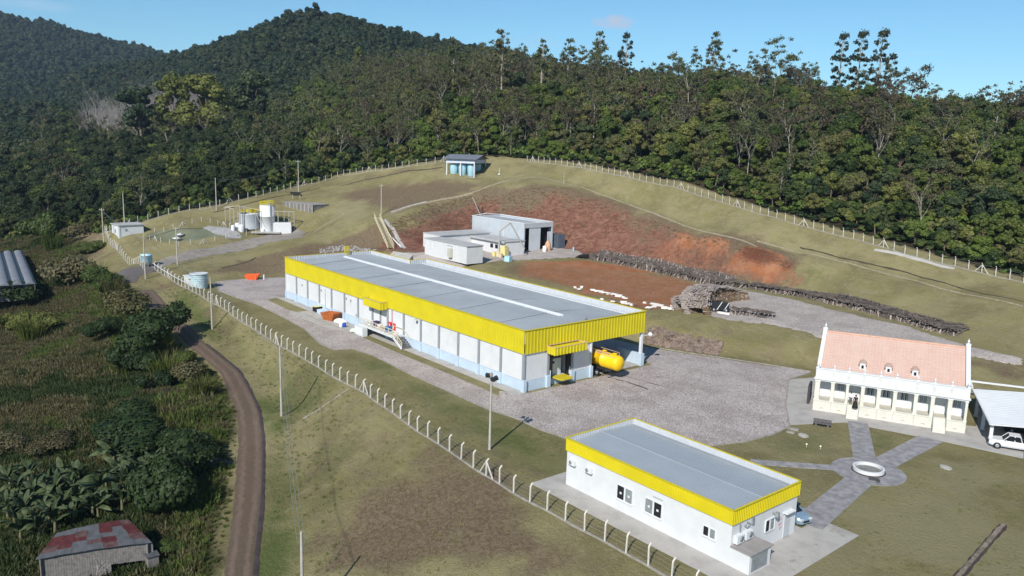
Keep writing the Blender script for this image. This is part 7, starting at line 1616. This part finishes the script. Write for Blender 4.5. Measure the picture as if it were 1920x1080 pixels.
wp = [(1078, 541, .5), (1087, 544, .7), (1112, 546, .9), (1122, 548, 1.2), (1132, 550, 1.1), (1142, 552, 1.3), (1152, 554, 1.0), (1162, 557, 1.1), (1170, 560, .9), (1128, 563, .6), (1148, 567, .7), (1172, 570, 1.1), (1182, 573, .9), (1210, 570, .5), (1234, 574, 1.4), (1244, 578, 1.2), (1226, 577, .8), (1256, 581, .9), (1216, 579, .9), (1262, 577, .6), (1270, 574, .5), (1283, 569, .8), (1090, 540, .5)]
for k, (u, v, r) in enumerate(wp):
    q = P(u, v); rs = random.Random(k); b = MB()
    for j in range(3): b.cbox((rs.uniform(-r, r)*.6, rs.uniform(-r, r)*.3, .12+.1*j), (r*rs.uniform(.7, 1.3), r*rs.uniform(.3, .7), .2), rs.random()*.7, rx=rs.uniform(-.2, .2))
    o = b.build('plaster_waste', W_sack, None, tuple(q)); tag(o, 'flat broken white pieces lying in the line behind the warehouse roof edge', 'rubble', 'white waste pieces behind the warehouse')
# ------------------------------------------------------------------ left field: grass, shrubs, bananas, barn, shed roofs
def tuft(seed, n, h, r, leaf, w_=.07):
    rs = np.random.default_rng(seed); b = MB(); V = []; F = []
    for k in range(n):
        a = rs.random()*6.28; d = r*math.sqrt(rs.random()); x, y = d*math.cos(a), d*math.sin(a); la = a+rs.normal()*.6; L = h*(.55+.6*rs.random()); ln = rs.random()*.55+.1; wa = rs.random()*6.28; wx, wy = math.cos(wa)*w_, math.sin(wa)*w_
        i = len(V); m_ = (x+math.cos(la)*L*ln*.4, y+math.sin(la)*L*ln*.4, L*.6); t_ = (x+math.cos(la)*L*ln, y+math.sin(la)*L*ln, L*(1-ln*.3))
        V += [(x-wx, y-wy, -.05), (x+wx, y+wy, -.05), (m_[0]+wx*.8, m_[1]+wy*.8, m_[2]), (m_[0]-wx*.8, m_[1]-wy*.8, m_[2]), t_]; F += [(i, i+1, i+2, i+3), (i+3, i+2, i+4)]
    return b.add(V, F).mesh('grass_tuft', leaf)
L_gr_d = leaf_mat('weed_dry', [(.10, .09, .045), (.14, .12, .065), (.11, .11, .045), (.16, .135, .085)], .3, nscale=.05)
L_gr_g = leaf_mat('weed_green', [(.08, .115, .03), (.11, .145, .038), (.14, .155, .05)], .3, nscale=.05)
L_gr_w = leaf_mat('weed_dark', [(.04, .06, .02), (.06, .08, .028)], .3, nscale=.05)
TU = [tuft(1, 46, .9, .55, L_gr_d), tuft(2, 46, 1.1, .6, L_gr_d), tuft(3, 46, .8, .55, L_gr_g), tuft(4, 50, 1.15, .6, L_gr_g), tuft(5, 46, .9, .6, L_gr_w)]
edgeW = offs(RDZ[1:], -1.9)
FIELD = [tuple(p[:2]) for p in edgeW]+[(-10, -40), (-330, -40), (-330, 40), (-280, 52), (-226, 44), (-205, 46)]
X, Y, r3 = jgrid(-330, -20, -35, 60, .8, 31); k = pip(X, Y, FIELD); X, Y = X[k], Y[k]; ZT = hgt(X, Y); k, U_, V_, DP = frustum(X, Y, ZT, 60); k &= (U_ < 520) & (r3.random(len(X)) < np.clip(120/DP, .25, 1)); X, Y, ZT, U_, V_, DP = [a[k] for a in (X, Y, ZT, U_, V_, DP)]
nz1 = vnoise(X, Y, 9, 21)+vnoise(X, Y, 4, 22)*.6; pk_ = np.zeros(len(X), int)
gre = ((U_ > 300) & (V_ > 690)) | ((U_ > 170) & (V_ < 600)) | ((U_ > 200) & (U_ < 330) & (V_ < 700))
q_ = r3.random(len(X)); pk_ = np.where(q_ < .5, 0, 1); pk_ = np.where(gre & (q_ < .75), np.where(q_ < .4, 2, 3), pk_); pk_ = np.where((nz1 > .22) & ~gre, 4, pk_); pk_ = np.where((~gre) & (nz1 < -.25), 3, pk_); pk_ = np.where((V_ > 800) & (U_ < 330) & (q_ < .8), 4, pk_)  # dark weeds, massed at lower left to carry the corner's dimming in colour
dR = seg_dist(X, Y, edgeW); s_ = np.clip(dR/2.5, .35, 1)*(.7+.6*r3.random(len(X)))*np.clip(.9+nz1*.9, .5, 1.6)
print('tufts', len(X)); scatter('tall_weeds', TU, np.stack([X, Y, ZT], -1), r3.random(len(X))*6.28, s_, pk_)
# short ragged grass on the slope right of the road
TS = [tuft(11, 22, .28, .45, leaf_mat('verge_green', [(.12, .16, .045), (.15, .18, .055)], .3), .035), tuft(12, 20, .22, .45, leaf_mat('verge_dry', [(.3, .26, .14), (.24, .22, .11)], .3), .035)]
ed2 = offs(RDZ[1:], 3.0); REG = [tuple(p[:2]) for p in ed2]+[tuple(p[:2]) for p in FENCE_FRONT[:-1]]
X, Y, r3 = jgrid(-205, 0, 0, 60, .85, 33); k = pip(X, Y, REG); X, Y = X[k], Y[k]; ZT = hgt(X, Y); k, U_, V_, DP = frustum(X, Y, ZT, 40); ng = vnoise(X, Y, 8, 41)+vnoise(X, Y, 3, 42)*.7; k &= (r3.random(len(X)) < np.clip(.35+ng*1.1, .03, .9)); X, Y, ZT, U_, ng = [a[k] for a in (X, Y, ZT, U_, ng)]
pk_ = np.where((U_ < 640) & (r3.random(len(X)) < .65), 0, 1); print('verge', len(X)); scatter('verge_grass', TS, np.stack([X, Y, ZT], -1), r3.random(len(X))*6.28, .35+.55*r3.random(len(X)), pk_)
for nm_, pg in (('lawn_grass', [(1450, 1079), (1530, 1000), (1640, 905), (1700, 905), (1770, 842), (1919, 870), (1919, 1079)]), ('front_lawn_grass', [(645, 664), (842, 740), (1000, 806), (1058, 832), (1050, 893), (1000, 905), (960, 915), (860, 852), (700, 736)])):
    PG = [tuple(inv(u, v, 0)[:2]) for u, v in pg]; xs_ = [p[0] for p in PG]; ys_ = [p[1] for p in PG]; X, Y, r3 = jgrid(min(xs_), max(xs_), min(ys_), max(ys_), .42, 39)
    k = pip(X, Y, PG); k &= r3.random(len(X)) < np.clip(.18+.8*(vnoise(X, Y, 5, 51)+vnoise(X, Y, 2, 52)), .02, .6); X, Y = X[k], Y[k]; ZT = hgt(X, Y); print(nm_, len(X))
    scatter(nm_, TS, np.stack([X, Y, ZT], -1), r3.random(len(X))*6.28, .2+.3*r3.random(len(X)), (r3.random(len(X)) < .6).astype(int))
# dry scrub on the brown bank
TB = [tuft(21, 26, .55, .75, leaf_mat('bank_scrub', [(.24, .18, .115), (.3, .23, .15), (.2, .17, .095)], .3), .06), tuft(22, 26, .45, .7, leaf_mat('bank_scrub_red', [(.27, .17, .12), (.22, .15, .1)], .3), .06)]
bp_ = PP([(705, 470), (735, 412), (800, 385), (880, 368), (1000, 352), (1100, 375), (1200, 405), (1300, 438), (1420, 468), (1500, 492), (1470, 500), (1380, 470), (1290, 452), (1200, 432), (1100, 440), (1050, 465), (900, 440), (800, 440)])
X, Y, r3 = jgrid(-260, -60, 90, 220, .9, 37); k = pip(X, Y, bp_) & (r3.random(len(X)) < .8); X, Y = X[k], Y[k]; ZT = hgt(X, Y); print('scrub', len(X)); scatter('bank_scrub', TB, np.stack([X, Y, ZT], -1), r3.random(len(X))*6.28, .35+.5*r3.random(len(X)), r3.integers(0, 2, len(X)))

def bush_mesh(seed, R=2.2, H=2.6, n=4200, size=.19, leaf=L_bushd, kl=8, solid=True):
    rs = np.random.default_rng(seed); lobes = [(rs.normal()*R*.4, rs.normal()*R*.4, H*(.3+.4*rs.random()), R*(.42+.2*rs.random()), R*(.42+.2*rs.random()), H*(.28+.1*rs.random())) for _ in range(kl)]
    V, F = cards(lobes, n, size, rs, .4, .1, .8); b = MB(); blob(b, lobes, 0, .82, 7) if solid else None; b.add(V, F); return b.mesh('bush_crown', leaf)
stm = MB().tube([(0, 0, -.2), (.1, 0, 1.0)], [.12, .05], 5).tube([(0, 0, -.1), (-.4, .3, 1.2)], [.08, .04], 5).mesh('stem', M_trunk)
BM = {'d': [bush_mesh(1), bush_mesh(2), bush_mesh(3, 2.4, 3.0)], 'g': [bush_mesh(4, leaf=L_bush), bush_mesh(5, leaf=L_bush)], 'y': [bush_mesh(6, leaf=L_yel, n=3000)], 's': [bush_mesh(7, leaf=L_gr_d, n=2600, size=.2, solid=False)]}
def bush(u, v, w_px, kind_, label, hs_=1.0, name='bush'):
    q = P(u, v); D = float((q-CAM) @ _fw); s = w_px/2*D/CF/2.3; e = empty(name, tuple(q), random.random()*6.28, label, 'bush'); e.scale = (s, s, s*hs_)
    inst('stem', stm, e); inst('crown', random.choice(BM[kind_]), e); return e
for a in [(275, 660, 120, 'd', 'large dark round bush beside the middle of the dirt road', 1.1), (210, 630, 62, 'd', 'smaller dark bush at the left foot of the large round one'), (265, 700, 90, 'd', 'dark glossy bush below the large round bush by the road', 1.2), (240, 590, 90, 's', 'brown half dry shrub above the large round bush'), (130, 540, 110, 's', 'grey twiggy shrub with bare stems in the upper field', 1.0), (208, 545, 80, 'g', 'bright green shrub right of the grey twiggy one'), (95, 455, 80, 'g', 'green shrub behind the shed roofs', 1.2), (150, 450, 50, 's', 'brownish shrub right of the green one behind the shed roofs', 1.2), (45, 575, 110, 'd', 'dark green thicket left of the field path', .8), (90, 620, 60, 'y', 'yellow green shrub on the left side of the field'), (30, 620, 70, 'y', 'yellow green shrub at the left edge below the shed roofs', .8), (330, 690, 60, 'g', 'grey green shrub beside the road below the cane clump'), (350, 720, 80, 's', 'brown reedy shrub leaning over the dirt road'), (310, 730, 60, 'd', 'dark shrub left of the brown reedy one', 1.1),
          (225, 830, 140, 'd', 'wide low dark bush above the banana plants', .6), (345, 795, 34, 'g', 'small lone shrub in the green grass near the road', .7), (370, 865, 110, 'd', 'dark bush right of the bananas near the road', .9), (300, 960, 150, 'd', 'large dark tree like bush beside the barn', 1.3), (320, 740, 50, 's', 'low brown shrub in the middle of the green grass', .6), (290, 750, 30, 'd', 'tiny dark shrub in the grass', .7), (20, 840, 90, 's', 'dead greyish brush at the left edge of the field', .6), (110, 840, 90, 's', 'dead brownish brush above the left bananas', .6), (10, 950, 60, 'd', 'dark bush at the left edge beside the bananas', 1.0), (330, 1030, 60, 'g', 'green bush below the large dark bush right of the barn', .7), (250, 745, 60, 'g', 'light shrub left of the fallen stick', .5), (160, 475, 70, 'g', 'low green scrub left of the upper track', .6)]: bush(*a)
# cane clumps
def cane(u, v, h_px, label, leaf=L_grassg):
    q = P(u, v); D = float((q-CAM) @ _fw); h = h_px*D/CF; e = empty('cane_clump', tuple(q), random.random()*6, label, 'cane')
    tuft(u, 260, h, h*.4, leaf, .07).materials[0]; o = inst('leaves', tuft(u+v, 300, h, h*.35, leaf, .06), e); MB().tube([(0, 0, 0), (.1, 0, h*.5)], .06, 5).build('stem', M_trunk, e); return e
L_cane = leaf_mat('cane', [(.07, .10, .022), (.11, .13, .03), (.09, .09, .04)], .35, nscale=.4)
for a in [(265, 650, 60, 'bright cane clump in front of the large round bush'), (300, 670, 50, 'tall cane clump right of the large round bush'), (315, 715, 60, 'yellowish cane clump with dry lower leaves'), (240, 700, 60, 'pale cane clump left of the dark glossy bush'), (215, 560, 46, 'bright cane clump beside the upper bend of the road'), (180, 530, 40, 'loose cane clump in the upper field'), (100, 470, 40, 'cane clump beside the shed roofs'), (60, 640, 50, 'yellowish cane clump at the left of the field'), (380, 745, 46, 'brown cane clump hanging over the dirt road')]: cane(*a, L_cane)
# banana plants
t = NT('banana_leaf'); c = t.mix(t.ramp(t.noise(1.2, 4), .35, .65), (.022, .042, .014), (.07, .088, .032)); t.out(c, .65); M_ban = t.mat  # leaf green set darker; the lower-left dimming is painted into it
def ban_leaf(L=2.4, W=.55, droop=.9, seed=0):
    rs = random.Random(seed); b = MB(); V = []; n = 7
    for i in range(n+1):
        f_ = i/n; x = L*f_*.75; z = L*(.75*f_-droop*f_*f_*.75); w_ = W*math.sin(math.pi*min(1, f_*.93+.07))**.6*.5*(1 if i < n else .1); j = rs.uniform(-.04, .04)
        V += [(x, -w_, z-.12*w_+j), (x, 0, z), (x, w_, z-.12*w_-j)]
    F = []
    for i in range(n): F += [(i*3, i*3+3, i*3+4, i*3+1), (i*3+1, i*3+4, i*3+5, i*3+2)]
    return b.add(V, F, 0, False).mesh('banana_leaf', M_ban)
BL = [ban_leaf(2.4, .6, .75, 1), ban_leaf(2.1, .55, .55, 2), ban_leaf(2.6, .65, 1.0, 3), ban_leaf(1.8, .5, .3, 4)]
bst = MB().tube([(0, 0, -.2), (0, 0, .8), (.05, 0, 1.6)], [.16, .12, .07], 7).mesh('banana_stem', mat('banana_stem', (.16, .15, .08), .7, .3, 2))
bananas = [(20, 905), (55, 895), (90, 905), (120, 900), (15, 950), (50, 960), (85, 950), (120, 945), (150, 935), (175, 950), (40, 1000), (75, 990), (105, 985), (60, 925), (200, 900), (225, 885), (250, 870), (270, 885), (290, 870), (310, 880), (235, 915), (265, 920), (295, 905), (320, 900), (215, 860), (245, 850), (190, 925), (150, 900), (35, 925), (70, 935), (105, 925), (135, 920), (30, 975), (95, 970), (140, 965), (280, 925), (305, 925), (255, 900), (230, 940), (185, 955)]
for k, (u, v) in enumerate(bananas):
    q = P(u, v+22); s = random.uniform(1.15, 1.6); e = empty('banana_plant', tuple(q), random.random()*6.28, 'broad leaved banana plant in the dense grove behind the patched barn roof' if u < 185 else 'broad leaved banana plant in the grove right of the barn, near the road', 'banana plant', 'banana plants left of the barn ridge' if u < 185 else 'banana plants between barn and road'); e.scale = (s, s, s)
    inst('stem', bst, e)
    for j in range(10): inst('leaf', BL[(j+k) % 4], e, (0, 0, random.uniform(1.0, 1.7)), (random.gauss(0, .35), random.uniform(-.75, .25), j*.63+random.gauss(0, .3)), (random.uniform(.7, 1.15), random.uniform(.6, .95), random.uniform(.8, 1.2)))
# plastic sheet heap
q = P(393, 880); o = MB(); rs = random.Random(3); vs = []
for r_ in range(5):
    for k in range(12): a = k*math.pi/6; rad = (2.6-.55*r_)*(1+.25*rs.random()); vs.append((rad*math.cos(a)*.7, rad*math.sin(a), .35*r_+rs.random()*.25))
o.add(vs, [(i*12+k, i*12+(k+1) % 12, (i+1)*12+(k+1) % 12, (i+1)*12+k) for i in range(4) for k in range(12)]+[tuple(48+k for k in range(12))]); o = o.build('plastic_sheet', mat('black_plastic', (.02, .02, .03), .3, .3, 2), None, tuple(q)); tag(o, 'crumpled black plastic sheet heap beside the dirt road right of the dark bush', 'plastic sheet')
q = P(292, 710); o = MB().tube([(-1.6, 0, .2), (0, .1, .35), (1.5, .1, .1)], .06, 5).tube([(-.4, 0, .3), (.3, .8, .5)], .04, 5).build('fallen_branch', M_pale, None, tuple(q), -.6); tag(o, 'pale fallen branch in the grass below the dark glossy bush', 'branch')
# barn with patched roof
bz0 = -9.9
eL, eR, rL, rR = inv(68, 1050, -6.0), inv(283, 1018, -6.0), inv(106, 1000, -4.9), inv(240, 974, -4.9)
bn = empty('wooden_barn', (eL[0], eL[1], gnd(eL[0], eL[1])), 0, 'weathered board barn with patchwork roof of red and pale metal sheets at the bottom left', 'barn'); o0 = Vector((eL[0], eL[1], gnd(eL[0], eL[1])))
eL, eR, rL, rR = [Vector(v_) for v_ in (eL, eR, rL, rR)]
mR = mat('roof_red', (.075, .018, .018), .6, .3, 2, dirt=.4, dirtc=(.2, .12, .11)); mP = mat('roof_pale', (.09, .093, .1), .5, .25, 2, dirt=.3, dirtc=(.14, .06, .05)); mM = mat('roof_mixed', (.09, .05, .046), .6, .4, 2)  # sheet colours lowered to hold the dimming of the lower-left corner
pat = ['PPPPRRM', 'RRMPRPR', 'RRRPPPR', 'MRPMRPM', 'PPPPMPP']; nR, nC = 5, 7
bul = lambda f: .15*math.sin(math.pi*f)
for i in range(nR):
    for j in range(nC):
        f0, f1 = j/nC-.004, (j+1)/nC+.006; g0, g1 = i/nR-.01, (i+1)/nR+.015; h_ = .03*((i+j) % 2)
        def q4(f_, g_): v_ = rL.lerp(rR, f_).lerp(eL.lerp(eR, f_), g_); v_ = v_.copy(); v_.z += bul(f_)+h_+.02*i; return v_-o0
        a, b, c, d = q4(f0, g0), q4(f1, g0), q4(f1, g1), q4(f0, g1); up = Vector((0, 0, .03)); ch = pat[i][j]
        MB().add([a, b, c, d, a-up, b-up, c-up, d-up], [(3, 2, 1, 0), (4, 5, 6, 7), (0, 1, 5, 4), (1, 2, 6, 5), (2, 3, 7, 6), (3, 0, 4, 7)]).build('roof_sheet', {'R': mR, 'P': mP, 'M': mM}[ch], bn)
inw = (rL-eL); inw.z = 0; inw.normalize(); alo = (eR-eL).normalized()
nbd = 44
for j in range(nbd):
    f_ = (j+.5)/nbd; topv = eL.lerp(eR, f_)+inw*.35; topv.z += bul(f_)-.05; gz_ = bz0-.3
    if .62 < f_ < .93: gz_ = topv.z-1.9
    w_ = (eR-eL).length/nbd*.93; c_ = Vector((topv.x, topv.y, (topv.z+gz_)/2))-o0; MB().cbox(tuple(c_), (w_, .05, topv.z-gz_-random.random()*.1), math.atan2(alo.y, alo.x)).build('board', W_wood, bn)
for a, b in ((eL, rL), (eR, rR)):
    for j in range(10):
        p_ = a.lerp(b, (j+.5)/10); p_ = p_+alo*(.3 if a is eL else -.3); gz_ = bz0-.3; c_ = Vector((p_.x, p_.y, (p_.z+gz_)/2))-o0; dd_ = (b-a).normalized(); MB().cbox(tuple(c_), ((b-a).length/10*.95, .05, p_.z-gz_), math.atan2(dd_.y, dd_.x)).build('board', W_wood, bn)
bk_ = MB(); pts = [eL+inw*.6+alo*.4, eR+inw*.6-alo*.4, rR, rL]; bk_.prism([(p_.x-o0.x, p_.y-o0.y) for p_ in pts], bz0-.2-o0.z, bz0-o0.z); bk_.build('floor', W_dark, bn)
bw_ = MB().bar(rL-o0+Vector((0, 0, -.3)), rR-o0+Vector((0, 0, -.3)), .1).bar(rL+Vector((0, 0, -2.6))-o0, rR-o0+Vector((0, 0, -2.6)), .08, 4.4); bw_.build('back_wall', W_wood, bn)
q = eR+inw*.1-alo*.3; e = empty('wooden_crate', (q.x+.3, q.y+.2, -9.6), 0, 'tall weathered wooden crate at the right corner of the barn', 'crate'); MB().box(-.5, -.5, 0, .5, .5, 2.4).build('body', W_wood, e); MB().box(-.6, -.6, 2.4, .6, .6, 2.5).build('lid', mP, e)
q = eL.lerp(eR, .52)-inw*1.0; o = MB(); tips = branches(o, 9, 2.6, .09, 2, 0, .3, .8, .3, 5, 3); o = o.build('bare_sapling', M_grey, None, (q.x, q.y, gnd(q.x, q.y))); tag(o, 'bare dark sapling leaning against the front of the barn', 'sapling')
# low ribbed shed roofs at the left edge
a, b = inv(40, 472, -1.4), inv(66, 533, -1.4); c_ = inv(-60, 480, -1.4)
ax = Vector((b[0]-a[0], b[1]-a[1], 0)); Ls = ax.length; ax.normalize(); sy = Vector((ax.y, -ax.x, 0)); 
if (Vector(c_)-Vector(a)).dot(sy) < 0: sy = -sy
sh = empty('ribbed_shed', (a[0], a[1], -1.4), 0, 'long low shed with five pale vaulted roof strips at the left edge', 'shed')
mS = mat('shed_roof', (.2, .205, .225), .5, .15, .6)
for k in range(6):
    b_ = MB(); vs = []; n = 6
    for e_ in (0, 1):
        for j in range(n+1):
            th = math.pi*j/n; off_ = sy*(k*2.5+.9-.9*math.cos(th)); vs.append(ax*(Ls*e_)+off_+Vector((0, 0, .45*math.sin(th)+.1)))
    fs = [(j, j+1, n+2+j, n+1+j) for j in range(n)]+[tuple(range(n, -1, -1)), tuple(range(n+1, 2*n+2))]; b_.add(vs, fs); b_.build('roof_strip', mS, sh)
MB().bar(ax*.2+sy*7-Vector((0, 0, .1)), ax*(Ls-.2)+sy*7-Vector((0, 0, .1)), 14.6, .2).build('valley', W_chrome, sh)
for f_ in (.02, .98): MB().bar(ax*(Ls*f_)-Vector((0, 0, 1.9)), ax*(Ls*f_)+sy*14-Vector((0, 0, 1.9)), .2, 3.6).build('end_wall', W_wood, sh)
MB().bar(sy*.1+ax*.1-Vector((0, 0, 1.9)), sy*.1+ax*(Ls-.1)-Vector((0, 0, 1.9)), .15, 3.6).build('side_wall', W_wood, sh)

# ------------------------------------------------------------------ air
hz = NT('air'); hz.t.nodes.remove(hz.b); pv = hz.n('ShaderNodeVolumePrincipled'); pv.inputs['Color'].default_value = (.55, .74, 1, 1); pv.inputs['Density'].default_value = .00007; pv.inputs['Anisotropy'].default_value = .0
hz.l(pv.outputs[0], hz.t.nodes['Material Output'].inputs['Volume'])
o = MB().box(-4300, -4300, -60, 4300, 4300, 420).build('haze', hz.mat); tag(o, kind='stuff')
